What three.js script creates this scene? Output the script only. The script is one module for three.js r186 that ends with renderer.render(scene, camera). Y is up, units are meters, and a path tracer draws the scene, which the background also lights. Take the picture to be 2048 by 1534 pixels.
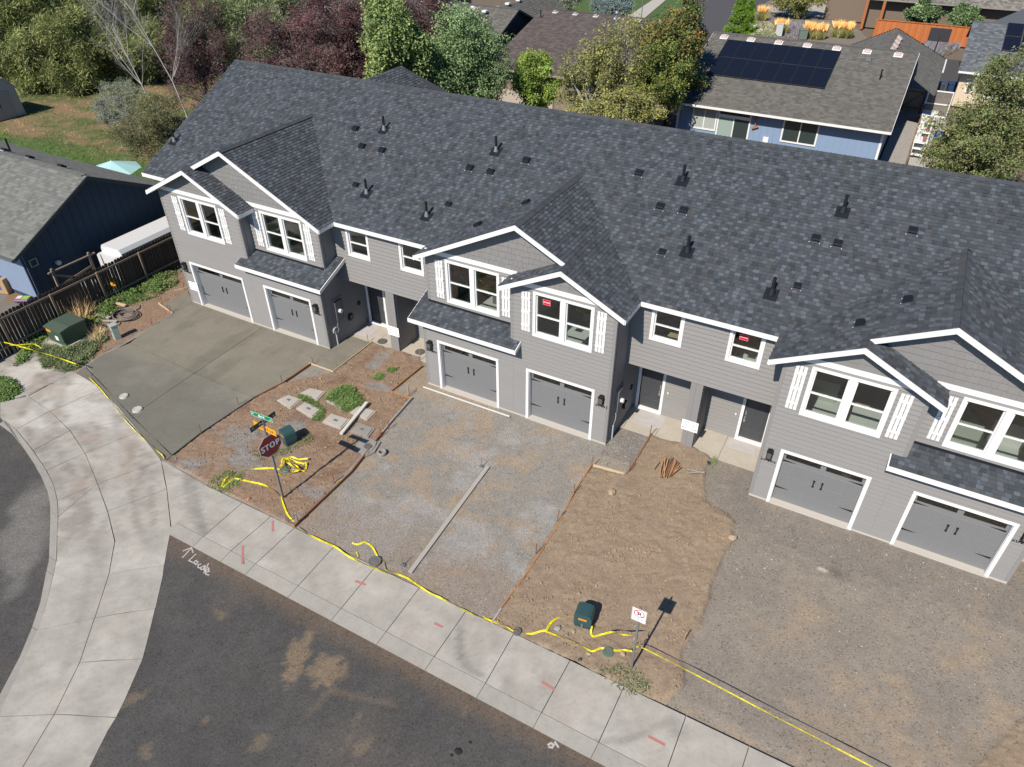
import * as THREE from 'three';
import { mergeGeometries } from 'three/addons/utils/BufferGeometryUtils.js';
import { RoundedBoxGeometry } from 'three/addons/geometries/RoundedBoxGeometry.js';
import { Sky } from 'three/addons/objects/Sky.js';
import { FontLoader } from 'three/addons/loaders/FontLoader.js';
import { TextGeometry } from 'three/addons/geometries/TextGeometry.js';

// ---------------------------------------------------------------- camera, sky, sun, exposure
const scene = new THREE.Scene();
const camera = new THREE.PerspectiveCamera(55.87, 1024 / 767, 0.5, 900);
camera.position.set(4.122, 16.847, 18.022);
camera.rotation.order = 'YXZ';
camera.rotation.set(THREE.MathUtils.degToRad(-36.97), THREE.MathUtils.degToRad(28.968), THREE.MathUtils.degToRad(-0.2186));
scene.add(camera);

const SUN_EL = THREE.MathUtils.degToRad(44.5), SUN_AZ = THREE.MathUtils.degToRad(5);
const sunDir = new THREE.Vector3(-Math.sin(SUN_AZ) * Math.cos(SUN_EL), Math.sin(SUN_EL), Math.cos(SUN_AZ) * Math.cos(SUN_EL));
const sky = new Sky();
sky.name = 'sky';
sky.scale.setScalar(800);
sky.userData.kind = 'structure';
sky.material.uniforms.sunPosition.value.copy(sunDir);
sky.material.uniforms.turbidity.value = 2.2;
sky.material.uniforms.rayleigh.value = 1.1;
sky.material.uniforms.mieCoefficient.value = 0.004;
sky.material.uniforms.mieDirectionalG.value = 0.8;
sky.material.uniforms.cloudCoverage.value = 0;
scene.add(sky);
scene.environmentIntensity = 0.1;
const sun = new THREE.DirectionalLight(0xfff5e8, 5);
sun.position.copy(sunDir).multiplyScalar(120).add(new THREE.Vector3(-6, 0, -20));
sun.target.position.set(-6, 0, -20);
sun.castShadow = true;
sun.shadow.mapSize.set(4096, 4096);
Object.assign(sun.shadow.camera, { left: -80, right: 80, top: 80, bottom: -80, near: 1, far: 320 });
sun.shadow.camera.updateProjectionMatrix();
scene.add(sun, sun.target);
const renderer = new THREE.WebGLRenderer({ antialias: true });
renderer.setSize(1024, 767);
renderer.shadowMap.enabled = true;
renderer.toneMapping = THREE.LinearToneMapping;
renderer.toneMappingExposure = 1.2;

// ---------------------------------------------------------------- helpers
const CAM = camera.position.clone();
function rng(seed) { let a = seed >>> 0; return () => { a = (a + 0x6D2B79F5) >>> 0; let t = a; t = Math.imul(t ^ (t >>> 15), t | 1); t ^= t + Math.imul(t ^ (t >>> 7), t | 61); return ((t ^ (t >>> 14)) >>> 0) / 4294967296; }; }
const rnd = rng(20491);
const rr = (a, b, r = rnd) => a + (b - a) * r();
const clamp = (v, a = 0, b = 1) => Math.min(b, Math.max(a, v));
const sst = (a, b, v) => { const t = clamp((v - a) / (b - a)); return t * t * (3 - 2 * t); };
const lerp = (a, b, t) => a + (b - a) * t;
function hash(x, y, s) { let h = Math.imul(x | 0, 374761393) + Math.imul(y | 0, 668265263) + Math.imul(s | 0, 974634777); h = Math.imul(h ^ (h >>> 13), 1274126177); return ((h ^ (h >>> 16)) >>> 0) / 4294967296; }
function vnoise(x, y, s = 0, per = 0) {
  const xi = Math.floor(x), yi = Math.floor(y), xf = x - xi, yf = y - yi, u = xf * xf * (3 - 2 * xf), v = yf * yf * (3 - 2 * yf);
  const w = (k) => per ? ((k % per) + per) % per : k;
  const a = hash(w(xi), w(yi), s), b = hash(w(xi + 1), w(yi), s), c = hash(w(xi), w(yi + 1), s), d = hash(w(xi + 1), w(yi + 1), s);
  return (a + (b - a) * u) * (1 - v) + (c + (d - c) * u) * v;
}
function fbm(x, y, o = 4, s = 0, per = 0) { let t = 0, a = 0.5, n = 0; for (let i = 0; i < o; i++) { t += a * vnoise(x, y, s + i * 17, per); n += a; x *= 2; y *= 2; if (per) per *= 2; a *= 0.5; } return t / n; }
// a tile whose value f(u, v) in 0..1 multiplies the base colour; repeats every "metres"
function grainTex(size, metres, f) {
  const d = new Uint8Array(size * size * 4);
  for (let j = 0; j < size; j++) for (let i = 0; i < size; i++) {
    const c = f(i / size, j / size), k = (j * size + i) * 4, q = typeof c === 'number' ? [c, c, c] : c;
    for (let n = 0; n < 3; n++) d[k + n] = clamp(q[n]) * 255; d[k + 3] = 255;
  }
  const t = new THREE.DataTexture(d, size, size);
  t.wrapS = t.wrapT = THREE.RepeatWrapping; t.magFilter = THREE.LinearFilter; t.minFilter = THREE.LinearMipmapLinearFilter; t.generateMipmaps = true;
  t.repeat.set(1 / metres, 1 / metres); t.needsUpdate = true;
  return t;
}
function canvasTex(w, h, draw) {
  const c = document.createElement('canvas'); c.width = w; c.height = h;
  draw(c.getContext('2d'), w, h);
  const t = new THREE.CanvasTexture(c); t.colorSpace = THREE.SRGBColorSpace; t.anisotropy = 8;
  return t;
}
const lin = (r, g, b) => new THREE.Color().setRGB(r, g, b);
const mat = (c, rough = 0.8, extra = {}) => new THREE.MeshStandardMaterial({ color: Array.isArray(c) ? lin(...c) : c, roughness: rough, ...extra });
const counts = {};
function numbered(name) { const n = counts[name] = (counts[name] ?? -1) + 1; return n ? name + '_' + String(n).padStart(3, '0') : name; }
function shadows(o) { o.castShadow = true; o.receiveShadow = true; return o; }
function tag(o, label, category, group, kind) { if (label) o.userData.label = label; if (category) o.userData.category = category; if (group) o.userData.group = group; if (kind) o.userData.kind = kind; return o; }
function thing(name, label, category, [x, y, z] = [0, 0, 0], turn = 0, group) {
  const o = new THREE.Group(); o.name = numbered(name); o.position.set(x, y, z); o.rotation.y = turn; scene.add(o);
  return tag(o, label, category, group);
}
function part(name, geo, m, parent, pos) { const o = shadows(new THREE.Mesh(Array.isArray(geo) ? merge(geo) : geo, m)); o.name = name; if (pos) o.position.set(...pos); parent.add(o); return o; }
function solo(name, geo, m, label, category, group) { const o = part(numbered(name), geo, m, scene); return tag(o, label, category, group); }
function struct(name, geo, m, parent) { const o = part(parent ? name : numbered(name), geo, m, parent ?? scene); if (!parent) o.userData.kind = 'structure'; return o; }
function sgroup(name) { const o = new THREE.Group(); o.name = numbered(name); o.userData.kind = 'structure'; scene.add(o); return o; }
function flat(g) { const r = g.index ? g.toNonIndexed() : g; for (const k of Object.keys(r.attributes)) if (!['position', 'normal', 'uv'].includes(k)) r.deleteAttribute(k); if (!r.attributes.uv) r.setAttribute('uv', new THREE.BufferAttribute(new Float32Array(r.attributes.position.count * 2), 2)); return r; }
const merge = (a) => a.length === 1 ? a[0] : mergeGeometries(a.map(flat));
// a box from its two corners
function bx(x0, x1, y0, y1, z0, z1) { const g = new THREE.BoxGeometry(Math.abs(x1 - x0), Math.abs(y1 - y0), Math.abs(z1 - z0)); g.translate((x0 + x1) / 2, (y0 + y1) / 2, (z0 + z1) / 2); return g; }
// a box whose edges are slightly rounded
function rbx(x0, x1, y0, y1, z0, z1, r = 0.01) { const g = new RoundedBoxGeometry(Math.abs(x1 - x0), Math.abs(y1 - y0), Math.abs(z1 - z0), 1, r); g.translate((x0 + x1) / 2, (y0 + y1) / 2, (z0 + z1) / 2); return g; }
function tri(vs, uvs) { const g = new THREE.BufferGeometry(); g.setAttribute('position', new THREE.Float32BufferAttribute(vs, 3)); if (uvs) g.setAttribute('uv', new THREE.Float32BufferAttribute(uvs, 2)); g.computeVertexNormals(); return g; }
// upright prism over a plan polygon [[x, z], ...]; top and bottom heights are functions of (x, z); uv in metres
function prism(poly, top, bottom) {
  const T = typeof top === 'function' ? top : () => top, B = typeof bottom === 'function' ? bottom : () => bottom;
  const v2 = poly.map(([x, z]) => new THREE.Vector2(x, z));
  const ccw = THREE.ShapeUtils.area(v2) > 0; const pts = ccw ? v2 : v2.slice().reverse();
  const faces = THREE.ShapeUtils.triangulateShape(pts, []), P = [], W = [];
  const put = (p, y) => { P.push(p.x, y, p.y); W.push(p.x, p.y); };
  for (const [a, b, c] of faces) { for (const k of [a, c, b]) put(pts[k], T(pts[k].x, pts[k].y)); for (const k of [a, b, c]) put(pts[k], B(pts[k].x, pts[k].y)); }
  for (let i = 0; i < pts.length; i++) {
    const p = pts[i], q = pts[(i + 1) % pts.length], l = p.distanceTo(q);
    const pt = T(p.x, p.y), qt = T(q.x, q.y), pb = B(p.x, p.y), qb = B(q.x, q.y);
    for (const [s, y, u] of [[p, pt, 0], [q, qt, l], [q, qb, l], [p, pt, 0], [q, qb, l], [p, pb, 0]]) { P.push(s.x, y, s.y); W.push(u, y); }
  }
  return tri(P, W);
}
// shape drawn in the x-y plane, extruded along z from z0 to z1
function slabXY(pts, z0, z1) { const s = new THREE.Shape(pts.map(([x, y]) => new THREE.Vector2(x, y))); const g = new THREE.ExtrudeGeometry(s, { depth: z1 - z0, bevelEnabled: false }); g.translate(0, 0, z0); return g; }
// shape drawn in the z-y plane, extruded along x from x0 to x1
function slabZY(pts, x0, x1) { const g = slabXY(pts.map(([z, y]) => [-z, y]), x0, x1); g.rotateY(Math.PI / 2); return g; }
function rod(a, b, r0, r1 = r0, seg = 6) {
  const A = new THREE.Vector3(...a), B = new THREE.Vector3(...b), d = B.clone().sub(A), g = new THREE.CylinderGeometry(r1, r0, d.length(), seg);
  g.applyQuaternion(new THREE.Quaternion().setFromUnitVectors(new THREE.Vector3(0, 1, 0), d.normalize())); g.translate((a[0] + b[0]) / 2, (a[1] + b[1]) / 2, (a[2] + b[2]) / 2);
  return g;
}
// a square bar between two points: w across, h up
function bar(a, b, w, h) {
  const A = new THREE.Vector3(...a), B = new THREE.Vector3(...b), d = B.clone().sub(A), L = d.length(), m = new THREE.Matrix4();
  const x = d.clone().normalize(); let up = Math.abs(x.y) > 0.95 ? new THREE.Vector3(1, 0, 0) : new THREE.Vector3(0, 1, 0);
  const zz = new THREE.Vector3().crossVectors(x, up).normalize(); up = new THREE.Vector3().crossVectors(zz, x);
  const g = new THREE.BoxGeometry(L, h, w); m.makeBasis(x, up, zz).setPosition(A.add(B).multiplyScalar(0.5)); g.applyMatrix4(m);
  return g;
}
function tube(pts, r, seg = 5, closed = false) { const c = new THREE.CatmullRomCurve3(pts.map((p) => new THREE.Vector3(...p)), closed); return new THREE.TubeGeometry(c, Math.max(8, pts.length * 6), r, seg, closed); }
// a ribbon lying along points [x, y, z] with a twist, used for plastic tape
function ribbon(pts, width, twist, seed = 1, n = 14) {
  const c = new THREE.CatmullRomCurve3(pts.map((p) => new THREE.Vector3(...p)), false, 'catmullrom', 0.4), N = Math.max(12, pts.length * n), P = [], W = []; const r = rng(seed); const ph = r() * 6;
  const L = c.getLength(); let prev = null;
  for (let i = 0; i <= N; i++) {
    const t = i / N, p = c.getPointAt(t), d = c.getTangentAt(t), side = new THREE.Vector3(-d.z, 0, d.x).normalize();
    const a = twist * (Math.sin(ph + t * L * 2.1) + 0.7 * Math.sin(ph * 2 + t * L * 5.3)); side.applyAxisAngle(d, a).multiplyScalar(width / 2);
    const row = [p.clone().sub(side), p.clone().add(side), t * L];
    if (prev) for (const [q, s, v] of [[prev, 0, 0], [prev, 1, 1], [row, 1, 1], [prev, 0, 0], [row, 1, 1], [row, 0, 0]]) { P.push(q[s].x, q[s].y, q[s].z); W.push(q[2] / 0.55, v); }
    prev = row;
  }
  return tri(P, W);
}
function inPoly(poly, x, z) { let c = false; for (let i = 0, j = poly.length - 1; i < poly.length; j = i++) { const [xi, zi] = poly[i], [xj, zj] = poly[j]; if ((zi > z) !== (zj > z) && x < (xj - xi) * (z - zi) / (zj - zi) + xi) c = !c; } return c; }
function polyDist(poly, x, z) { let m = 1e9; for (let i = 0, j = poly.length - 1; i < poly.length; j = i++) { const [ax, az] = poly[j], [cx, cz] = poly[i], dx = cx - ax, dz = cz - az, t = clamp(((x - ax) * dx + (z - az) * dz) / (dx * dx + dz * dz + 1e-9)); m = Math.min(m, Math.hypot(x - ax - t * dx, z - az - t * dz)); } return m; }
const within = (poly, x, z) => (inPoly(poly, x, z) ? 1 : -1) * polyDist(poly, x, z);   // metres inside (+) or outside (-)
const font = await new FontLoader().loadAsync('fonts/droid/droid_sans_bold.typeface.json');
const serif = await new FontLoader().loadAsync('fonts/droid/droid_serif_bold.typeface.json');
function text3(s, size, depth, f = font) { const g = new TextGeometry(s, { font: f, size, depth, curveSegments: 3 }); g.computeBoundingBox(); const b = g.boundingBox; g.translate(-(b.min.x + b.max.x) / 2, -(b.min.y + b.max.y) / 2, 0); return g; }
const ORD = ['first', 'second', 'third', 'fourth', 'fifth', 'sixth', 'seventh', 'eighth', 'ninth', 'tenth'];

// ---------------------------------------------------------------- materials
const M = {
  white: mat([0.72, 0.72, 0.705], 0.55), siding: mat([0.228, 0.22, 0.212], 0.75), corner: mat([0.228, 0.22, 0.212], 0.7),
  door: mat([0.185, 0.187, 0.19], 0.55), entry: mat([0.05, 0.054, 0.06], 0.5), black: mat([0.012, 0.012, 0.014], 0.45), dkmetal: mat([0.03, 0.033, 0.04], 0.35, { metalness: 0.5 }),
  glass: new THREE.MeshPhysicalMaterial({ color: lin(0.86, 0.9, 0.89), transmission: 1, thickness: 0, roughness: 0.02, ior: 1.7 }),
  drywall: mat([0.52, 0.53, 0.52], 0.9), ply: mat([0.36, 0.38, 0.33], 0.85), deck: mat([0.045, 0.048, 0.055], 0.9), stem: mat([0.46, 0.43, 0.38], 0.85),
  steel: mat([0.45, 0.46, 0.47], 0.4, { metalness: 0.7 }), galv: mat([0.22, 0.23, 0.23], 0.5, { metalness: 0.4 }), meter: mat([0.25, 0.25, 0.25], 0.5),
};

// ================================================================ the row of townhouses
const EAVE = 5.40, MS = 0.507, ZE = -0.93, RIDGE_Z = -7.35, RIDGE_Y = EAVE + MS * (ZE - RIDGE_Z);
const ZS = -0.475, ZENT = -1.22, ZBACK = -2.5, RIGHT_END = 15.6, LEFT_END = -24.62;
const mainY = (x, z) => EAVE + MS * (ZE - z);
const house = thing('townhouse_row', 'long new grey two storey townhouse row with dark blue grey shingle roof', 'townhouse', [0, 0, 0]);

// wedge-shaped pieces (shingles, lap boards, shakes): upper edge flush, lower edge proud
const WEDGE = tri([-0.5, 0, 0, 0.5, 1, 1, 0.5, 0, 0, -0.5, 0, 0, -0.5, 1, 1, 0.5, 1, 1, -0.5, 1, 1, 0.5, 0, 1, 0.5, 1, 1, -0.5, 1, 1, -0.5, 0, 1, 0.5, 0, 1, -0.5, 0, 0, -0.5, 0, 1, -0.5, 1, 1, 0.5, 0, 0, 0.5, 1, 1, 0.5, 0, 1]);
const PAL = {
  shingle: [0.032, 0.04, 0.046, 0.05, 0.054, 0.058, 0.072, 0.087].map((v, i) => lin(v * (i === 3 ? 1.16 : 1.03), v * 1.21, v * (i === 3 ? 1.32 : 1.43))),
  siding_board: [0.985, 0.995, 1.0, 1.005, 1.015].map((v) => lin(0.228 * v, 0.22 * v, 0.212 * v)),
  shake: [0.97, 0.99, 1.0, 1.02].map((v) => lin(0.2 * v, 0.194 * v, 0.188 * v)),
};
const PMAT = Object.fromEntries(Object.entries(PAL).map(([k, a]) => [k, a.map((c) => mat([c.r, c.g, c.b], k === 'shingle' ? 0.95 : 0.75))]));
const pieces = { shingle: [], siding_board: [], shake: [] };
const _n = new THREE.Vector3(), _d = new THREE.Vector3(), _e = new THREE.Vector3(), _p = new THREE.Vector3();
function piece(kind, n, d, upper, width, len, thick, tint, parent) {
  _e.crossVectors(n, d);
  const m = new THREE.Matrix4().makeBasis(_e.clone().multiplyScalar(width), n.clone().multiplyScalar(thick), d.clone().multiplyScalar(len)).setPosition(upper);
  let far = upper.distanceTo(CAM); if (n.dot(_p.copy(CAM).sub(upper)) < 0) far += 500;
  pieces[kind].push({ m, tint, far, parent });
}
// courses of random tabs over a roof plane given by its plan polygon, a point of its eave, its normal and its downhill direction
function shingle(poly, O, n, d, parent, seed, skip) {
  const r = rng(seed), ex = new THREE.Vector3().crossVectors(n, d), hl = Math.hypot(d.x, d.z), E = 0.132;
  const P = poly.map(([x, z]) => { const v = new THREE.Vector3(x - O.x, 0, z - O.z); return [v.dot(ex), -(v.x * d.x + v.z * d.z) / (hl * hl)]; });   // [along, up the slope]
  const top = Math.max(...P.map((p) => p[1])), bot = Math.min(...P.map((p) => p[1]));
  for (let t0 = bot - 0.02; t0 < top - 0.02; t0 += E) {
    const t = clamp(t0 + E * 0.5, bot + 0.001, top - 0.001), cuts = [];
    for (let i = 0; i < P.length; i++) { const a = P[i], b = P[(i + 1) % P.length]; if ((a[1] > t) !== (b[1] > t)) cuts.push(a[0] + (b[0] - a[0]) * (t - a[1]) / (b[1] - a[1])); }
    cuts.sort((a, b) => a - b);
    for (let c = 0; c + 1 < cuts.length; c += 2) {
      let s = cuts[c], raised = r() < 0.5;
      while (s < cuts[c + 1] - 0.01) {
        const w = Math.min(cuts[c + 1] - s, raised ? rr(0.1, 0.19, r) : rr(0.08, 0.22, r)), u = Math.min(t0 + E * 1.02, top);
        _p.copy(O).addScaledVector(ex, s + w / 2).addScaledVector(d, -u);
        if (!(skip && skip(_p.x, _p.z + 0.05))) {
          const q = r(), tint = raised ? (q < 0.2 ? 7 : q < 0.48 ? 6 : q < 0.7 ? 4 : q < 0.88 ? 1 : 0) : (q < 0.2 ? 1 : q < 0.5 ? 2 : q < 0.75 ? 3 : q < 0.93 ? 4 : 5);
          piece('shingle', n, d, _p.clone(), w - 0.004, u - t0, raised ? 0.022 : 0.012, tint, parent);
        }
        s += w; raised = !raised;
      }
    }
  }
}
function ridgeCaps(a, b, n1, n2, parent, seed) {
  const r = rng(seed), A = new THREE.Vector3(...a), dir = new THREE.Vector3(...b).sub(A), L = dir.length(); dir.normalize();
  for (let s = 0; s < L; s += 0.145) for (const n of [n1, n2]) {
    const out = new THREE.Vector3().crossVectors(dir, n); if (out.y > 0) out.negate();
    // the cap overlaps along the ridge: its lower edge points back along the ridge
    const d = dir.clone().negate(), up = A.clone().addScaledVector(dir, Math.min(s + 0.15, L)).addScaledVector(out, 0.075).addScaledVector(n, 0.016);
    piece('shingle', n, d, up, 0.16, 0.15, 0.014, 1 + Math.floor(r() * 4), parent);
  }
}
const V = (x, y, z) => new THREE.Vector3(x, y, z);
const kf = 1 / Math.hypot(1, MS), kg = 1 / Math.hypot(1, 0.5);
const N_FRONT = V(0, kf, MS * kf), D_FRONT = V(0, -MS * kf, kf), N_RIGHT = V(0.5 * kg, kg, 0), D_RIGHT = V(kg, -0.5 * kg, 0), N_LEFT = V(-0.5 * kg, kg, 0), D_LEFT = V(-kg, -0.5 * kg, 0);

// bays: big gable half-width, the small gable in front on one side
const BAYS = [
  { id: 'A', x0: -22.48, x1: -14.43, split: -18.07, side: -1, big: [-22.78, -18.38, -14.02], small: [-22.78, -20.2, -17.62] },
  { id: 'B', x0: -9.55, x1: -2.154, split: -5.875, side: 1, big: [-9.78, -5.79, -1.8], small: [-6.14, -3.97, -1.8] },
  { id: 'C', x0: 2.817, x1: 10.07, split: 6.5, side: -1, big: [2.435, 6.44, 10.45], small: [2.435, 4.633, 6.835] },
];
const ZB = -0.09, ZF = 0.36;
const gableY = (b, x) => EAVE + 0.5 * (b.big[2] - b.big[1] - Math.abs(x - b.big[1])) - 0.5 * ((b.big[2] - b.big[1]) - (x > b.big[1] ? b.big[2] - b.big[1] : b.big[1] - b.big[0]));
const covered = (x, z) => BAYS.some((b) => x > b.big[0] + 0.05 && x < b.big[2] - 0.05 && gableY(b, x) > mainY(x, z) + 0.02);

const roof = part('roof', (() => {
  const g = [], T = 0.014, TH = 0.12;
  const P = (poly, f) => g.push(prism(poly, (x, z) => f(x, z) - T, (x, z) => f(x, z) - TH));
  P([[LEFT_END, ZE], [RIGHT_END, ZE], [RIGHT_END, RIDGE_Z], [LEFT_END, RIDGE_Z]], mainY);
  P([[LEFT_END, RIDGE_Z], [RIGHT_END, RIDGE_Z], [RIGHT_END, -13.77], [LEFT_END, -13.77]], (x, z) => RIDGE_Y - MS * (RIDGE_Z - z));
  return g;
})(), M.deck, house);
shingle([[LEFT_END, ZE], [RIGHT_END, ZE], [RIGHT_END, RIDGE_Z], [LEFT_END, RIDGE_Z]], V(LEFT_END, EAVE, ZE), N_FRONT, D_FRONT, roof, 11, covered);
ridgeCaps([LEFT_END, RIDGE_Y, RIDGE_Z], [RIGHT_END, RIDGE_Y, RIDGE_Z], N_FRONT, V(0, kf, -MS * kf), roof, 12);
// rear cross gable behind the ridge
{
  const xc = -17.1, ze = -10.1, half = 4.0, yr = RIDGE_Y;
  for (const s of [-1, 1]) {
    const poly = [[xc, RIDGE_Z + 0.1], [xc, ze], [xc + s * half, ze], [xc + s * half, -11.2]];
    const pl = [[xc, RIDGE_Z], [xc, ze], [xc + s * half, ze - 0.001], [xc + s * half, RIDGE_Z - half * 0.98]];
    part('roof_slope', prism(pl, (x) => yr - 0.5 * Math.abs(x - xc) - 0.014, (x) => yr - 0.5 * Math.abs(x - xc) - 0.12), M.deck, house);
    shingle(pl, V(xc + s * half, yr - 0.5 * half, ze), s > 0 ? N_RIGHT : N_LEFT, s > 0 ? D_RIGHT : D_LEFT, roof, 14 + s);
  }
  part('rear_gable', slabXY([[xc - half + 0.3, 5.2], [xc + half - 0.3, 5.2], [xc + half - 0.3, yr - 2.0], [xc, yr - 0.16], [xc - half + 0.3, yr - 2.0]], ze + 0.3, ze + 0.4), M.siding, house);
}
function gableRoof(b) {
  const [xl, xc, xr] = b.big, s = b.side, hl = xc - xl, hr = xr - xc, yl = EAVE + 0.5 * hl, zb = ZE - 0.5 * hl / MS;
  const [sl, sc, sr] = b.small;
  const bigL = (x) => EAVE + 0.5 * (x - xl), bigR = (x) => EAVE + 0.5 * (xr - x);
  const smallIn = (x) => s < 0 ? EAVE + 0.5 * (sr - x) : EAVE + 0.5 * (x - sl);
  const plane = (poly, f, n, d, O, seed) => {
    const m = part('roof_slope', prism(poly, (x) => f(x) - 0.014, (x) => f(x) - 0.12), M.deck, house);
    shingle(poly, O, n, d, m, seed); return m;
  };
  const seed = b.id.charCodeAt(0);
  let left, right;
  if (s > 0) {
    right = plane([[xr, ZF], [sc, ZF], [sc, ZB], [xc, ZB], [xc, zb], [xr, ZE]], bigR, N_RIGHT, D_RIGHT, V(xr, EAVE, ZF), seed);
    left = plane([[xl, ZB], [xl, ZE], [xc, zb], [xc, ZB]], bigL, N_LEFT, D_LEFT, V(xl, EAVE, ZB), seed + 1);
    plane([[sl, ZF], [sl, ZS], [sc, ZS], [sc, ZF]], smallIn, N_LEFT, D_LEFT, V(sl, EAVE, ZF), seed + 2);
  } else {
    left = plane([[xl, ZF], [sc, ZF], [sc, ZB], [xc, ZB], [xc, zb], [xl, ZE]], bigL, N_LEFT, D_LEFT, V(xl, EAVE, ZF), seed);
    right = plane([[xr, ZB], [xr, ZE], [xc, zb], [xc, ZB]], bigR, N_RIGHT, D_RIGHT, V(xr, EAVE, ZB), seed + 1);
    plane([[sr, ZF], [sr, ZS], [sc, ZS], [sc, ZF]], smallIn, N_RIGHT, D_RIGHT, V(sr, EAVE, ZF), seed + 2);
  }
  ridgeCaps([xc, yl, ZB], [xc, yl, zb], N_RIGHT, N_LEFT, left, seed + 3);
  const ys = EAVE + 0.5 * (s < 0 ? sc - sl : sr - sc);
  ridgeCaps([sc, ys, ZF], [sc, ys, ZS], N_RIGHT, N_LEFT, left, seed + 4);
  // rake and eave fascia boards
  const H = 0.175, t = 0.03, rake = (xa, ya, xb, yb, z) => part('fascia', slabXY([[xa, ya - 0.012], [xb, yb - 0.012], [xb, yb - H], [xa, ya - H]], z, z + t), M.white, house);
  const cut = sc;   // the big rake stops where the small roof runs into it
  if (s > 0) { rake(xl, EAVE, xc, yl, ZB); rake(xc, yl, cut, bigR(cut), ZB); } else { rake(cut, bigL(cut), xc, yl, ZB); rake(xc, yl, xr, EAVE, ZB); }
  rake(sl, EAVE, sc, ys, ZF); rake(sc, ys, sr, EAVE, ZF);
  const side = (x, z0, z1, o) => part('fascia', bx(x, x + o * t, EAVE - H, EAVE - 0.018, z0, z1), M.white, house);
  side(xr, s > 0 ? ZF : ZB, ZE, 1); side(xl, s < 0 ? ZF : ZB, ZE, -1); side(s > 0 ? sl : sr, ZF, ZS, s > 0 ? -1 : 1);
}
BAYS.forEach(gableRoof);
// eave fascia of the recessed fronts
for (const [x0, x1] of [[LEFT_END, BAYS[0].big[0]], [BAYS[0].big[2] + 0.03, BAYS[1].big[0] - 0.03], [BAYS[1].big[2] + 0.03, BAYS[2].big[0] - 0.03], [BAYS[2].big[2] + 0.03, RIGHT_END]]) part('fascia', bx(x0, x1, EAVE - 0.175, EAVE - 0.016, ZE, ZE + 0.03), M.white, house);
part('fascia', slabZY([[ZE, EAVE - 0.02], [RIDGE_Z, RIDGE_Y - 0.02], [RIDGE_Z, RIDGE_Y - 0.22], [ZE, EAVE - 0.22]], LEFT_END - 0.03, LEFT_END), M.white, house);

// ---------------------------------------------------------------- walls
const LAP = 0.158;
// lap boards on a wall: base point + u * x, outward normal n; openings [x0, x1, y0, y1] in wall coordinates
function lapSiding(base, u, n, x0, x1, y0, y1, holes, parent, seed, topAt) {
  const r = rng(seed), dn = V(0, -1, 0), ex = new THREE.Vector3().crossVectors(n, dn), sgn = ex.dot(u);
  for (let y = y0; y < y1 - 0.02; y += LAP) {
    const yt = Math.min(y + LAP * 1.03, y1), mid = (y + Math.min(y + LAP, y1)) / 2; let spans = [[x0, x1]];
    if (topAt) spans = topAt(mid, spans[0]);
    for (const [a, b, c, d] of holes) if (mid > c && mid < d) spans = spans.flatMap(([p, q]) => b <= p || a >= q ? [[p, q]] : [[p, a], [b, q]].filter(([k, l]) => l - k > 0.01));
    for (const [p, q] of spans) {
      let s = p; let first = rr(1.2, 4.2, r);
      while (s < q - 0.005) {
        let w = Math.min(first, q - s); if (q - s - w < 0.4) w = q - s; first = 3.66;
        const up = base.clone().addScaledVector(u, s + w / 2).setY(yt);
        piece('siding_board', n, dn, up, w - 0.003, yt - y - 0.004, 0.034, Math.floor(r() * 5), parent); s += w;
      }
    }
  }
  return sgn;
}
function shakes(z, y0, y1, range, parent, seed) {
  const r = rng(seed), n = V(0, 0, 1), dn = V(0, -1, 0), E = 0.2;
  for (let y = y0; y < y1; y += E) {
    const [a, b] = range(y + E * 0.35); let s = a;
    while (s < b - 0.02) { const w = Math.min(b - s, rr(0.12, 0.3, r)), drop = r() < 0.4 ? rr(0.008, 0.035, r) : 0; piece('shake', n, dn, V(s + w / 2, Math.min(y + E, y1), z), w - 0.005, Math.min(y + E, y1) - y - 0.005 + drop, 0.018 + 0.003 * r(), Math.floor(r() * 4), parent); s += w; }
  }
}
// the wall behind the boards: boxes that leave the openings free
function wallBoxes(x0, x1, y0, y1, holes, z0, z1) {
  const xs = [...new Set([x0, x1, ...holes.flatMap((h) => [clamp(h[0], x0, x1), clamp(h[1], x0, x1)])])].sort((a, b) => a - b), out = [];
  for (let i = 0; i + 1 < xs.length; i++) {
    const m = (xs[i] + xs[i + 1]) / 2, hs = holes.filter((h) => m > h[0] && m < h[1]).sort((a, b) => a[2] - b[2]); let y = y0;
    for (const h of hs) { if (h[2] > y) out.push(bx(xs[i], xs[i + 1], y, h[2], z0, z1)); y = h[3]; }
    if (y < y1) out.push(bx(xs[i], xs[i + 1], y, y1, z0, z1));
  }
  return out;
}
const shrink = (h, k) => [h[0] + k, h[1] - k, h[2] + k, h[3] - k];
const FRONT = V(0, 0, 1), UX = V(1, 0, 0);
function board(name, x0, x1, y0, y1, z, t = 0.022) { return part(name, bx(x0, x1, y0, y1, z, z + t), name === 'corner_board' ? M.corner : M.white, house); }

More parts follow.
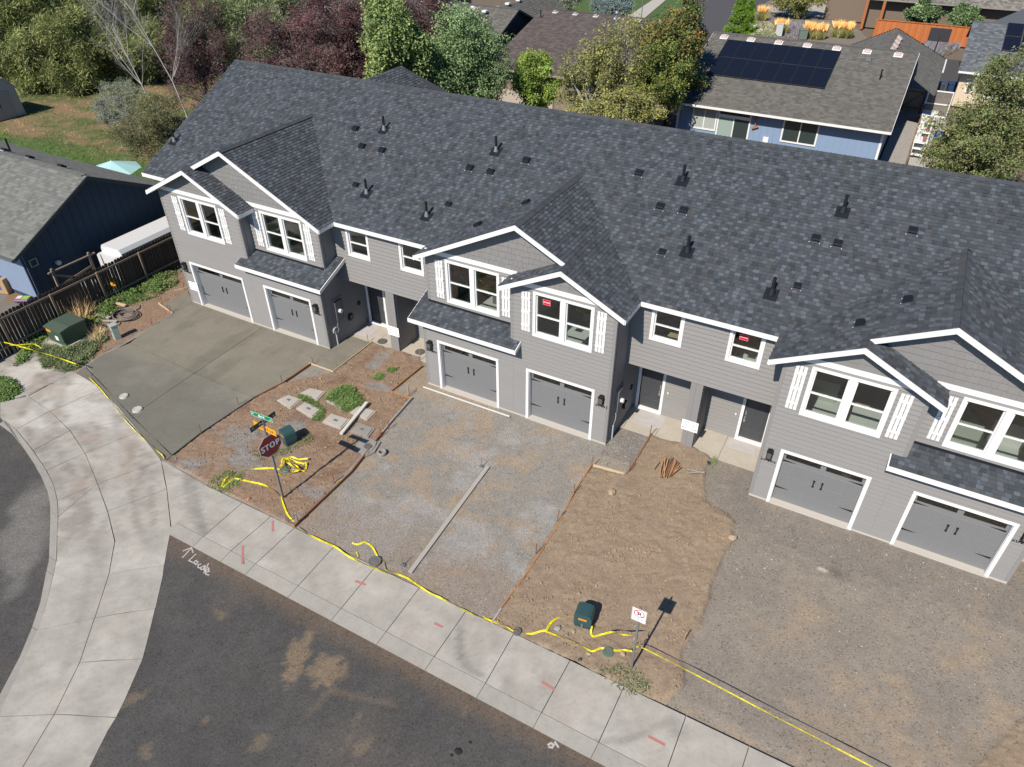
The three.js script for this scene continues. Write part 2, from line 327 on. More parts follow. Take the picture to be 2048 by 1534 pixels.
// a window in a wall whose face lies at z; outer size is that of its white casing
function makeWindow(x0, x1, y0, y1, z, twin, sticker) {
  const w = new THREE.Group(); w.name = 'window'; house.add(w);
  const T = 0.1, mid = (x0 + x1) / 2, mull = twin ? 0.09 : 0;
  part('casing', [rbx(x0, x0 + T, y0 + T, y1 - T, z - 0.02, z + 0.035, 0.004), rbx(x1 - T, x1, y0 + T, y1 - T, z - 0.02, z + 0.035, 0.004), rbx(x0, x1, y1 - T, y1, z - 0.02, z + 0.04, 0.004), rbx(x0, x1, y0, y0 + T, z - 0.02, z + 0.04, 0.004), ...(twin ? [rbx(mid - mull, mid + mull, y0 + T, y1 - T, z - 0.02, z + 0.03, 0.004)] : [])], M.white, w);
  for (const [a, b] of twin ? [[x0 + T, mid - mull], [mid + mull, x1 - T]] : [[x0 + T, x1 - T]]) {
    const bot = y0 + T, top = y1 - T, meet = bot + (top - bot) * 0.47, f = 0.04, zu = z - 0.055, zl = z - 0.085;
    part('sash', [bx(a, a + f, bot, top, zl - 0.03, zu + 0.03), bx(b - f, b, bot, top, zl - 0.03, zu + 0.03), bx(a + f, b - f, top - f, top, zl - 0.03, zu + 0.03), bx(a + f, b - f, bot, bot + f, zl - 0.03, zu + 0.03), bx(a + f, b - f, meet - 0.022, meet + 0.022, zl - 0.01, zu + 0.022), bx((a + b) / 2 - 0.03, (a + b) / 2 + 0.03, meet + 0.022, meet + 0.034, zu - 0.02, zu + 0.02)], M.white, w);
    part('pane', bx(a + f, b - f, meet + 0.022, top - f, zu - 0.002, zu + 0.002), M.glass, w);
    part('pane', bx(a + f, b - f, bot + f, meet - 0.022, zl - 0.002, zl + 0.002), M.glass, w);
  }
  if (sticker) { const [sx, sy] = sticker; const s = part('sticker', new THREE.PlaneGeometry(0.27, 0.2), stickerMat, w, [sx, sy, z - 0.045]); s.userData.label = 'red maker sticker on the glass'; }
}
const stickerMat = mat(0xffffff, 0.5, { side: THREE.DoubleSide, map: canvasTex(256, 192, (c, w, h) => { c.fillStyle = '#c8102e'; c.fillRect(0, 0, w, h); c.strokeStyle = '#f4dede'; c.lineWidth = 5; c.strokeRect(5, 5, w - 10, h - 10); c.fillStyle = '#fff'; c.font = 'bold 46px sans-serif'; c.textAlign = 'center'; c.textBaseline = 'middle'; c.fillText('MILGARD', w / 2, h / 2, w - 24); }) });

function shutter(x0, x1, y0, y1, z) {
  const s = new THREE.Group(); s.name = 'shutter'; house.add(s); const w = (x1 - x0 - 0.044) / 3;
  for (let i = 0; i < 3; i++) part('slat', rbx(x0 + i * (w + 0.022), x0 + i * (w + 0.022) + w, y0 + (i === 1 ? 0 : 0.0), y1, z, z + 0.02, 0.004), M.white, s);
  for (const k of [0.16, 0.5, 0.84]) part('batten', rbx(x0 - 0.004, x1 + 0.004, y0 + (y1 - y0) * k - 0.04, y0 + (y1 - y0) * k + 0.04, z + 0.021, z + 0.04, 0.004), M.white, s);
}
const groove = grainTex(256, 1, (u) => { const f = (u * 14) % 1; return f < 0.1 ? 0.1 : 0.9; });
const doorMat = mat([0.185, 0.187, 0.19], 0.5, { bumpMap: groove, bumpScale: 0.006 });
function planarUV(g, su = 1, sv = 1) { const p = g.attributes.position, u = new Float32Array(p.count * 2); for (let i = 0; i < p.count; i++) { u[i * 2] = p.getX(i) * su; u[i * 2 + 1] = p.getY(i) * sv; } g.setAttribute('uv', new THREE.BufferAttribute(u, 2)); return g; }
function garageDoor(x0, x1) {
  const d = new THREE.Group(); d.name = 'garage_door'; house.add(d);
  const T = 0.1, a = x0 + T, b = x1 - T, z = -0.2, top = 2.125, hgt = (top - 0.05) / 4;
  part('door_casing', [rbx(x0, a, 0.0, top, -0.01, 0.035, 0.004), rbx(b, x1, 0.0, top, -0.01, 0.035, 0.004), rbx(x0, x1, top, top + T, -0.01, 0.04, 0.004)], M.white, d);
  part('door_jamb', [bx(a - 0.02, a + 0.012, 0, top, -0.24, -0.012), bx(b - 0.012, b + 0.02, 0, top, -0.24, -0.012), bx(a, b, top - 0.012, top + 0.02, -0.24, -0.012)], M.white, d);
  for (let i = 0; i < 3; i++) part('door_section', planarUV(rbx(a + 0.014, b - 0.014, 0.05 + i * hgt + 0.004, 0.05 + (i + 1) * hgt - 0.004, z - 0.03, z + 0.012, 0.008)), doorMat, d);
  const y0 = 0.05 + 3 * hgt, m = (a + b) / 2, f = 0.07;
  part('door_section', [bx(a + 0.014, b - 0.014, y0 + 0.004, y0 + 0.13, z - 0.03, z + 0.012), bx(a + 0.014, b - 0.014, top - 0.09, top - 0.014, z - 0.03, z + 0.012), bx(a + 0.014, a + 0.014 + f, y0 + 0.13, top - 0.09, z - 0.03, z + 0.012), bx(b - 0.014 - f, b - 0.014, y0 + 0.13, top - 0.09, z - 0.03, z + 0.012), bx(m - 0.08, m + 0.08, y0 + 0.13, top - 0.09, z - 0.03, z + 0.012)], M.door, d);
  for (const [p, q] of [[a + 0.014 + f, m - 0.08], [m + 0.08, b - 0.014 - f]]) part('pane', bx(p, q, y0 + 0.13, top - 0.09, z - 0.012, z - 0.008), M.glass, d);
  for (const y of [0.5 + 0.05, y0 + 0.05]) for (const s of [0, 1]) { const hx = s ? b - 0.43 : a + 0.03; part('strap_hinge', slabXY(s ? [[hx, y + 0.012], [hx + 0.4, y - 0.022], [hx + 0.4, y + 0.046]] : [[hx, y - 0.022], [hx + 0.4, y + 0.012], [hx, y + 0.046]], z + 0.013, z + 0.02), M.black, d); }
  for (const s of [-1, 1]) part('pull_handle', [rbx(m + s * 0.12 - 0.018, m + s * 0.12 + 0.018, 1.02, 1.24, z + 0.03, z + 0.05, 0.006), bx(m + s * 0.12 - 0.03, m + s * 0.12 + 0.03, 1.2, 1.27, z + 0.012, z + 0.03), bx(m + s * 0.12 - 0.03, m + s * 0.12 + 0.03, 0.99, 1.05, z + 0.012, z + 0.03)], M.black, d);
  part('threshold', bx(x0 + 0.05, x1 - 0.05, 0.0, 0.05, -0.26, 0.05), M.stem, d);
}
function wallLamp(x, y, z) {
  const l = new THREE.Group(); l.name = 'wall_lamp'; l.position.set(x, y, z); house.add(l);
  part('back_plate', rbx(-0.055, 0.055, -0.14, 0.14, 0, 0.02, 0.005), M.black, l);
  part('lamp_hood', [bx(-0.09, 0.09, 0.1, 0.12, 0.02, 0.2), bx(-0.075, 0.075, 0.12, 0.15, 0.03, 0.18), bx(-0.08, -0.065, -0.15, 0.1, 0.03, 0.045), bx(0.065, 0.08, -0.15, 0.1, 0.03, 0.045), bx(-0.08, -0.065, -0.15, 0.1, 0.165, 0.18), bx(0.065, 0.08, -0.15, 0.1, 0.165, 0.18), bx(-0.085, 0.085, -0.17, -0.15, 0.025, 0.185)], M.black, l);
  part('lamp_glass', bx(-0.06, 0.06, -0.149, 0.099, 0.047, 0.163), mat([0.1, 0.1, 0.09], 0.2), l);
}
function houseNumber(s, x, y, z) { const n = part('house_number', text3(s, 0.125, 0.012, serif), M.black, house, [x, y, z + 0.014]); n.scale.x = 0.95; }

// ---- bay walls
function bayWalls(b, doors, win) {
  const s = b.side, fx0 = s > 0 ? b.split : b.x0, fx1 = s > 0 ? b.x1 : b.split, sx0 = s > 0 ? b.x0 : b.split, sx1 = s > 0 ? b.split : b.x1, seed = b.id.charCodeAt(0) * 7;
  const WB = 3.642, WT = 5.333, dh = doors.map(([p, q]) => [p, q, 0, 2.24]), BAND = 5.42;
  const fw = [...dh, [win[0][0], win[0][1], WB, WT]], sw = [[win[1][0], win[1][1], WB, WT]];
  const cut = (h) => h.map((k) => shrink(k, 0.03));
  // two-storey front wall with the small gable, lower front wall of the other garage, set-back upper wall
  const lowH = 3.2;
  const fr = part('front_wall', [...wallBoxes(fx0, fx1, 0.02, BAND, cut(fw), -0.16, -0.002), ...wallBoxes(sx0, sx1, 0.02, lowH, cut(dh), -0.16, -0.002)], M.siding, house);
  lapSiding(V(0, 0, 0), UX, FRONT, fx0 + 0.09, fx1 - 0.09, 0.1, BAND, cut(fw), fr, seed);
  lapSiding(V(0, 0, 0), UX, FRONT, (s > 0 ? sx0 + 0.09 : sx0 - 0.09), (s > 0 ? sx1 + 0.09 : sx1 - 0.09), 0.1, 3.0, cut(dh), fr, seed + 1);
  const up = part('upper_wall', wallBoxes(sx0, sx1, lowH, BAND, cut(sw), ZS - 0.16, ZS - 0.002), M.siding, house);
  lapSiding(V(0, 0, ZS), UX, FRONT, s > 0 ? sx0 + 0.09 : sx0, s > 0 ? sx1 : sx1 - 0.09, lowH + 0.2, BAND, cut(sw), up, seed + 2);
  // gables: backing, shakes and white band
  const [xl, xc, xr] = b.big, [sl, sc, sr] = b.small;
  const ys = EAVE + 0.5 * (s < 0 ? sc - sl : sr - sc), yb = EAVE + 0.5 * (xc - xl);
  const gs = part('gable_wall', slabXY([[fx0, BAND], [fx1, BAND], [fx1, EAVE + 0.5 * (sr - fx1) - 0.13], [sc, ys - 0.13], [fx0, EAVE + 0.5 * (fx0 - sl) - 0.13]].filter((p, i, a) => p[1] >= BAND), -0.16, -0.002), M.siding, house);
  shakes(0, BAND + 0.16, ys - 0.16, (y) => [Math.max(fx0, sl + (y - EAVE + 0.1) * 2), Math.min(fx1, sr - (y - EAVE + 0.1) * 2)], gs, seed + 3);
  const gb = part('gable_wall', slabXY([[b.x0, BAND], [b.x1, BAND], [xc, yb - 0.13 - 0.0]], ZS - 0.16, ZS - 0.002), M.siding, house);
  shakes(ZS, BAND + 0.16, yb - 0.18, (y) => [Math.max(b.x0, xl + (y - EAVE + 0.1) * 2), Math.min(b.x1, xr - (y - EAVE + 0.1) * 2)], gb, seed + 4);
  board('band_board', fx0 + 0.01, fx1 - 0.01, BAND, BAND + 0.17, 0, 0.03);
  board('band_board', s > 0 ? b.x0 + 0.01 : sx0 + 0.02, s > 0 ? sx1 - 0.02 : b.x1 - 0.01, BAND, BAND + 0.17, ZS, 0.03);
  // corner boards
  for (const x of [fx0, fx1]) { const low = x === b.split ? 3.25 : 0.1; board('corner_board', x === fx0 ? x - 0.012 : x - 0.09, x === fx0 ? x + 0.09 : x + 0.012, low, BAND, 0, 0.022); }
  const ox = s > 0 ? b.x0 : b.x1; board('corner_board', s > 0 ? ox - 0.012 : ox - 0.09, s > 0 ? ox + 0.09 : ox + 0.012, 0.1, 3.0, 0, 0.022); board('corner_board', s > 0 ? ox - 0.012 : ox - 0.09, s > 0 ? ox + 0.09 : ox + 0.012, 3.3, BAND, ZS, 0.022);
  // side walls, plain boards to both sides
  const R = V(1, 0, 0), Lf = V(-1, 0, 0), back = b.id === 'A' ? -8 : ZBACK - 0.1;
  const sideWall = (x, n, z0, z1, y0, y1, sd) => { const w = part('side_wall', bx(x, x - n.x * 0.15, y0, y1, z1, z0), M.siding, house); lapSiding(V(x, 0, 0), V(0, 0, 1), n, z1, z0 - (y0 > 3 ? 0.0 : 0.0), Math.max(0.1, y0), y1, [], w, sd); };
  sideWall(b.x1, R, -0.162, ZBACK - 0.6, 0.02, s > 0 ? 5.3 : 3.0, seed + 5); if (s < 0) sideWall(b.x1, R, ZS - 0.162, ZBACK - 0.6, 3.0, 5.3, seed + 6);
  sideWall(b.x0, Lf, -0.162, b.id === 'A' ? -10.9 : ZBACK - 0.6, 0.02, s < 0 ? 5.3 : 3.0, seed + 7); if (s > 0) sideWall(b.x0, Lf, ZS - 0.162, ZBACK - 0.6, 3.0, 5.3, seed + 8);
  const ix = s > 0 ? fx0 : fx1; sideWall(ix, s > 0 ? Lf : R, -0.162, ZS, 3.2, EAVE + 0.05, seed + 9);
  for (const [x, n] of [[b.x1, 1], [b.x0, -1], [ix, s > 0 ? -1 : 1]]) { const isIn = x === ix, zc = !isIn && ((n > 0) === (s < 0)); if (zc) { part('corner_board', bx(x, x + n * 0.02, 3.3, 5.3, ZS - 0.1, ZS), M.corner, house); part('corner_board', bx(x, x + n * 0.02, 0.1, 3.0, -0.1, 0), M.corner, house); } else part('corner_board', bx(x, x + n * 0.02, isIn ? 3.25 : 0.1, 5.3, -0.1, 0), M.corner, house); }
  // foundation strip
  const stem = []; let px = b.x0; for (const [p, q] of doors) { stem.push(bx(px, p, -0.1, 0.1, -0.15, 0.012)); px = q; } stem.push(bx(px, b.x1, -0.1, 0.1, -0.15, 0.012), bx(b.x1 - 0.1, b.x1 + 0.012, -0.1, 0.1, -0.15, ZBACK));
  part('foundation', stem, M.stem, house);
  doors.forEach(([p, q]) => garageDoor(p, q));
  win.forEach(([p, q, stick], i) => { makeWindow(p, q, WB, WT, i ? ZS : 0, true, stick); for (const [u, v] of [[p - 0.41, p - 0.1], [q + 0.1, q + 0.41]]) shutter(u, v, 3.75, 5.24, (i ? ZS : 0) + 0.013); });
  // shed roof over the lower garage
  const kx0 = s > 0 ? b.x0 - 0.33 : b.split - 0.36, kx1 = s > 0 ? b.split + 0.36 : b.x1 + 0.42, KS = 0.4, kY = (x, z) => 3.13 + KS * (0.4 - z), kk = 1 / Math.hypot(1, KS);
  const main = s > 0 ? [[kx0, 0.4], [kx1, 0.4], [kx1, 0.0], [b.split, 0.0], [b.split, ZS], [b.x0, ZS], [b.x0, ZENT], [kx0, ZENT]] : [[kx0, 0.4], [kx1, 0.4], [kx1, ZENT], [b.x1, ZENT], [b.x1, ZS], [b.split, ZS], [b.split, 0.0], [kx0, 0.0]];
  const sk = part('shed_roof', prism(main, (x, z) => kY(x, z) - 0.014, (x, z) => kY(x, z) - 0.13), M.deck, house);
  shingle(main, V(kx0, 3.13, 0.4), V(0, kk, KS * kk), V(0, -KS * kk, kk), sk, seed + 12);
  part('fascia', bx(kx0, kx1, 2.95, 3.118, 0.4, 0.43), M.white, house);
  for (const [x, o, ze] of [[kx0, -1, s > 0 ? ZENT : 0], [kx1, 1, s > 0 ? 0 : ZENT]]) part('fascia', slabZY([[0.43, 3.1], [ze, kY(0, ze) - 0.02], [ze, kY(0, ze) - 0.18], [0.43, 2.95]], o > 0 ? x : x - 0.03, o > 0 ? x + 0.03 : x), M.white, house);
  part('flashing', bx(s > 0 ? b.x0 : b.split, s > 0 ? b.split : b.x1, kY(0, ZS) - 0.02, kY(0, ZS) + 0.09, ZS + 0.012, ZS + 0.03), M.dkmetal, house);
}
bayWalls(BAYS[0], [[-21.873, -18.687], [-17.539, -15.004]], [[-21.342, -19.185], [-17.366, -15.222]]);
bayWalls(BAYS[1], [[-8.977, -6.382], [-5.281, -2.697]], [[-5.06, -2.913, [-4.6, 5.0]], [-8.736, -6.578]]);
bayWalls(BAYS[2], [[3.368, 5.914], [7.012, 9.606]], [[3.545, 5.709], [7.223, 9.38]]);

// ---- recessed entries between the bays
function entry(x0, x1, wins, seed, open) {
  const holes = wins.map(([p, q]) => [p, q, 3.93, 5.155]), bot = 2.78, xc = (x0 + x1) / 2;
  const w = part('upper_wall', wallBoxes(x0 + 0.002, x1 - 0.002, bot, 5.3, holes.map((h) => shrink(h, 0.03)), ZENT - 0.16, ZENT - 0.002), M.siding, house);
  lapSiding(V(0, 0, ZENT), UX, FRONT, x0 + 0.02, x1 - 0.02, bot, 5.3, holes.map((h) => shrink(h, 0.03)), w, seed);
  wins.forEach(([p, q, st]) => makeWindow(p, q, 3.93, 5.155, ZENT, false, st));
  part('porch_ceiling', bx(x0 + 0.002, x1 - 0.002, bot - 0.03, bot - 0.002, ZBACK, ZENT - 0.002), M.siding, house);
  // party wall fin in the middle
  const fin = part('party_wall', bx(xc - 0.185, xc + 0.185, 0.03, bot - 0.03, ZBACK, ZENT - 0.022), M.siding, house);
  part('corner_board', bx(xc - 0.2, xc - 0.03, 0.03, bot - 0.001, ZENT - 0.02, ZENT + 0.006), M.corner, house); part('corner_board', bx(xc - 0.026, xc + 0.2, 0.03, bot - 0.001, ZENT - 0.02, ZENT + 0.006), M.corner, house);
  lapSiding(V(xc + 0.185, 0, 0), V(0, 0, 1), V(1, 0, 0), ZBACK, ZENT - 0.1, 0.05, bot, [], fin, seed + 1); lapSiding(V(xc - 0.185, 0, 0), V(0, 0, 1), V(-1, 0, 0), ZBACK, ZENT - 0.1, 0.05, bot, [], fin, seed + 2);
  const dl = [x0 + 0.13, x0 + 1.13], dr = [x1 - 1.13, x1 - 0.13];
  const bh = [dl, dr].map(([p, q]) => [p, q, 0.03, 2.2]);
  const bw = part('entry_wall', wallBoxes(x0 + 0.002, x1 - 0.002, 0.03, bot, bh.map((h) => [h[0] + 0.03, h[1] - 0.03, 0, 2.17]), ZBACK - 0.16, ZBACK - 0.002), M.siding, house);
  lapSiding(V(0, 0, ZBACK), UX, FRONT, x0, x1, 0.05, bot, bh, bw, seed + 3);
  for (const [i, [p, q]] of [dl, dr].entries()) {
    const d = new THREE.Group(); d.name = 'entry_door'; house.add(d); const z = ZBACK, T = 0.1;
    part('door_casing', [rbx(p, p + T, 0.05, 2.1, z, z + 0.03, 0.004), rbx(q - T, q, 0.05, 2.1, z, z + 0.03, 0.004), rbx(p, q, 2.1, 2.2, z, z + 0.035, 0.004), rbx(p, q, 0.03, 0.09, z - 0.1, z + 0.06, 0.004)], M.white, d);
    const a = p + T, b = q - T;
    const leaf = [rbx(a, b, 0.1, 2.09, z - 0.12, z - 0.08, 0.004)]; const g = part('door_leaf', leaf, M.entry, d);
    for (const [u, v] of [[a + 0.1, (a + b) / 2 - 0.05], [(a + b) / 2 + 0.05, b - 0.1]]) { part('door_panel', rbx(u, v, 0.62, 1.95, z - 0.085, z - 0.07, 0.007), M.entry, d); part('door_panel', rbx(u, v, 0.22, 0.5, z - 0.085, z - 0.07, 0.007), M.entry, d); }
    const hx = i ? a + 0.07 : b - 0.07; const k = new THREE.CylinderGeometry(0.03, 0.03, 0.06, 10); k.rotateX(Math.PI / 2); k.translate(hx, 1.0, z - 0.05);
    part('door_handle', [k, bx(hx - 0.02, hx + 0.02, 1.08, 1.24, z - 0.08, z - 0.055), bx(hx - 0.03, hx + 0.03, 0.8, 0.93, z - 0.07, z - 0.03)], M.steel, d);
    part('doorbell', bx(i ? p - 0.16 : q + 0.12, i ? p - 0.12 : q + 0.16, 1.0, 1.1, z + 0.013, z + 0.03), M.white, house);
  }
}
entry(BAYS[0].x1, BAYS[1].x0, [[-13.743, -12.677], [-11.266, -10.199]], 901);
entry(BAYS[1].x1, BAYS[2].x0, [[-1.463, -0.396], [1.01, 2.072, [1.42, 4.86]]], 951);
entry(BAYS[2].x1, BAYS[2].x1 + 4.95, [[10.77, 11.83], [13.24, 14.3]], 981);

// plain outer shell: ends, back, floors, ceilings and partitions that the windows let you see
part('end_wall', [bx(-24.2, -24.05, 0, 5.3, -12.9, -8), bx(-24.2, -22.6, 0, 5.3, -8, -7.85), slabZY([[-1.3, 5.3], [RIDGE_Z, RIDGE_Y - 0.2], [-13.4, 5.3]], -24.2, -24.05), bx(RIGHT_END - 0.55, RIGHT_END - 0.4, 0, 5.3, -12.9, -1.3), slabZY([[-1.3, 5.3], [RIDGE_Z, RIDGE_Y - 0.2], [-13.4, 5.3]], RIGHT_END - 0.55, RIGHT_END - 0.4)], M.siding, house);
part('back_wall', bx(-24.05, RIGHT_END - 0.55, 0, 5.3, -13.0, -12.85), M.siding, house);
const inner = [];
for (const b of BAYS) {
  inner.push(bx(b.x0 + 0.16, b.x1 - 0.16, 2.55, 2.7, -9, ZS - 0.17), bx(b.x0 + 0.16, b.x1 - 0.16, 0.0, 2.5, -6.2, -6.1), bx(b.x0 + 0.16, b.x1 - 0.16, 2.71, 5.24, -4.6, -4.5), bx((b.x0 + b.x1) / 2 - 0.06, (b.x0 + b.x1) / 2 + 0.06, 2.71, 5.24, -4.49, ZS - 0.2), bx((b.x0 + b.x1) / 2 - 0.06, (b.x0 + b.x1) / 2 + 0.06, 0, 2.5, -6.0, -0.3));
}
for (let i = 0; i < 3; i++) { const x0 = BAYS[i].x1, x1 = i < 2 ? BAYS[i + 1].x0 : x0 + 4.95; inner.push(bx(x0 + 0.01, x1 - 0.01, 2.785, 2.9, -6, ZENT - 0.17), bx(x0 + 0.01, x1 - 0.01, 2.9, 5.24, -4.2, -4.1), bx((x0 + x1) / 2 - 0.06, (x0 + x1) / 2 + 0.06, 2.91, 5.24, -4.09, ZENT - 0.2)); }
part('interior', inner, M.drywall, house);
{ // boards and boxes left in the unfinished rooms
  const r = rng(73), ms = [M.ply, mat([0.42, 0.33, 0.22], 0.85), mat([0.55, 0.55, 0.53], 0.85), mat([0.12, 0.12, 0.12], 0.8)];
  for (const b of BAYS) for (let i = 0; i < 9; i++) { const x = rr(b.x0 + 0.6, b.x1 - 1.4, r), z = rr(-3.8, -1.1, r), w = rr(0.3, 1.1, r), h = rr(0.08, 0.8, r); if (Math.abs(x + w / 2 - (b.x0 + b.x1) / 2) < 0.7) continue; part('stored_box', bx(x, x + w, 2.702, 2.702 + h, z - rr(0.3, 0.7, r), z), ms[i % 4], house); }
  for (let i = 0; i < 2; i++) { const x0 = BAYS[i].x1, x1 = BAYS[i + 1].x0; for (const k of [0.25, 0.72]) part('stored_box', bx(lerp(x0, x1, k) - 0.4, lerp(x0, x1, k) + 0.5, 2.902, 3.3 + k * 0.4, -3.2, -2.2 - k), ms[(i + (k > 0.5 ? 1 : 0)) % 4], house); }
}
part('ceiling', bx(-24, RIGHT_END - 0.6, 5.25, 5.29, -12.8, -1.4), M.drywall, house);
for (const b of BAYS) part('ceiling', bx(b.x0 + 0.16, b.x1 - 0.16, 5.3, 5.33, -1.39, ZS - 0.17), M.drywall, house);
part('garage_floor', BAYS.map((b) => bx(b.x0 + 0.1, b.x1 - 0.1, -0.05, 0.01, -6.1, -0.17)), M.stem, house);

// lamps, numbers
wallLamp(-22.17, 1.98, 0.014); wallLamp(-14.72, 1.98, 0.014); wallLamp(-9.26, 1.98, 0.014); wallLamp(-2.42, 1.98, 0.014); wallLamp(3.1, 1.98, 0.014); wallLamp(9.85, 1.98, 0.014);
houseNumber('20485', -22.16, 1.66, 0); houseNumber('20487', -14.72, 1.66, 0); houseNumber('20489', -9.26, 1.66, 0); houseNumber('20491', -2.42, 1.66, 0); houseNumber('20493', 3.1, 1.66, 0); houseNumber('20495', 9.85, 1.66, 0);
// meter panels and boxes on the side walls
for (const b of BAYS.slice(0, 2)) {
  const x = b.x1 + 0.014, g = new THREE.Group(); g.name = 'meter_panel'; g.position.set(x, 0, 0); house.add(g);
  part('meter_box', rbx(0, 0.1, 1.05, 1.95, -0.98, -0.58, 0.01), mat([0.12, 0.12, 0.125], 0.6), g);
  part('panel_frame', [bx(0, 0.05, 0.95, 1.0, -1.1, -0.5), bx(0, 0.05, 2.0, 2.05, -1.1, -0.5), bx(0, 0.05, 1.0, 2.0, -1.1, -1.06), bx(0, 0.05, 1.0, 2.0, -0.54, -0.5)], M.siding, g);
  const dial = new THREE.CylinderGeometry(0.085, 0.085, 0.12, 18); dial.rotateZ(Math.PI / 2); dial.translate(0.16, 1.5, -0.78); part('meter_dial', dial, mat([0.6, 0.62, 0.64], 0.2), g);
  part('outlet_box', rbx(x, x + 0.12, 0.72, 0.98, -1.52, -1.3, 0.01), M.black, house); part('outlet_box', rbx(x, x + 0.07, 1.1, 1.26, -2.12, -1.98, 0.01), M.black, house);
  part('conduit', rod([x + 0.05, 0, -0.42], [x + 0.05, 0.62, -0.42], 0.035, 0.035, 8), mat([0.42, 0.43, 0.43], 0.5), house);
}
{ const pts = [], x = BAYS[0].x1 + 0.08; for (let i = 0; i < 40; i++) { const a = i * 0.62; pts.push([x + 0.03 * Math.sin(i), 0.74 + 0.14 * Math.cos(a) + (i > 34 ? (i - 34) * 0.05 : 0), -0.42 + 0.16 * Math.sin(a)]); } part('loose_cable', tube(pts, 0.008, 4), mat([0.6, 0.6, 0.58], 0.5), house); }
part('loose_cable', tube([[BAYS[1].x1 + 0.064, 0.62, -0.42], [BAYS[1].x1 + 0.12, 0.85, -0.4], [BAYS[1].x1 + 0.1, 1.02, -0.5], [BAYS[1].x1 + 0.04, 1.1, -0.58]], 0.008, 4), mat([0.6, 0.6, 0.58], 0.5), house);

// ---- roof vents and pipes
const slopeTurn = (n) => new THREE.Quaternion().setFromUnitVectors(V(0, 1, 0), n);
const hoodMat = mat([0.018, 0.022, 0.03], 0.3, { metalness: 0.3 });
function boxVent(x, y, z, n, turn, k = 0.74) {
  const v = new THREE.Group(); v.name = 'box_vent'; v.position.set(x, y, z); v.quaternion.copy(slopeTurn(n)); v.rotateY(turn); v.scale.setScalar(k); house.add(v);
  part('vent_flange', bx(-0.22, 0.22, 0.0, 0.018, -0.22, 0.26), M.deck, v); part('flange_nail', [bx(-0.22, -0.19, 0.018, 0.03, 0.22, 0.25), bx(0.19, 0.22, 0.018, 0.03, 0.22, 0.25)], M.white, v);
  part('vent_hood', slabZY([[-0.17, 0.02], [-0.15, 0.11], [-0.1, 0.15], [0.13, 0.16], [0.17, 0.12], [0.17, 0.06], [0.13, 0.02]], -0.17, 0.17), hoodMat, v);
}
for (const [x, z] of [[-15.79, -4.94], [-14.95, -4.22], [-13.96, -4.22], [-9.93, -4.23], [-9.05, -4.24], [-7.96, -4.98], [-3.76, -5.32], [-2.54, -4.23], [-1.75, -4.26], [2.43, -4.21], [3.07, -4.19], [4.93, -5.09]]) boxVent(x, mainY(x, z) + 0.012, z, N_FRONT, 0);
for (const [x, z] of [[-14.07, -2.55], [-9.89, -2.62], [-1.82, -2.66], [2.41, -2.56]]) boxVent(x, mainY(x, z) + 0.012, z, N_FRONT, 0, 0.62);
for (const [i, x, z, t] of [[1, -8.0, -1.55, -1], [1, -6.75, -2.7, -1], [2, 4.35, -0.98, -1], [2, 5.3, -2.0, -1], [2, 8.55, -2.1, 1]]) { const b = BAYS[i], y = EAVE + 0.5 * (t < 0 ? x - b.big[0] : b.big[2] - x); boxVent(x, y + 0.012, z, t < 0 ? N_LEFT : N_RIGHT, t < 0 ? -Math.PI / 2 : Math.PI / 2, 0.72); }
function pipeVent(x, y, z, n, h = 0.42, k = 1) {
  const v = new THREE.Group(); v.name = 'pipe_vent'; v.position.set(x, y, z); house.add(v);
  const base = bx(-0.2, 0.2, 0.0, 0.018, -0.18, 0.24); base.applyQuaternion(slopeTurn(n)); const boot = new THREE.CylinderGeometry(0.05 * k, 0.095 * k, 0.2, 12); boot.translate(0, 0.09, 0);
  part('pipe_flashing', base, M.dkmetal, v); part('pipe_boot', boot, k > 1 ? M.dkmetal : M.galv, v); part('pipe', rod([0, 0.1, 0], [0, h + 0.12, 0], 0.05, 0.05, 10), M.black, v);
}
for (const [x, z] of [[-14.52, -5.15], [-9.34, -5.14], [-13.42, -2.33], [-10.46, -2.00], [-24.23, -2.66]]) pipeVent(x, mainY(x, z) + 0.012, z, N_FRONT);
for (const [x, z] of [[-2.22, -5.35], [-1.08, -2.87], [2.90, -5.30], [1.79, -2.14]]) pipeVent(x, mainY(x, z) + 0.012, z, N_FRONT, 0.42, 1.35);

// ---- put the pieces on: the 300 nearest of a kind one by one, the rest of that kind joined
for (const [kind, list] of Object.entries(pieces)) {
  list.sort((a, b) => a.far - b.far);
  for (const p of list.slice(0, 300)) { const o = shadows(new THREE.Mesh(WEDGE, PMAT[kind][p.tint])); o.name = kind; p.m.decompose(o.position, o.quaternion, o.scale); p.parent.add(o); }
  const rest = list.slice(300), I = shadows(new THREE.InstancedMesh(WEDGE, mat([1, 1, 1], kind === 'shingle' ? 0.95 : 0.75), rest.length));
  const r = rng(5); rest.forEach((p, i) => { I.setMatrixAt(i, p.m); I.setColorAt(i, PAL[kind][p.tint].clone().multiplyScalar(kind === 'shingle' ? rr(0.94, 1.06, r) : rr(0.99, 1.01, r))); });
  I.name = { shingle: 'shingles', siding_board: 'siding_boards', shake: 'shakes' }[kind]; I.userData.kind = 'stuff'; house.add(I);
}

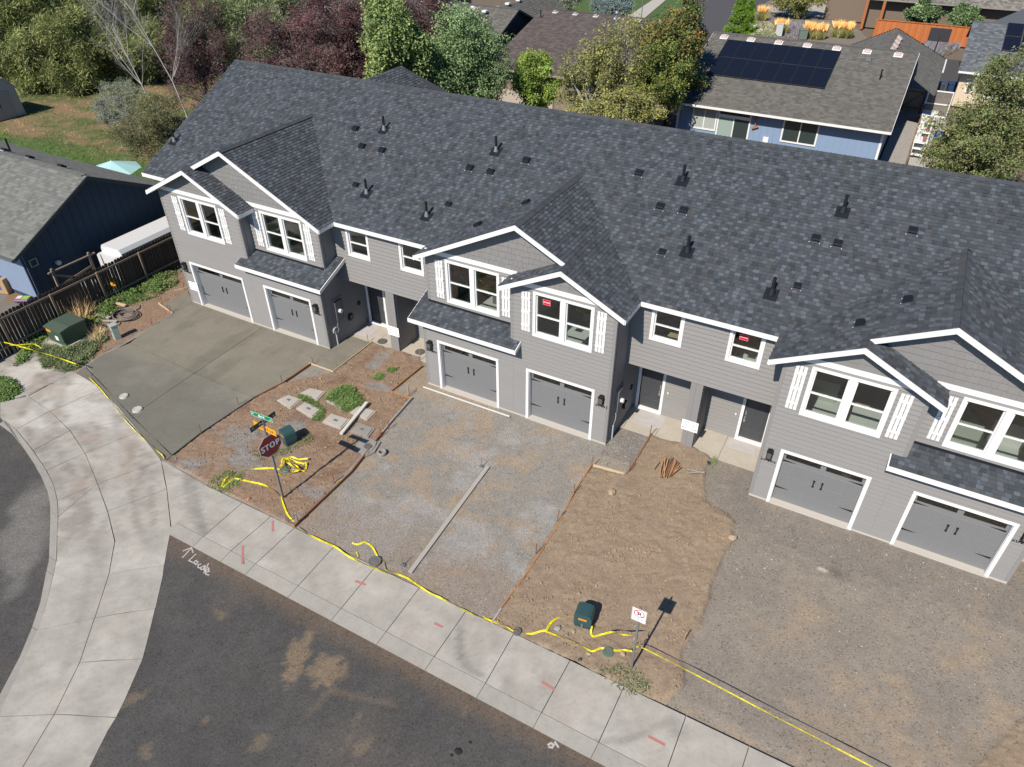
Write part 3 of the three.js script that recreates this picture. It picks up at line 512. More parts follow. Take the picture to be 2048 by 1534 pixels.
// ================================================================ the ground
const speck = (seed, amt, per = 64) => grainTex(512, 1, (u, v) => { const a = fbm(u * per, v * per, 3, seed, per), b = hash(Math.floor(u * 512), Math.floor(v * 512), seed + 5); return 1 - amt * (0.75 * (1 - a) * 1.3 + 0.35 * b); });
const grit = speck(3, 0.42, 48), sandy = speck(9, 0.4, 20), fineGrit = speck(21, 0.3, 96);
const grainy = (seed, lo, light, dark) => grainTex(1024, 1, (u, v) => { const X = u * 1024, Y = v * 1024, h = (k, s) => hash(Math.floor(X / k), Math.floor(Y / k), seed + s); const a = fbm(u * 170, v * 170, 3, seed, 170), b = h(4, 1), c = h(8, 2), d = fbm(u * 24, v * 24, 4, seed + 9, 24); let q = lo + (1 - lo) * (0.62 * a + 0.16 * b + 0.12 * c + 0.2 * d); if (h(5, 3) > 1 - light) q += 0.22; if (h(6, 4) > 1 - dark) q -= 0.25; return q; });
const GRAV_T = grainy(301, 0.54, 0.05, 0.05), ASPH_T = grainy(333, 0.3, 0.025, 0.02), SOIL_T = grainy(366, 0.5, 0.006, 0.012);
const rep = (t, m) => { const c = t.clone(); c.repeat.set(1 / m, 1 / m); c.needsUpdate = true; return c; };
const vmat = (tex, m, rough = 0.95, bump = 0.01) => new THREE.MeshStandardMaterial({ vertexColors: true, map: rep(tex, m), bumpMap: rep(tex, m), bumpScale: bump, roughness: rough });
// a sheet of ground over a plan rectangle; keep(x, z) picks its cells, height and colour are functions
function sheet(x0, x1, z0, z1, step, keep, height, color) {
  const nx = Math.round((x1 - x0) / step), nz = Math.round((z1 - z0) / step), P = [], C = [], W = [], I = [], c = new THREE.Color();
  for (let j = 0; j <= nz; j++) for (let i = 0; i <= nx; i++) { const x = x0 + (x1 - x0) * i / nx, z = z0 + (z1 - z0) * j / nz; P.push(x, height(x, z), z); color(x, z, c); C.push(c.r, c.g, c.b); W.push(x, -z); }
  for (let j = 0; j < nz; j++) for (let i = 0; i < nx; i++) { const x = x0 + (x1 - x0) * (i + 0.5) / nx, z = z0 + (z1 - z0) * (j + 0.5) / nz; if (!keep(x, z)) continue; const a = j * (nx + 1) + i, b = a + nx + 1; I.push(a, b, a + 1, a + 1, b, b + 1); }
  const g = new THREE.BufferGeometry(); g.setAttribute('position', new THREE.Float32BufferAttribute(P, 3)); g.setAttribute('color', new THREE.Float32BufferAttribute(C, 3)); g.setAttribute('uv', new THREE.Float32BufferAttribute(W, 2)); g.setIndex(I); g.computeVertexNormals();
  return g;
}
const mixc = (c, a, b, t) => c.setRGB(lerp(a[0], b[0], t), lerp(a[1], b[1], t), lerp(a[2], b[2], t));

// plan outlines, in metres
const DRIVE = [[-22.28, 5.58], [-22.33, 4.74], [-22.39, 2.35], [-22.34, 1.26], [-22.40, 0.04], [-14.40, 0.01], [-14.37, 1.27], [-14.43, 2.72], [-14.74, 3.91], [-14.92, 6.41], [-14.85, 7.64]];
const DIRT2 = [[-2.00, 8.11], [-2.12, 1.27], [-0.98, 1.11], [-0.95, -1.19], [0.31, -1.34], [1.17, -1.17], [1.32, -0.34], [1.50, 0.52], [1.78, 1.04], [2.38, 1.19], [2.77, 1.45], [2.87, 2.14], [2.85, 2.86], [2.78, 3.66], [2.84, 4.11], [2.90, 5.46], [2.83, 6.01], [2.75, 6.59], [3.13, 7.37], [2.89, 7.99], [0.46, 8.15]];
const DIRT1 = [[-14.82, 7.93], [-14.92, 7.62], [-14.99, 6.38], [-14.81, 3.86], [-14.48, 2.68], [-13.23, 1.21], [-13.21, -1.23], [-10.83, -1.28], [-10.37, -0.78], [-10.47, 1.18], [-9.55, 1.16], [-9.02, 8.06]];
const DIRT0 = [[-25.41, 7.22], [-26.81, 4.11], [-25.95, -0.48], [-25.06, -2.11], [-22.48, -0.02], [-22.40, 1.23], [-22.47, 2.30], [-22.41, 4.70], [-22.33, 5.74], [-22.28, 6.10]];
const DIRT3 = [[9.6, 5.8], [12.6, 0.5], [16, 0.5], [16, 8.1], [8.4, 8.1], [8.9, 7.2]];
const LOT_Z = 8.1, LOT_X0 = -27.5, LOT_X1 = 16.4;
const dirtAt = (x, z) => { const w = 0.16 * (fbm(x * 2.2, z * 2.2, 3, 71) - 0.5) * 2; return Math.max(sst(-0.06, 0.06, within(DIRT2, x, z) + w * 0.7), sst(-0.02, 0.02, within(DIRT1, x, z)), sst(-0.1, 0.1, within(DIRT0, x, z) + w), sst(-0.08, 0.08, within(DIRT3, x, z) + w * 0.5)); };
function lotHeight(x, z) {
  const d = dirtAt(x, z); if (x < -22.2) return 0.02 * fbm(x * 2, z * 2, 3, 4) + 0.05 * d * fbm(x * 1.2, z * 1.2, 3, 31);
  const lump = fbm(x * 3.1, z * 3.1, 4, 8), foot = Math.abs(fbm(x * 5.4 + 9 + 1.6 * fbm(x * 2, z * 2, 2, 61), z * 6.2 + 1.6 * fbm(x * 2 + 5, z * 2, 2, 62), 3, 12) - 0.5), tread = Math.abs(fbm(x * 2.1 + 3, z * 5.4, 2, 16) - 0.5);
  const rough = within(DIRT2, x, z) > 0 ? 0.03 + 0.03 * lump + 0.03 * sst(0, 0.05, foot) * sst(0.4, 0.6, fbm(x * 0.9, z * 0.9, 2, 19)) + 0.02 * fbm(x * 9, z * 9, 2, 18) + 0.012 * sst(0, 0.06, tread) : 0.05 * lump + 0.03 * sst(0.0, 0.1, foot);
  return 0.012 * fbm(x * 5, z * 5, 3, 20) + d * rough - 0.06 * sst(7.6, 8.05, z) * sst(1.2, 3, x);
}
const T_DIRT2 = [0.325, 0.248, 0.172], T_DIRT1 = [0.3, 0.205, 0.137], T_GRAV = [0.285, 0.266, 0.232], T_DUST = [0.365, 0.285, 0.2], T_GRAVC = [0.29, 0.252, 0.206], T_STONE = [0.4, 0.395, 0.38], T_DARK = [0.19, 0.172, 0.155];
const blob = (x, z, bx0, bz0, rx, rz, a = 0) => { const c = Math.cos(a), s = Math.sin(a), u = ((x - bx0) * c + (z - bz0) * s) / rx, v = (-(x - bx0) * s + (z - bz0) * c) / rz; return u * u + v * v; };
const WALKCUT = [[-26.42, 8.21], [-25.80, 6.97], [-25.69, 6.08], [-24.18, 5.88], [-23.69, 6.53], [-22.57, 6.11], [-22.22, 6.12], [-20.90, 6.26], [-18.69, 6.80], [-17.02, 7.31], [-15.23, 7.94], [-14.76, 8.08], [-13.44, 9.19], [-16.67, 10.96], [-21.61, 10.96]];
function lotColor(x, z, c) {
  const n1 = fbm(x * 0.55, z * 0.55, 4, 40), n2 = fbm(x * 1.7, z * 1.7, 4, 50), n3 = fbm(x * 6, z * 6, 3, 60), d = dirtAt(x, z);
  if (x < -0.9 && within(DIRT2, x, z) < 0.02) {                       // pad between the form boards, and its strip by the wall
    mixc(c, T_GRAV, T_DUST, 0.85 * sst(0.47, 0.66, n2 * 0.6 + n1 * 0.4 + (z < 3 ? 0.04 : 0)));
    const s = sst(0.54, 0.72, fbm(x * 1.1 + 7, z * 1.1, 4, 90)) * (z > 1.2 ? 1 : 0.3); c.lerp(lin(...T_STONE), 0.6 * s);
    const sand = Math.exp(-(((x + 6.25) / 0.42) ** 2 + ((z - 2.75) / 0.3) ** 2)); c.lerp(lin(0.42, 0.3, 0.17), 0.8 * sand * sst(0.3, 0.6, n3));
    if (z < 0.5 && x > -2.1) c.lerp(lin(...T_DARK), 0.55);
    if (z > 6.2) c.lerp(lin(0.3, 0.235, 0.18), 0.6 * sst(6.2, 7.4, z + n2));
  } else {
    mixc(c, T_GRAVC, T_DUST, 0.75 * sst(0.48, 0.7, n1 * 0.5 + n2 * 0.5)); c.lerp(lin(0.225, 0.203, 0.175), 0.45 * sst(0.48, 0.66, fbm(x * 0.8 + 30, z * 0.8, 4, 44)));
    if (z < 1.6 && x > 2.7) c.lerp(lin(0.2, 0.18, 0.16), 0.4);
    c.lerp(lin(0.1, 0.09, 0.08), 0.6 * Math.exp(-(blob(x, z, 5.83, 1.90, 0.3, 0.2)))); c.lerp(lin(0.7, 0.62, 0.5), 0.6 * sst(1, 0.3, blob(x, z, 5.44, 1.98, 0.2, 0.1) + n3 - 0.5));
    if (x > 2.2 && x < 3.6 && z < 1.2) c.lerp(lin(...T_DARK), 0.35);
  }
  if (d > 0) {
    const t = within(DIRT2, x, z) > -0.25 || x > 8 ? T_DIRT2 : T_DIRT1, k = [t[0], t[1], t[2]], m = lerp(0.94, 1.06, n2) * lerp(0.95, 1.05, n3);
    const col = lin(k[0] * m, k[1] * m, k[2] * m);
    if (t === T_DIRT1 && x > -17) { const g = sst(0.66, 0.8, fbm(x * 0.9 + 2, z * 0.9 + 5, 4, 77) + 0.2 * Math.exp(-(((x + 12.6) / 1.7) ** 2 + ((z - 5.6) / 1.5) ** 2))); col.lerp(lin(0.27, 0.26, 0.245), 0.85 * g); col.lerp(lin(0.16, 0.095, 0.06), 0.5 * sst(0.6, 0.75, fbm(x * 1.5, z * 1.5 + 40, 3, 66))); }
    c.lerp(col, d);
  }
  const m = lerp(0.9, 1.1, n3); c.multiplyScalar(m);
}
const bayFoot = (x, z) => BAYS.some((b) => x > b.x0 + 0.1 && x < b.x1 - 0.1 && z < -0.12) || (z < -1.3 && x > -14.5);
const slabFree = (x, z) => !(within(DRIVE, x, z) > 0.12) && !(x < -14.5 && within(WALKCUT, x, z) > 0.1);
const lotStep = 0.064;
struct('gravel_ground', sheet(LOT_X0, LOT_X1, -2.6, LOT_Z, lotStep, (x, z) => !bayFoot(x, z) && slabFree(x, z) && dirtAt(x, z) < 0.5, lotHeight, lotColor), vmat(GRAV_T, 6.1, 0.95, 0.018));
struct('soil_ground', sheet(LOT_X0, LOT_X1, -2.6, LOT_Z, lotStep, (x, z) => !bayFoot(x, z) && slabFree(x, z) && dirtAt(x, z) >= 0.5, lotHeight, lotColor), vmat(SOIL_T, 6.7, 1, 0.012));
// loose stones on the gravel
{
  const stone = new THREE.IcosahedronGeometry(0.5, 0); { const p = stone.attributes.position; const r = rng(2); const seen = {}; for (let i = 0; i < p.count; i++) { const k = [p.getX(i), p.getY(i), p.getZ(i)].map((v) => v.toFixed(2)).join(); const f = seen[k] ??= 0.75 + 0.5 * r(); p.setXYZ(i, p.getX(i) * f, p.getY(i) * f * 0.7, p.getZ(i) * f); } stone.computeVertexNormals(); }
  const r = rng(77), A = []; const N = 36000;
  while (A.length < N) {
    const x = rr(-16, 12.5, r), z = rr(-1.1, 8.05, r); if (bayFoot(x, z) || !slabFree(x, z) || within(DRIVE, x, z) > -0.05) continue;
    const d = dirtAt(x, z), inPad = x > -9.6 && x < -0.9; let w = d > 0.5 ? (x < -8 ? 0.3 * sst(0.64, 0.78, fbm(x * 0.9 + 2, z * 0.9 + 5, 4, 77) + 0.2 * Math.exp(-(((x + 12.6) / 1.7) ** 2 + ((z - 5.6) / 1.5) ** 2))) + 0.015 : 0.006) : inPad ? 0.25 + 0.75 * sst(0.5, 0.7, fbm(x * 1.1 + 7, z * 1.1, 4, 90)) : 0.1;
    if (r() > w) continue; A.push([x, z, inPad ? rr(0.012, 0.036, r) : rr(0.008, 0.024, r)]);
  }
  const I = shadows(new THREE.InstancedMesh(stone, mat([1, 1, 1], 0.95), N)), m = new THREE.Matrix4(), q = new THREE.Quaternion(), e = new THREE.Euler();
  A.forEach(([x, z, s], i) => { e.set(r() * 6, r() * 6, r() * 6); m.compose(V(x, lotHeight(x, z) + s * 0.12, z), q.setFromEuler(e), V(s, s, s)); I.setMatrixAt(i, m); const v = rr(0.2, 0.4, r); I.setColorAt(i, lin(v, v * 0.975, v * 0.93)); });
  I.name = 'gravel'; scene.add(tag(I, 'loose grey gravel stones scattered over the unpaved lots', 'gravel', null, 'stuff'));
}
{ // clods on the bare soil, pale chips on the right lot
  const r = rng(78), g = new THREE.IcosahedronGeometry(0.5, 0), A = [], B = []; let n = 0;
  while (A.length < 7000 && n++ < 2e5) { const x = rr(-25, 3, r), z = rr(-1, 8.05, r); if (bayFoot(x, z) || !slabFree(x, z) || within(DRIVE, x, z) > -0.05 || dirtAt(x, z) < 0.6) continue; if (r() > 0.25 + 0.75 * sst(0.5, 0.65, fbm(x * 1.3, z * 1.3, 3, 79))) continue; A.push([x, z, rr(0.02, 0.07, r) * (r() < 0.06 ? 1.7 : 1)]); }
  while (B.length < 130) { const x = rr(2.8, 10, r), z = rr(0.3, 6, r) ; if (dirtAt(x, z) > 0.3 || r() > Math.exp(-z * 0.3)) continue; B.push([x, z, rr(0.015, 0.04, r)]); }
  for (const [nm, L, lo, hi, tint, lab, cat] of [['soil_clods', A, 0.75, 1.15, [0.3, 0.222, 0.152], 'clods of dry earth scattered over the bare soil lots', 'clods'], ['debris', B, 0.8, 1.1, [0.6, 0.58, 0.52], 'small pale chips scattered on the gravel before house 20493', 'debris']]) { const I = shadows(new THREE.InstancedMesh(g, mat([1, 1, 1], 1), L.length)), m = new THREE.Matrix4(), q = new THREE.Quaternion(), e = new THREE.Euler(); L.forEach(([x, z, s], i) => { e.set(r() * 6, r() * 6, r() * 6); m.compose(V(x, lotHeight(x, z) + s * 0.1, z), q.setFromEuler(e), V(s, s * 0.6, s * rr(0.6, 1, r))); I.setMatrixAt(i, m); const k = rr(lo, hi, r); I.setColorAt(i, lin(tint[0] * k, tint[1] * k, tint[2] * k)); }); I.name = nm; scene.add(tag(I, lab, cat, null, 'stuff')); }
}
// everything beyond: one large sheet of dry ground
struct('ground', prism([[-400, -400], [400, -400], [400, 150], [-400, 150]], -0.16, -0.5), mat([0.2, 0.155, 0.11], 1, { map: rep(sandy, 3) }));

// ---------------------------------------------------------------- asphalt
const asphaltMat = new THREE.MeshStandardMaterial({ vertexColors: true, map: rep(ASPH_T, 5.3), bumpMap: rep(ASPH_T, 5.3), bumpScale: 0.012, roughness: 0.95 });
const sandBlobs = [[-5.93, 11.34, 0.3, 0.85, -0.35], [-5.08, 11.24, 0.45, 0.5, 0], [-4.62, 11.87, 0.12, 0.7, 0.1], [-3.77, 11.44, 1.1, 0.09, -0.3], [-3.47, 12.20, 0.1, 0.9, -0.25], [-3.03, 12.43, 0.16, 0.3, 0.2], [-8.72, 14.20, 0.14, 0.4, 0.5], [-7.32, 14.86, 0.22, 0.2, 0], [-8.70, 11.40, 0.3, 0.12, 0], [-5.16, 13.50, 0.2, 0.3, 0], [-1.38, 10.51, 0.12, 0.12, 0], [-6.68, 13.68, 0.12, 0.12, 0]];
function roadColor(x, z, c) {
  const n1 = fbm(x * 0.45, z * 0.45, 4, 140), n2 = fbm(x * 1.4, z * 1.4, 4, 150), n3 = fbm(x * 7, z * 7, 3, 160), v = lerp(0.078, 0.112, n2) * lerp(0.9, 1.1, n1);
  c.setRGB(v * 1.03, v, v * 0.95);
  c.lerp(lin(0.14, 0.122, 0.104), 0.5 * sst(0.5, 0.7, n1 * 0.5 + fbm(x * 0.9 + 8, z * 0.9, 4, 170) * 0.5));
  if (x < -13.5) { const u = blob(x, z, -16.22, 12.05, 2.4, 0.8, 0.75); c.lerp(lin(0.27, 0.26, 0.24), 0.7 * sst(1.25, 0.2, u + (n2 - 0.5) * 1.6)); }
  for (const b of sandBlobs) { const u = blob(x, z, b[0], b[1], b[2], b[3], b[4]) + (n3 - 0.5) * 1.3; c.lerp(lin(0.36, 0.265, 0.165), (b[3] / b[2] > 2.9 || b[2] / b[3] > 3 ? 0.2 : b[2] > 0.25 && b[3] > 0.45 ? 0.6 : 0.3) * sst(1.25, 0.3, u + (n3 - 0.5) * 1.5 + (n2 - 0.5) * 1.4)); }
  const edge = z - 10.1; if (x > -13.6 && edge < 0.9) c.lerp(lin(0.2, 0.145, 0.1), 0.75 * sst(0.7, 0.0, edge + (n3 - 0.5) * 0.6));
  c.multiplyScalar(lerp(0.88, 1.12, n3));
}
const APRON_R = [[-12.28, 10.04], [-11.91, 10.45], [-11.15, 11.24], [-10.44, 12.09], [-9.44, 13.30], [-8.91, 14.26], [-8.59, 14.99], [-8.21, 15.75], [-7.95, 16.43], [-7.59, 17.14]], APRON_L = [[-21.82, 9.46], [-20.93, 9.55], [-19.74, 9.85], [-18.73, 10.15], [-17.89, 10.44], [-17.12, 10.75], [-16.60, 11.02], [-16.08, 11.35], [-15.43, 11.81], [-14.47, 12.49], [-14.10, 12.83], [-13.30, 13.54], [-12.70, 14.20], [-12.20, 14.84], [-11.62, 15.74], [-11.30, 16.55], [-11.11, 17.23], [-10.98, 17.85]];
const edgeX = (line, z, asc) => { for (let i = 0; i + 1 < line.length; i++) { const [a, b] = [line[i], line[i + 1]]; if ((a[1] <= z && b[1] >= z) || (a[1] >= z && b[1] <= z)) return lerp(a[0], b[0], (z - a[1]) / (b[1] - a[1] + 1e-9)); } return z < line[0][1] ? line[0][0] : line[line.length - 1][0]; };
const ALLEY = [...APRON_R.map(([x, z]) => [x - 0.02, z]), [APRON_R[9][0], 24], [22, 24], [22, 9.9], [APRON_R[0][0], 9.9]];
const STREET = [...APRON_L.map(([x, z]) => [x + 0.02, z]), [APRON_L[17][0] + 0.02, 24], [-40, 24], [-40, APRON_L[0][1] - 2], [APRON_L[0][0] - 3, APRON_L[0][1] - 2.2]];
const ax0 = Math.min(...ALLEY.map((p) => p[0])), sx1 = Math.max(...STREET.map((p) => p[0]));
struct('alley_road', sheet(ax0 - 0.3, 20, 9.8, 17.8, 0.085, (x, z) => within(ALLEY, x, z) > -0.15, () => -0.03, roadColor), asphaltMat);
struct('street_road', sheet(-40, sx1 + 0.2, APRON_L[0][1] - 3, 20, 0.12, (x, z) => within(STREET, x, z) > -0.2, () => -0.035, roadColor), asphaltMat);

// ---------------------------------------------------------------- concrete: every slab its own piece
const concTex = grainTex(512, 1, (u, v) => { const a = fbm(u * 6, v * 6, 5, 200, 6), b = fbm(u * 40, v * 40, 3, 210, 40); return 0.72 + 0.2 * a + 0.08 * b + (b < 0.3 ? -0.05 : 0); });
const concBump = rep(fineGrit, 0.6);
const conc = (c, m, rough = 0.9) => mat(c, rough, { map: rep(concTex, m), bumpMap: concBump, bumpScale: 0.002 });
const KERB = [[0.37, 0.352, 0.315], [0.345, 0.33, 0.295]].map((c, i) => conc(c, 1.7 + i));
// stained concrete: dirt tracked over the slabs follows the ground, not the slab
const stainMat = new THREE.MeshStandardMaterial({ vertexColors: true, map: rep(concTex, 2.3), bumpMap: concBump, bumpScale: 0.002, roughness: 0.9 });
function inset(poly, k) { const v = poly.map(([x, z]) => new THREE.Vector2(x, z)), s = THREE.ShapeUtils.area(v) > 0 ? 1 : -1; return v.map((p, i) => { const a = v[(i + v.length - 1) % v.length], b = v[(i + 1) % v.length], e1 = p.clone().sub(a).normalize(), e2 = b.clone().sub(p).normalize(), n1 = new THREE.Vector2(-e1.y, e1.x).multiplyScalar(s), n2 = new THREE.Vector2(-e2.y, e2.x).multiplyScalar(s), n = n1.clone().add(n2), d = n.dot(n1) || 1; n.multiplyScalar(Math.min(k / d, k * 2.5)); return [p.x + n.x, p.y + n.y]; }); }
// the top of a slab cut fine enough to carry its stains
function stainedSlab(poly, top, bottom, color) {
  const P = inset(poly, 0.009), xs = P.map((p) => p[0]), zs = P.map((p) => p[1]), x0 = Math.min(...xs), x1 = Math.max(...xs), z0 = Math.min(...zs), z1 = Math.max(...zs), st = 0.12, out = [];
  const clip = (poly, f) => { const r = []; for (let i = 0; i < poly.length; i++) { const a = poly[i], b = poly[(i + 1) % poly.length], fa = f(a), fb = f(b); if (fa >= 0) r.push(a); if ((fa >= 0) !== (fb >= 0)) { const t = fa / (fa - fb); r.push([lerp(a[0], b[0], t), lerp(a[1], b[1], t)]); } } return r; };
  const pos = [], col = [], uv = [], c = new THREE.Color(); const put = (p, y) => { pos.push(p[0], typeof y === 'function' ? y(p[0], p[1]) : y, p[1]); color(p[0], p[1], c); col.push(c.r, c.g, c.b); uv.push(p[0], -p[1]); };
  for (let x = x0; x < x1; x += st) { const strip = clip(clip(P, (p) => p[0] - x), (p) => x + st - p[0]); if (strip.length < 3) continue; for (let z = z0; z < z1; z += st) { const q = clip(clip(strip, (p) => p[1] - z), (p) => z + st - p[1]); for (let i = 1; i + 1 < q.length; i++) { const f = (q[i][0] - q[0][0]) * (q[i + 1][1] - q[0][1]) - (q[i][1] - q[0][1]) * (q[i + 1][0] - q[0][0]) > 0; for (const k of f ? [0, i + 1, i] : [0, i, i + 1]) put(q[k], top); } } }
  for (let i = 0; i < P.length; i++) { const a = P[i], b = P[(i + 1) % P.length]; for (const [p, y] of [[a, top], [b, top], [b, bottom], [a, top], [b, bottom], [a, bottom]]) put(p, y); }
  const g = tri(pos, uv); g.setAttribute('color', new THREE.Float32BufferAttribute(col, 3)); return g;
}
const strk = (x, z, a, f, s) => { const c = Math.cos(a), q = Math.sin(a); return fbm((x * c + z * q) * f * 0.25, (-x * q + z * c) * f, 4, s); };
const TYRES = [[[[-13.70, 8.14], [-13.09, 8.59], [-12.37, 9.07], [-11.71, 9.42], [-11.21, 9.64]], 0.17, 0.5], [[[-13.57, 7.94], [-12.57, 8.69], [-11.68, 9.29], [-11.03, 9.61]], 0.14, 0.55], [[[-14.71, 9.48], [-14.07, 9.87], [-13.45, 10.25], [-12.99, 10.46]], 0.15, 0.4], [[[-14.31, 9.00], [-13.63, 9.51], [-12.88, 10.06]], 0.13, 0.45], [[[-2.68, 8.65], [-2.47, 9.09], [-2.15, 9.44], [-1.83, 9.58]], 0.1, 0.6], [[[-2.60, 8.68], [-2.30, 9.16], [-1.98, 9.47], [-1.51, 9.56]], 0.06, 0.5], [[[1.33, 10.01], [2.40, 9.27], [2.90, 8.61], [3.16, 8.30]], 0.13, 0.4], [[[-19.98, 8.83], [-18.52, 9.38], [-17.25, 9.95], [-16.11, 10.62]], 0.2, 0.35], [[[-22.18, 8.05], [-20.08, 8.56], [-18.04, 9.12], [-16.46, 9.78], [-15.25, 10.40]], 0.22, 0.3], [[[-19.61, 6.65], [-18.02, 7.44], [-16.60, 8.19], [-15.40, 8.93]], 0.2, 0.3], [[[-12.85, 12.40], [-12.04, 13.10], [-11.28, 13.91], [-10.59, 14.82]], 0.15, 0.25]];
function walkColor(x, z, c) {
  const n1 = fbm(x * 0.6, z * 0.6, 4, 240), n2 = fbm(x * 2.1, z * 2.1, 4, 250), n3 = fbm(x * 8, z * 8, 3, 260), s = 0.6 * strk(x, z, 0.45, 3.2, 270) + 0.4 * fbm(x * 5.5, z * 5.5, 3, 275);
  c.setRGB(0.46, 0.437, 0.39).multiplyScalar(lerp(0.78, 1.12, n2));
  const dirty = lerp(0.42, 1, sst(-12.5, -15.5, x) * sst(15, 10.5, z));
  c.lerp(lin(0.27, 0.245, 0.215), dirty * 0.85 * sst(0.43, 0.66, n1 * 0.35 + s * 0.65)); c.lerp(lin(0.36, 0.29, 0.225), dirty * 0.5 * sst(0.54, 0.72, n2 * 0.5 + fbm(x * 1.2 + 4, z * 1.2, 3, 280) * 0.5));
  c.lerp(lin(0.6, 0.575, 0.53), 0.7 * (x < -14 ? 1 : 0.4) * sst(0.56, 0.7, fbm(x * 0.8 + 20, z * 0.8, 4, 290)));
  // tyre marks curving from the crossing on to the walk
  for (const [t, w, k] of TYRES) { if (Math.abs(x - t[0][0]) > 2.5) continue; let d = 9; for (let i = 0; i + 1 < t.length; i++) { const [ax, az] = t[i], dx = t[i + 1][0] - ax, dz = t[i + 1][1] - az, q = clamp(((x - ax) * dx + (z - az) * dz) / (dx * dx + dz * dz)); d = Math.min(d, Math.hypot(x - ax - q * dx, z - az - q * dz)); } if (d < w) c.lerp(lin(0.2, 0.19, 0.17), k * sst(w, w * 0.4, d) * sst(0.2, 0.5, n3)); }
  c.multiplyScalar(lerp(0.9, 1.08, n3));
}
const WT0 = 0.045;
const walk = sgroup('sidewalk');
function slab(poly, top = WT0, parent = walk, name = 'slab', color = walkColor, m = stainMat) { return struct(name, stainedSlab(poly, top, -0.2, color), m, parent); }
const pl = (arr) => arr;
// joints of the straight walk, lot edge -> back of kerb -> road
const jn = [[-15.09, 7.96], [-12.42, 8.09], [-11.17, 8.09], [-9.96, 8.13], [-8.99, 8.12], [-7.45, 8.17], [-5.91, 8.22], [-4.37, 8.20], [-2.82, 8.19], [-1.34, 8.23], [0.30, 8.17], [1.78, 8.19], [3.36, 8.18], [4.87, 8.16]].map((p) => p[0]);
const zLot = 8.1, zJ = 9.69, zR = 10.1;
const jb = [[-12.37, 9.89], [-12.36, 9.89], [-11.17, 9.87], [-10.02, 9.85], [-9.03, 9.68], [-7.41, 9.66], [-5.86, 9.68], [-4.34, 9.70], [-2.81, 9.69], [-1.28, 9.71], [0.29, 9.69], [1.78, 9.70], [3.38, 9.65], [4.83, 9.56]].map((p) => p[0]);
for (let k = 6.5; k < 20; k += 1.53) { jn.push(k); jb.push(k - 0.03); }
const APX = jn[0];
for (let i = 1; i + 1 < jn.length; i++) {
  const a = i === 1 ? [[-15.05, zLot - 0.05], [-14.55, zLot], [jn[1], zLot]] : [[jn[i], zLot], [jn[i + 1], zLot]];
  if (i === 1) slab([[jn[1], zLot], [jn[2], zLot], [jb[2], zJ], [jb[1] + 0.01, zJ]]); else slab([...a, [jb[i + 1], zJ], [jb[i], zJ]]);
  // rolled kerb: sloping down to the road
  const k = part('kerb', prism(inset([[jb[i], zJ], [jb[i + 1], zJ], [jb[i + 1] - 0.02, zR], [jb[i] - 0.02, zR]], 0.006), (x, z) => lerp(WT0, -0.012, clamp((z - zJ) / (zR - zJ)) ** 1.5), -0.2), KERB[i % 2], walk);
}
// the curved crossing of the alley mouth: three lanes of slabs between four lines
const LN = {
  road: APRON_L, kerb: [[-22.16, 9.21], [-20.96, 9.36], [-19.39, 9.76], [-18.05, 10.16], [-17.18, 10.48], [-16.45, 10.86], [-15.80, 11.28], [-15.07, 11.81], [-14.24, 12.41], [-13.85, 12.77], [-13.02, 13.56], [-12.53, 14.12], [-11.74, 15.15], [-11.22, 15.94], [-10.88, 16.70], [-10.68, 17.38], [-10.49, 18.07]],
  mid: [[-22.43, 7.96], [-20.86, 8.12], [-19.21, 8.47], [-17.62, 9.02], [-15.99, 9.74], [-14.64, 10.39], [-13.34, 11.11], [-12.84, 11.56], [-12.44, 12.00], [-11.50, 13.15], [-10.66, 14.20], [-9.97, 15.38], [-9.46, 16.48], [-9.23, 17.17], [-9.01, 17.85]],
};
const poly = (s) => s;
const apronTop = (x, z) => z < 8.6 ? 0.03 : lerp(0.03, -0.022, sst(1.3, 0, edgeX(APRON_R, z) - x) * sst(8.6, 10.2, z));
const S = (pts) => slab(pts, apronTop);
S([[-22.42, 7.96], [-22.39, 7.08], [-20.89, 6.26], [-20.34, 6.24], [-20.84, 8.13]]);
S([[-20.84, 8.13], [-20.34, 6.24], [-18.67, 6.81], [-17.82, 7.07], [-19.20, 8.47]]);
S([[-19.20, 8.47], [-17.82, 7.07], [-17.00, 7.32], [-17.66, 8.99]]);
S([[-17.66, 8.99], [-17.00, 7.32], [-15.23, 7.92], [-15.04, 7.99], [-15.98, 9.75]]);
S([[-15.98, 9.75], [-15.04, 7.99], [-14.18, 8.58], [-13.80, 8.82], [-14.63, 10.39]]);
S([[-14.63, 10.39], [-13.80, 8.82], [-12.97, 9.44], [-12.32, 9.93], [-13.33, 11.11]]);
S([[-15.04, 7.99], [-14.76, 7.97], [-12.38, 8.11], [-12.33, 9.91], [-13.80, 8.82]]);
S([[-13.35, 11.11], [-12.34, 9.92], [-12.17, 10.10], [-11.83, 10.48], [-11.38, 10.97], [-12.45, 12.00]]);
S([[-12.46, 11.99], [-11.39, 10.97], [-11.09, 11.27], [-10.38, 12.11], [-11.52, 13.14]]);
S([[-11.53, 13.14], [-10.39, 12.11], [-9.85, 12.76], [-9.40, 13.32], [-10.69, 14.19]]);
S([[-10.69, 14.19], [-9.40, 13.32], [-8.86, 14.27], [-8.65, 14.69], [-9.99, 15.37]]);
S([[-9.99, 15.37], [-8.65, 14.69], [-8.54, 15.00], [-8.17, 15.76], [-7.91, 16.43], [-9.26, 17.17], [-9.48, 16.48]]);
S([[-22.98, 8.70], [-22.43, 7.96], [-20.86, 8.12], [-20.95, 9.36], [-22.15, 9.22]]);
S([[-20.95, 9.36], [-20.86, 8.12], [-19.21, 8.47], [-19.37, 9.76]]);
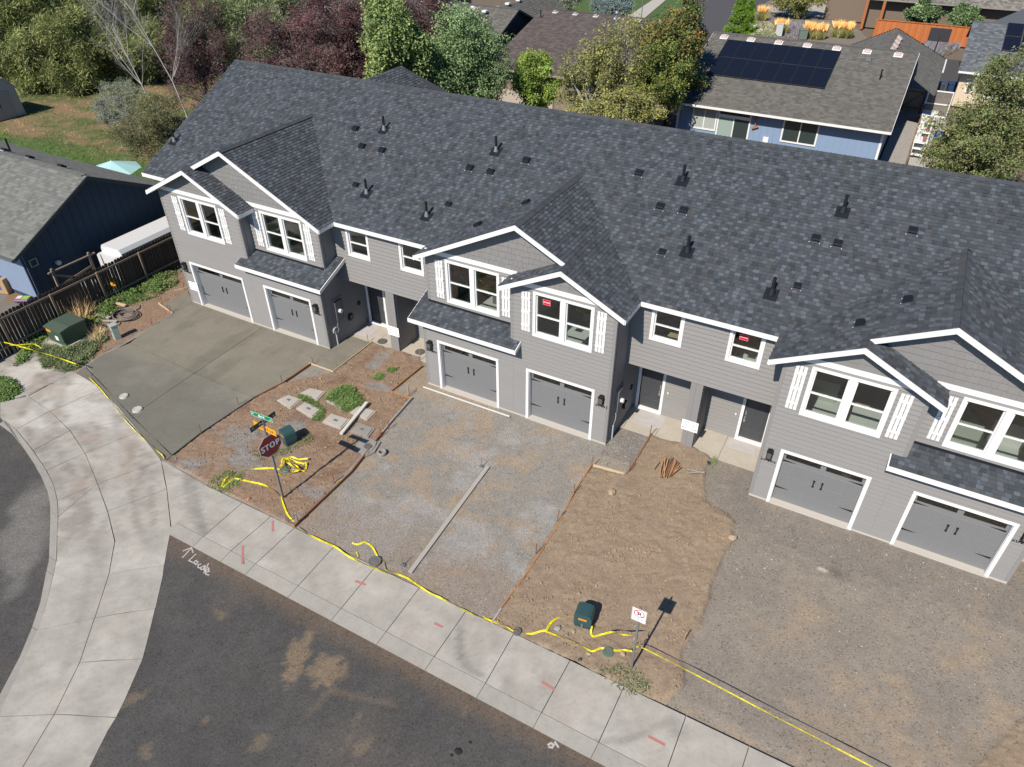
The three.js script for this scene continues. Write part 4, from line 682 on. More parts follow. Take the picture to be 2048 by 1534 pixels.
S([[-19.37, 9.76], [-19.21, 8.47], [-17.67, 8.98], [-18.04, 10.16]]);
S([[-18.04, 10.16], [-17.67, 8.98], [-15.99, 9.74], [-16.44, 10.86], [-17.17, 10.49]]);
S([[-16.44, 10.86], [-15.99, 9.74], [-15.79, 11.28]]);
S([[-15.79, 11.28], [-15.99, 9.74], [-14.64, 10.39], [-15.20, 11.72]]);
S([[-15.21, 11.72], [-14.65, 10.38], [-13.35, 11.11], [-15.07, 11.81]]);
S([[-15.07, 11.81], [-13.35, 11.11], [-14.24, 12.40]]);
S([[-14.25, 12.40], [-13.37, 11.10], [-12.46, 11.99], [-11.52, 13.14], [-12.54, 14.12], [-13.03, 13.56], [-13.86, 12.76]]);
S([[-12.55, 14.12], [-11.53, 13.14], [-10.69, 14.19], [-9.99, 15.37], [-11.10, 16.04], [-11.24, 15.94], [-11.76, 15.15]]);
S([[-11.10, 16.04], [-9.99, 15.37], [-9.48, 16.48], [-9.26, 17.17], [-10.03, 17.60], [-10.70, 17.38], [-10.90, 16.70]]);
{ // kerb ribbon of the crossing, cut every few metres
  const cuts = [0, 3, 6, 8, 9, 11, 13, 16];
  for (let k = 0; k + 1 < cuts.length; k++) { const inn = LN.kerb.slice(cuts[k], cuts[k + 1] + 1), zA = inn[0][1], zB = inn[inn.length - 1][1]; const out = LN.road.filter(([x, z]) => z > zA + 0.03 && z < zB - 0.03), at = (z) => [edgeX(LN.road, z), z]; part('kerb', prism(inset([...inn, at(zB), ...out.reverse(), at(zA)], 0.006), 0.022, -0.2), KERB[k % 2], walk); }
}
// walk going off past the fence
S([[-25.78, 6.97], [-25.67, 6.09], [-24.16, 5.88], [-23.67, 6.54], [-22.55, 6.12], [-22.24, 6.12], [-22.58, 7.98], [-22.70, 8.29], [-24.03, 8.05], [-26.05, 8.03]]);
S([[-22.24, 6.12], [-20.91, 6.24], [-22.42, 7.06], [-22.45, 7.94], [-22.58, 7.98]]);
// fresh driveway: four panels and a walk, green-grey and still damp in places
const drive = sgroup('driveway');
function driveColor(x, z, c) {
  const n1 = fbm(x * 0.5, z * 0.5, 4, 340), n2 = fbm(x * 2.4, z * 0.7, 4, 350), n3 = fbm(x * 9, z * 9, 2, 360);
  c.setRGB(0.232, 0.216, 0.168); if (z > 3.4) c.lerp(lin(0.178, 0.172, 0.142), sst(3.3, 5, z + (n1 - 0.5)));
  c.lerp(lin(0.155, 0.145, 0.112), 0.6 * sst(0.52, 0.68, n2 * 0.6 + n1 * 0.4) * (z < 4 ? 1 : 0.3)); c.lerp(lin(0.2, 0.185, 0.15), 0.5 * sst(0.35, 0, Math.abs(z - 0.25)));
  for (const [bx0, bz0, r] of [[-19.97, 5.11, 0.75], [-18.93, 4.84, 0.55], [-16.24, 4.43, 0.62], [-15.16, 4.29, 0.5]]) { const d = Math.hypot(x - bx0, z - bz0) / r; c.lerp(lin(0.26, 0.248, 0.21), 0.5 * sst(1, 0.75, d) * (0.5 + 0.5 * n3) * (0.6 + 0.4 * Math.abs(Math.sin(d * 9)))); }
  c.multiplyScalar(lerp(0.95, 1.05, n3));
}
const dryMat = new THREE.MeshStandardMaterial({ vertexColors: true, map: rep(concTex, 3.1), bumpMap: concBump, bumpScale: 0.001, roughness: 0.8 });
const D = (pts, y = 0.05) => slab(pts, y, drive, 'panel', driveColor, dryMat);
D([[-22.09, 3.68], [-22.39, 2.35], [-22.42, 1.12], [-22.40, 0.04], [-18.08, 0.09], [-18.02, 3.89]]);
D([[-22.23, 5.61], [-22.33, 4.74], [-22.09, 3.68], [-18.02, 3.89], [-17.94, 6.34], [-17.91, 6.93]]);
D([[-18.02, 3.89], [-18.08, 0.09], [-14.40, 0.01], [-14.37, 1.27], [-14.43, 2.72], [-14.74, 3.91], [-16.57, 3.93]]);
D([[-17.91, 6.93], [-17.94, 6.34], [-18.02, 3.89], [-16.57, 3.93], [-14.74, 3.91], [-14.92, 6.41], [-14.87, 7.62]]);
D([[-23.44, 0.94], [-23.43, -0.55], [-22.40, 0.04], [-22.38, 1.22]], 0.05);
D([[-14.40, 0.01], [-14.27, -1.18], [-13.16, -1.18], [-13.18, 0.80], [-14.43, 0.60]]);
D([[-14.43, 0.60], [-13.18, 0.80], [-13.18, 1.26], [-14.37, 1.27]]);
D([[-22.16, 6.13], [-22.22, 5.68], [-20.54, 6.15], [-14.84, 7.67], [-14.88, 7.91], [-15.18, 7.96], [-16.99, 7.32], [-18.66, 6.82], [-20.87, 6.27]]);
// porches
const porch = (x0, x1) => { const g = sgroup('porch'); const xc = (x0 + x1) / 2; for (const [a, b] of [[x0 + 0.02, x0 + 1.35], [x0 + 1.35, xc - 0.2], [xc - 0.2, xc + 0.2], [xc + 0.2, x1 - 1.35], [x1 - 1.35, x1 - 0.02]]) struct('slab', prism(inset([[a, ZBACK], [b, ZBACK], [b, -1.12], [a, -1.12]], 0.006), 0.03, -0.2), conc([0.5, 0.455, 0.375], 1.9), g); };
porch(BAYS[0].x1, BAYS[1].x0); porch(BAYS[1].x1, BAYS[2].x0); porch(BAYS[2].x1, 15);

// ================================================================ things on the building site
const W = { form: mat([0.36, 0.17, 0.065], 0.8), formOld: mat([0.26, 0.2, 0.14], 0.85), formPale: mat([0.55, 0.42, 0.27], 0.8), grey: mat([0.36, 0.34, 0.3], 0.85), stake: mat([0.22, 0.1, 0.05], 0.8), stakeRed: mat([0.26, 0.07, 0.03], 0.75), stakeTan: mat([0.4, 0.24, 0.125], 0.8), conc: conc([0.47, 0.44, 0.385], 0.9), concDark: conc([0.3, 0.285, 0.26], 0.9), steelDark: mat([0.06, 0.058, 0.055], 0.6) };
const gy = (x, z) => x < -14.5 && within(WALKCUT, x, z) > 0 ? 0.03 : within(DRIVE, x, z) > 0 ? 0.05 : x > -28 && x < 17 && z < 8.1 && z > -2.6 ? lotHeight(x, z) : z >= 8.1 && z < 9.7 && x > -15 ? 0.045 : -0.05;
function formBoard(pts, m, label, h = 0.11, w = 0.04) {
  const o = thing('form_board', label, 'form board', [pts[0][0], 0, pts[0][1]]), [ox, oz] = pts[0];
  for (let i = 0; i + 1 < pts.length; i++) part('board', bar([pts[i][0] - ox, 0.06, pts[i][1] - oz], [pts[i + 1][0] - ox, 0.06 + (i % 2) * 0.004, pts[i + 1][1] - oz], w, h), m, o);
}
formBoard([[-9.02, 8.06], [-9.00, 5.39], [-9.31, 3.25]], W.stake, 'long reddish brown form board from the sidewalk towards the middle house');
formBoard([[-9.31, 3.25], [-9.40, 2.61], [-9.54, 1.12]], W.grey, 'weathered grey form board continuing the reddish board up to the gravel pad corner');
formBoard([[-9.55, 1.16], [-10.47, 1.18], [-10.37, -0.78]], W.form, 'short orange form board bent round the dirt corner below house number 20489');
formBoard([[-2.01, 7.61], [-1.94, 6.23], [-1.94, 4.41], [-2.12, 2.57], [-2.12, 1.27]], W.form, 'long orange form board between the gravel pad and the sandy brown lot');
formBoard([[-2.00, 8.11], [-2.00, 7.62]], W.grey, 'short pale grey form end at the sidewalk in front of the orange form board', 0.1, 0.05);
formBoard([[-2.14, 1.22], [-1.57, 1.14], [-0.98, 1.11]], W.formPale, 'pale short form board crossing between the two orange form boards by the stakes', 0.1, 0.035);
formBoard([[-0.94, 1.11], [-0.92, -0.03], [-0.92, -1.21]], W.stake, 'brown form board leading up to the porch left of the LOT 9 sign');
formBoard([[-14.88, 7.65], [-14.93, 6.41], [-14.75, 3.90]], W.steelDark, 'dark form board along the lower edge of the fresh driveway', 0.09, 0.03);
formBoard([[-14.75, 3.90], [-14.46, 2.70], [-14.38, 1.25]], W.stake, 'rusty brown form board along the upper edge of the fresh driveway');
formBoard([[-14.48, 1.23], [-13.25, 1.22], [-13.19, -1.24]], W.formPale, 'pale form board round the small fresh walk below house number 20487', 0.09, 0.025);
formBoard([[-23.68, 0.89], [-22.42, 1.19]], W.formPale, 'pale short form board at the side slab left of the garage 20485', 0.1, 0.03);
formBoard([[-23.94, -0.20], [-23.65, -0.79]], W.formPale, 'pale short form board at the upper end of the left side slab', 0.1, 0.03);

const stakeGeo = [0.36, 0.46, 0.56].map((h) => { const g = new THREE.CylinderGeometry(0.016, 0.012, h, 6); g.translate(0, h / 2 - 0.05, 0); return g; });
let stakeN = 0;
function stakes(list, size, m, what, along, group, lean = 0.1) {
  list.forEach(([x, z], i) => {
    const o = part(numbered('wooden_stake'), stakeGeo[size], m, scene, [x, gy(x, z), z]); const r = rng(400 + stakeN++); o.rotation.set(rr(-lean, lean, r), 0, rr(-lean, lean, r));
    tag(o, list.length > 1 ? `${ORD[i]} ${what} ${along}` : `${what} ${along}`, 'stake', group);
  });
}
stakes([[-9.01, 7.89], [-9.18, 6.01], [-9.23, 3.42], [-9.26, 2.97], [-9.71, 1.01]], 1, W.stakeRed, 'thin rusty stake', 'counted from the sidewalk along the reddish form board', 'stakes along the form boards');
stakes([[-2.03, 5.49], [-2.06, 4.02], [-2.09, 2.71], [-2.12, 1.30]], 2, W.stake, 'thin brown stake', 'counted from the sidewalk along the long orange form board', 'stakes along the form boards');
stakes([[-0.90, 0.96], [-0.95, -1.13]], 2, W.stake, 'thin brown stake', 'counted from the street along the brown form board by the porch', 'stakes along the form boards');
stakes([[-14.91, 7.90], [-14.92, 6.37], [-14.99, 4.54], [-14.51, 2.73], [-14.29, 1.17]], 1, W.stake, 'short brown stake', 'counted from the sidewalk along the lower edge of the fresh driveway', 'stakes along the driveway');
stakes([[-22.46, 5.89], [-22.49, 4.66], [-22.40, 2.31], [-23.67, 0.73]], 1, W.stakeRed, 'short rusty stake', 'counted from the sidewalk along the upper edge of the fresh driveway', 'stakes along the driveway');
stakes([[-22.51, 1.14], [-22.58, 1.18], [-23.68, -0.56], [-24.66, -1.06]], 1, W.stakeRed, 'thin stake', 'counted from the driveway round the left side slab', 'stakes along the driveway');
stakes([[-13.30, 0.94], [-13.36, -1.15]], 1, W.formOld, 'tan stake', 'counted from the street at the small fresh walk', 'stakes along the driveway');
stakes([[-10.71, -1.14]], 2, W.formOld, 'tall tan stake', 'standing on the porch edge by house number 20489', null, 0.03);
stakes([[-9.80, 1.05]], 2, W.grey, 'tall grey stake', 'leaning at the corner where the orange and grey form boards meet', null, 0.16);
stakes([[2.68, 6.22]], 1, W.stakeTan, 'lone orange stake', 'in the sand right of the no parking sign shadow', null, 0.14);
stakes([[-26.56, 5.95]], 2, W.stakeRed, 'red painted stake', 'at the foot of the dark wooden fence by the yellow tape', null, 0.12);
// pins with flat heads holding the screed board
for (const [i, [x, z]] of [[-5.25, 7.67], [-5.37, 3.02]].entries()) { const o = solo('steel_pin', [rod([x, 0, z], [x + 0.02, 0.42, z - 0.01], 0.012, 0.01, 6), bx(x - 0.07, x + 0.07, 0.03, 0.06, z - 0.05, z + 0.05)], M.galv, i ? 'thin steel pin at the house end of the grey board on gravel' : 'thin steel pin at the street end of the grey board on gravel', 'steel pin'); o.userData.group = 'pins beside the grey board'; }
function plank(name, a, b, w, h, m, label, y = 0.04) { return solo(name, bar([a[0], y + gy(...a), a[1]], [b[0], y + gy(...b), b[1]], w, h), m, label, 'plank'); }
plank('plank', [-4.91, 7.79], [-5.16, 2.93], 0.13, 0.05, W.grey, 'long grey plank lying on the gravel pad in front of the middle house');
plank('plank', [-10.46, 4.09], [-10.75, 2.26], 0.12, 0.07, mat([0.55, 0.53, 0.48], 0.85), 'pale grey plank leaning across the concrete lids', 0.13);
{ const a = [-9.56, 0.23], b = [-5.79, 0.20]; solo('plastic_pipe', rod([a[0], 0.06, a[1] + 0.1], [b[0], 0.06, b[1] + 0.1], 0.034, 0.034, 10), mat([0.5, 0.5, 0.48], 0.5), 'white plastic pipe lying along the wall below garage 20489', 'pipe'); }
// heap of loose stakes in the sand
{ const r = rng(66), base = [[0.07, 0.80], [0.14, 0.79], [0.19, 0.74], [0.24, 0.68], [0.28, 0.71], [0.32, 0.61], [0.35, 0.62], [0.37, 0.64], [0.39, 0.52], [0.40, 0.46], [0.22, 0.74], [0.30, 0.67]], tip = [[-0.10, -0.08], [-0.04, -0.17], [0.04, -0.13], [0.13, -0.23], [0.16, -0.20], [0.27, -0.23], [0.31, -0.17], [0.40, -0.11], [0.47, -0.06], [0.55, 0.03], [-0.08, -0.12], [0.23, -0.15]];
  base.forEach(([x, z], i) => { const [u, v] = tip[i], y = 0.09 + 0.03 * (i % 4); const o = solo('wooden_stake', bar([x, y + gy(x, z), z], [u, y + 0.03 * r() + gy(u, v), v], 0.032, 0.028), [W.stakeTan, W.form, W.stakeTan, W.stake][i % 4], `brown stake in the fanned heap on the sand, ${i < 10 ? ORD[i] + ' from the left' : i < 11 ? 'crossing on top at the middle' : 'short one at the back'}`, 'stake', 'stakes lying in a heap on the sandy lot'); });
  for (const [a, b, l] of [[[[-0.22, 0.56]], [[-0.18, 0.13]], 'orange stake lying apart, left of the fanned heap of stakes'], [[[0.09, 0.79]], [[-0.05, 0.27]], 'dark short stake lying at the lower left end of the fanned heap']]) solo('wooden_stake', bar([a[0][0], 0.13 + gy(...a[0]), a[0][1]], [b[0][0], 0.13 + gy(...b[0]), b[0][1]], 0.03, 0.028), W.stakeTan, l, 'stake');
  for (const [a, b, l] of [[[[0.76, 0.05]], [[1.33, -0.07]], 'thin grey lath lying level right of the fanned stakes'], [[[0.83, 0.23]], [[1.30, -0.11]], 'second thin lath crossing the grey lath right of the fanned stakes']]) solo('lath', bar([a[0][0], 0.14 + gy(...a[0]), a[0][1]], [b[0][0], 0.14 + gy(...b[0]), b[0][1]], 0.025, 0.015), W.grey, l, 'lath'); }

// concrete meter box lids lying in the dirt; each with its small reading plate
const lidPlate = mat([0.14, 0.135, 0.125], 0.7);
function lid(q, label, m, plate = true, h = 0.065) {
  const cx = (q[0][0] + q[2][0]) / 2, cz = (q[0][1] + q[2][1]) / 2, o = thing('meter_box_lid', label, 'concrete lid', [cx, gy(cx, cz), cz], 0, 'concrete lids in the dirt');
  const loc = q.map(([x, z]) => [x - cx, z - cz]); const body = part('lid', prism(inset(loc, 0.01), h, -0.05), m, o); part('lid_rim', prism(inset(loc, -0.02), h * 0.55, -0.06), m, o);
  if (plate) part('reading_plate', prism(loc.map(([x, z]) => [x * 0.22 + loc[1][0] * 0.04, z * 0.22]), h + 0.008, h - 0.02), lidPlate, o);
}
lid([[-13.84, 3.64], [-13.71, 3.29], [-13.16, 3.24], [-13.12, 3.79]], 'pale concrete lid nearest the driveway, left of the weeds', W.conc);
lid([[-13.38, 2.94], [-13.25, 2.58], [-12.66, 2.44], [-12.60, 2.93]], 'pale concrete lid uppermost of the lids, beside the weed clump', W.conc, false);
lid([[-12.85, 3.67], [-12.84, 3.30], [-12.07, 3.35], [-12.06, 3.80]], 'pale concrete lid with dark plate, middle of the left row', W.conc);
lid([[-12.27, 2.82], [-12.19, 2.67], [-11.50, 2.74], [-11.41, 2.92]], 'narrow concrete lid partly under the green weeds', W.conc, false);
lid([[-11.51, 3.79], [-11.53, 3.35], [-10.80, 3.31], [-10.76, 3.79]], 'pale concrete lid with dark plate below the green weeds', W.conc);
lid([[-10.96, 2.91], [-10.94, 2.53], [-10.27, 2.47], [-10.23, 2.96]], 'concrete lid half under the leaning pale plank', W.conc, false);
lid([[-10.30, 3.73], [-10.29, 3.29], [-9.71, 3.28], [-9.62, 3.69]], 'rounded concrete lid with pale plate beside the long form board', W.concDark);
lid([[-9.62, 4.35], [-9.72, 3.78], [-9.11, 3.75], [-9.03, 4.20], [-9.11, 4.47]], 'dark concrete lid crossed by the street sign shadow', W.concDark, false, 0.05);
function pipeEnd(x, z, r, h, label, m, open = false) { const pts = open ? [[r * 0.55, 0], [r * 0.55, h * 0.8], [r * 0.6, h], [r * 0.95, h], [r, h * 0.85], [r, -0.05]] : [[0, h], [r * 0.55, h], [r * 0.6, h - 0.012], [r * 0.75, h - 0.012], [r * 0.8, h], [r * 0.96, h], [r, h * 0.85], [r, -0.05]]; const g = new THREE.LatheGeometry(pts.map(([a, b]) => new THREE.Vector2(a, b)), 20); g.translate(x, gy(x, z), z); solo('pipe_cap', g, m, label, 'pipe cap'); }
pipeEnd(-9.28, 4.10, 0.14, 0.12, 'dark round pipe cap in the middle of three beside the form board', mat([0.1, 0.1, 0.1], 0.8)); pipeEnd(-9.19, 4.37, 0.13, 0.1, 'grey round pipe cap nearest the street beside the form board', W.concDark); pipeEnd(-9.22, 3.89, 0.12, 0.12, 'grey round pipe cap farthest from the street beside the form board', W.concDark);
pipeEnd(-8.68, 4.12, 0.16, 0.14, 'open grey pipe ring on the gravel pad', W.concDark, true); pipeEnd(-6.04, 7.96, 0.19, 0.08, 'large dark bucket lid on the gravel by the sidewalk tape', mat([0.13, 0.125, 0.12], 0.75));
pipeEnd(-1.27, 8.04, 0.11, 0.06, 'small dark round cap at the sidewalk under the yellow tape', mat([0.11, 0.11, 0.105], 0.7));
function groundCover(x, z, r, label, m) { const y = gy(x, z) + 0.02; const g = new THREE.CylinderGeometry(r, r + 0.02, 0.06, 22); g.translate(x, y, z); const t = new THREE.TorusGeometry(r * 0.72, 0.008, 5, 22); t.rotateX(Math.PI / 2); t.translate(x, y + 0.031, z); solo('round_cover', [g, t], m, label, 'ground cover'); }
const coverGreen = mat([0.1, 0.14, 0.11], 0.7);
groundCover(-11.02, 6.32, 0.16, 'dull green round cover beside the crumpled yellow tape', coverGreen); groundCover(1.08, 7.46, 0.14, 'dull green round cover beside the no parking sign', coverGreen);
groundCover(-19.17, 6.24, 0.15, 'pale round cover set in the fresh driveway, nearer the house', mat([0.45, 0.44, 0.4], 0.7)); groundCover(-18.04, 6.54, 0.17, 'pale round cover set in the fresh driveway, nearer the sidewalk', mat([0.45, 0.44, 0.4], 0.7));
groundCover(-12.88, -1.49, 0.2, 'dark round mat on the porch left of the LOT 11 wall', mat([0.1, 0.095, 0.085], 0.8)); groundCover(-11.05, -1.60, 0.2, 'dark round mat on the porch by house number 20489', mat([0.1, 0.095, 0.085], 0.8));

// ---- utility cabinets
{ const o = thing('transformer_cabinet', 'large dark green transformer cabinet on a concrete pad by the fence', 'transformer', [-24.62, 0, 4.62]); const g = mat([0.045, 0.085, 0.055], 0.55), W2 = 0.52, D2 = 0.56;
  part('concrete_pad', rbx(-0.85, 0.62, -0.05, 0.1, -0.66, 0.95, 0.02), W.conc, o);
  part('cabinet_body', rbx(-W2, W2, 0.1, 0.74, -D2, D2, 0.02), g, o); part('cabinet_lid', slabZY([[-D2 - 0.03, 0.74], [-D2 - 0.03, 0.83], [D2 * 0.3, 0.86], [D2 + 0.03, 0.8], [D2 + 0.03, 0.74]], -W2 - 0.03, W2 + 0.03), mat([0.07, 0.1, 0.075], 0.5), o);
  part('lid_seam', bx(-W2 - 0.032, W2 + 0.032, 0.845, 0.866, 0.05, 0.07), g, o);
  const lab = (w, h, bg, lines, fg) => mat(0xffffff, 0.6, { map: canvasTex(128, 128, (c, a, b) => { c.fillStyle = bg; c.fillRect(0, 0, a, b); c.fillStyle = fg; c.font = 'bold 26px sans-serif'; c.textAlign = 'center'; lines.forEach((t, i) => c.fillText(t, a / 2, 44 + i * 36, a - 12)); }) });
  part('warning_label', new THREE.PlaneGeometry(0.3, 0.14), lab(1, 1, '#e89a1c', ['WARNING', '\u26a1'], '#a02010'), o, [-0.3, 0.66, D2 + 0.012]);
  part('info_label', new THREE.PlaneGeometry(0.2, 0.2), lab(1, 1, '#e8e8e2', ['\u26a0', '\u2014\u2014'], '#333'), o, [0.12, 0.4, D2 + 0.012]); }
{ const o = thing('utility_pedestal', 'pale grey green utility pedestal standing by the coiled hose', 'utility box', [-22.83, 0, 3.7], -0.25); const g = mat([0.33, 0.4, 0.34], 0.55);
  part('pedestal_body', rbx(-0.13, 0.13, -0.05, 0.72, -0.13, 0.13, 0.012), g, o); part('pedestal_cap', rbx(-0.15, 0.15, 0.68, 0.76, -0.15, 0.15, 0.02), g, o); part('lock_plate', bx(-0.03, 0.03, 0.4, 0.5, 0.131, 0.14), M.galv, o); }
function domePedestal(x, z, turn, label) {
  const o = thing('utility_pedestal', label, 'utility box', [x, 0.02, z], turn, 'dark green utility pedestals'); const g = mat([0.02, 0.06, 0.062], 0.5), g2 = mat([0.028, 0.075, 0.078], 0.45);
  part('pedestal_base', rbx(-0.22, 0.22, -0.06, 0.3, -0.19, 0.19, 0.03), g, o);
  part('pedestal_cover', slabXY([[-0.235, 0.2], [0.235, 0.2], [0.235, 0.52], [0.2, 0.6], [0.12, 0.635], [-0.12, 0.635], [-0.2, 0.6], [-0.235, 0.52]], -0.205, 0.205), g2, o);
  part('warning_label', new THREE.PlaneGeometry(0.22, 0.07), mat(0xffffff, 0.6, { map: canvasTex(128, 40, (c, a, b) => { c.fillStyle = '#e8a21c'; c.fillRect(0, 0, a, b); c.fillStyle = '#9a2a10'; c.font = 'bold 24px sans-serif'; c.textAlign = 'center'; c.fillText('WARNING', a / 2, 29, a - 12); }) }), o, [0, 0.44, 0.209]);
  part('latch', [bx(-0.025, 0.025, 0.1, 0.26, 0.19, 0.225)], M.galv, o);
}
domePedestal(-11.86, 5.2, -0.35, 'dark teal domed utility pedestal behind the stop sign'); domePedestal(0.15, 6.93, 0.15, 'dark teal domed utility pedestal near the no parking sign');

// ---- signs
const backing = mat([0.4, 0.41, 0.42], 0.45, { metalness: 0.5 });
{ const o = thing('street_sign_post', 'steel post with red stop sign, two green street names and yellow blade', 'street sign', [-10.17, 0, 7.33]); o.rotation.z = -0.012;
  part('post', [bx(-0.03, 0.03, -0.2, 3.36, -0.03, 0.03)], M.galv, o);
  const stop = new THREE.Group(); stop.name = 'stop_panel'; stop.position.set(0.045, 2.33, 0.0); stop.rotation.y = 1.414; o.add(stop);
  const R = 0.42, oct = (k) => { const s = new THREE.Shape(); for (let i = 0; i < 8; i++) { const a = Math.PI / 8 + i * Math.PI / 4; s[i ? 'lineTo' : 'moveTo'](Math.cos(a) * R * k, Math.sin(a) * R * k); } return s; };
  const red = mat([0.22, 0.012, 0.022], 0.45), wht = mat([0.72, 0.72, 0.72], 0.45);
  const e = (k, z0, d) => { const g = new THREE.ExtrudeGeometry(oct(k), { depth: d, bevelEnabled: false }); g.translate(0, 0, z0); return g; };
  part('sign_back', e(1, -0.004, 0.006), backing, stop); part('white_border', e(0.995, 0.003, 0.002), wht, stop); part('red_face', e(0.945, 0.006, 0.002), red, stop); part('lettering', text3('STOP', 0.205, 0.002), wht, stop, [0, 0, 0.009]);
  const blade = (nm, y, turn, w, h, bg, fg, txt, sub, border) => { const g = new THREE.Group(); g.name = nm; g.position.set(0, y, 0); g.rotation.y = turn; o.add(g); const t = canvasTex(512, Math.round(512 * h / w), (c, a, b) => { c.fillStyle = bg; c.fillRect(0, 0, a, b); if (border) { c.strokeStyle = border; c.lineWidth = 7; c.strokeRect(5, 5, a - 10, b - 10); } c.fillStyle = fg; c.textBaseline = 'middle'; c.textAlign = 'center'; c.font = `bold ${Math.round(b * 0.6)}px sans-serif`; c.fillText(txt, a / 2 - (sub ? 8 : 0), b * 0.53, a * 0.64 + (sub ? 0 : a * 0.26)); if (sub) { c.font = `bold ${Math.round(b * 0.36)}px sans-serif`; c.fillText(sub[0], a * 0.09, b * 0.42, a * 0.13); c.fillText(sub[1], a * 0.91, b * 0.6, a * 0.13); } });
    const m = mat(0xffffff, 0.5, { map: t }); part('blade_core', bx(-w / 2, w / 2, -h / 2, h / 2, -0.003, 0.003), mat(bg, 0.5), g); const f = part('sign_face', new THREE.PlaneGeometry(w - 0.01, h - 0.01), m, g, [0, 0, 0.005]); const b2 = part('sign_face', new THREE.PlaneGeometry(w - 0.01, h - 0.01), m, g, [0, 0, -0.005]); b2.rotation.y = Math.PI; };
  blade('street_name_blade', 3.44, 0.06, 0.8, 0.18, '#0d7a52', '#fff', 'Bard', ['SE', 'Ct'], '#e8f0ea');
  blade('street_name_blade', 3.24, 1.5, 0.94, 0.18, '#0a3f33', '#dfeee6', 'Frank', ['SE', 'Ln'], null);
  blade('private_drive_blade', 2.98, -0.04, 0.92, 0.22, '#e8a008', '#1a1a1a', 'PRIVATE DR', null, null);
  part('bracket', [bx(-0.04, 0.04, 3.33, 3.36, -0.04, 0.04), bx(-0.04, 0.04, 3.1, 3.15, -0.04, 0.04)], M.galv, o); }
{ const o = thing('no_parking_sign', 'white no parking in alley sign on a steel post', 'parking sign', [1.77, 0, 7.6]); o.rotation.z = 0.012;
  part('post', bx(-0.025, 0.025, -0.2, 2.62, -0.025, 0.025), M.galv, o);
  const w = 0.36, h = 0.46; part('sign_plate', rbx(-w / 2, w / 2, 2.1, 2.1 + h, 0.026, 0.032, 0.003), backing, o).rotation.y = 0;
  const t = canvasTex(384, 490, (c, a, b) => { c.fillStyle = '#f4f2ee'; c.fillRect(0, 0, a, b); c.strokeStyle = '#222'; c.lineWidth = 7; c.strokeRect(12, 12, a - 24, b - 24); c.fillStyle = '#161616'; c.font = 'bold 205px sans-serif'; c.textAlign = 'center'; c.textBaseline = 'middle'; c.fillText('P', a / 2, 185); c.strokeStyle = '#c01830'; c.lineWidth = 26; c.beginPath(); c.arc(a / 2, 180, 130, 0, 7); c.stroke(); c.beginPath(); c.moveTo(a / 2 - 92, 88); c.lineTo(a / 2 + 92, 272); c.stroke(); c.fillStyle = '#161616'; c.font = 'bold 62px sans-serif'; c.fillText('IN ALLEY', a / 2, 390, a - 60); });
  part('sign_face', new THREE.PlaneGeometry(w, h), mat(0xffffff, 0.5, { map: t }), o, [0, 2.1 + h / 2, 0.035]);
  part('bolt', [new THREE.SphereGeometry(0.012, 8, 6).translate(0, 2.14, 0.036), new THREE.SphereGeometry(0.012, 8, 6).translate(0, 2.52, 0.036)], M.galv, o); }
function lotSign(x, y, z, l, r, label) {
  const o = thing('lot_sign', label, 'lot sign', [x, y, z]); const w = 0.56, h = 0.42; part('board', rbx(-w / 2, w / 2, -h / 2, h / 2, 0, 0.012, 0.003), M.white, o);
  const t = canvasTex(448, 336, (c, a, b) => { c.fillStyle = '#f6f6f4'; c.fillRect(0, 0, a, b); c.fillStyle = '#141414'; c.textAlign = 'center'; const side = (cx, [lot, num], dir) => { c.font = 'bold 62px sans-serif'; c.fillText(lot, cx, 78, 190); c.font = 'bold 40px sans-serif'; c.fillText(num, cx, 148, 160); c.fillText('SE BARD CT', cx, 196, 196); c.fillRect(cx - 70, 254, 140, 16); c.beginPath(); c.moveTo(cx + dir * 102, 262); c.lineTo(cx + dir * 62, 238); c.lineTo(cx + dir * 62, 286); c.fill(); }; side(a * 0.26, l, -1); side(a * 0.75, r, 1); c.fillRect(a / 2 - 2, 24, 4, 40); });
  part('sign_face', new THREE.PlaneGeometry(w, h), mat(0xffffff, 0.6, { map: t }), o, [0, 0, 0.014]);
}
lotSign(0.34, 0.98, ZENT + 0.01, ['LOT 9', '20491'], ['LOT 8', '20493'], 'white LOT 9 and LOT 8 sign with arrows on the porch wall');
lotSign(-11.99, 0.98, ZENT + 0.01, ['LOT 11', '20487'], ['LOT 10', '20489'], 'white LOT 11 and LOT 10 sign with arrows on the left porch wall');
lotSign(-22.0, 0.98, 0.05, ['LOT 12', '20485'], ['LOT 11', '20487'], 'white lot sign beside the leftmost garage door');

// ---- yellow tape
const tapeMat = mat(0xffffff, 0.5, { side: THREE.DoubleSide, map: (() => { const t = canvasTex(512, 64, (c, w, h) => { c.fillStyle = '#ecdf1a'; c.fillRect(0, 0, w, h); c.fillStyle = '#1a1a10'; c.font = 'bold 42px sans-serif'; c.textBaseline = 'middle'; c.fillText('CAUTION', 24, h / 2 + 2, 230); c.fillText('CAUTION', 280, h / 2 + 2, 215); }); t.wrapS = THREE.RepeatWrapping; return t; })() });
function tape(pts, label, width = 0.085, twist = 0.7, seed = 1, n = 14) { return solo('caution_tape', ribbon(pts, width * 0.54, twist * 1.5, seed, n), tapeMat, label, 'tape'); }
const onG = (arr, h = 0.035) => arr.map(([x, z, y]) => [x, (y ?? 0) + gy(x, z) + h, z]);
tape([[-26.68, 0.70, 6.96], [-25.82, 0.68, 6.67], [-25.08, 0.66, 6.52], [-23.25, 0.62, 6.26], [-21.90, 0.55, 6.11]], 'yellow caution tape stretched over the weeds beside the transformer', 0.075, 0.25, 3);
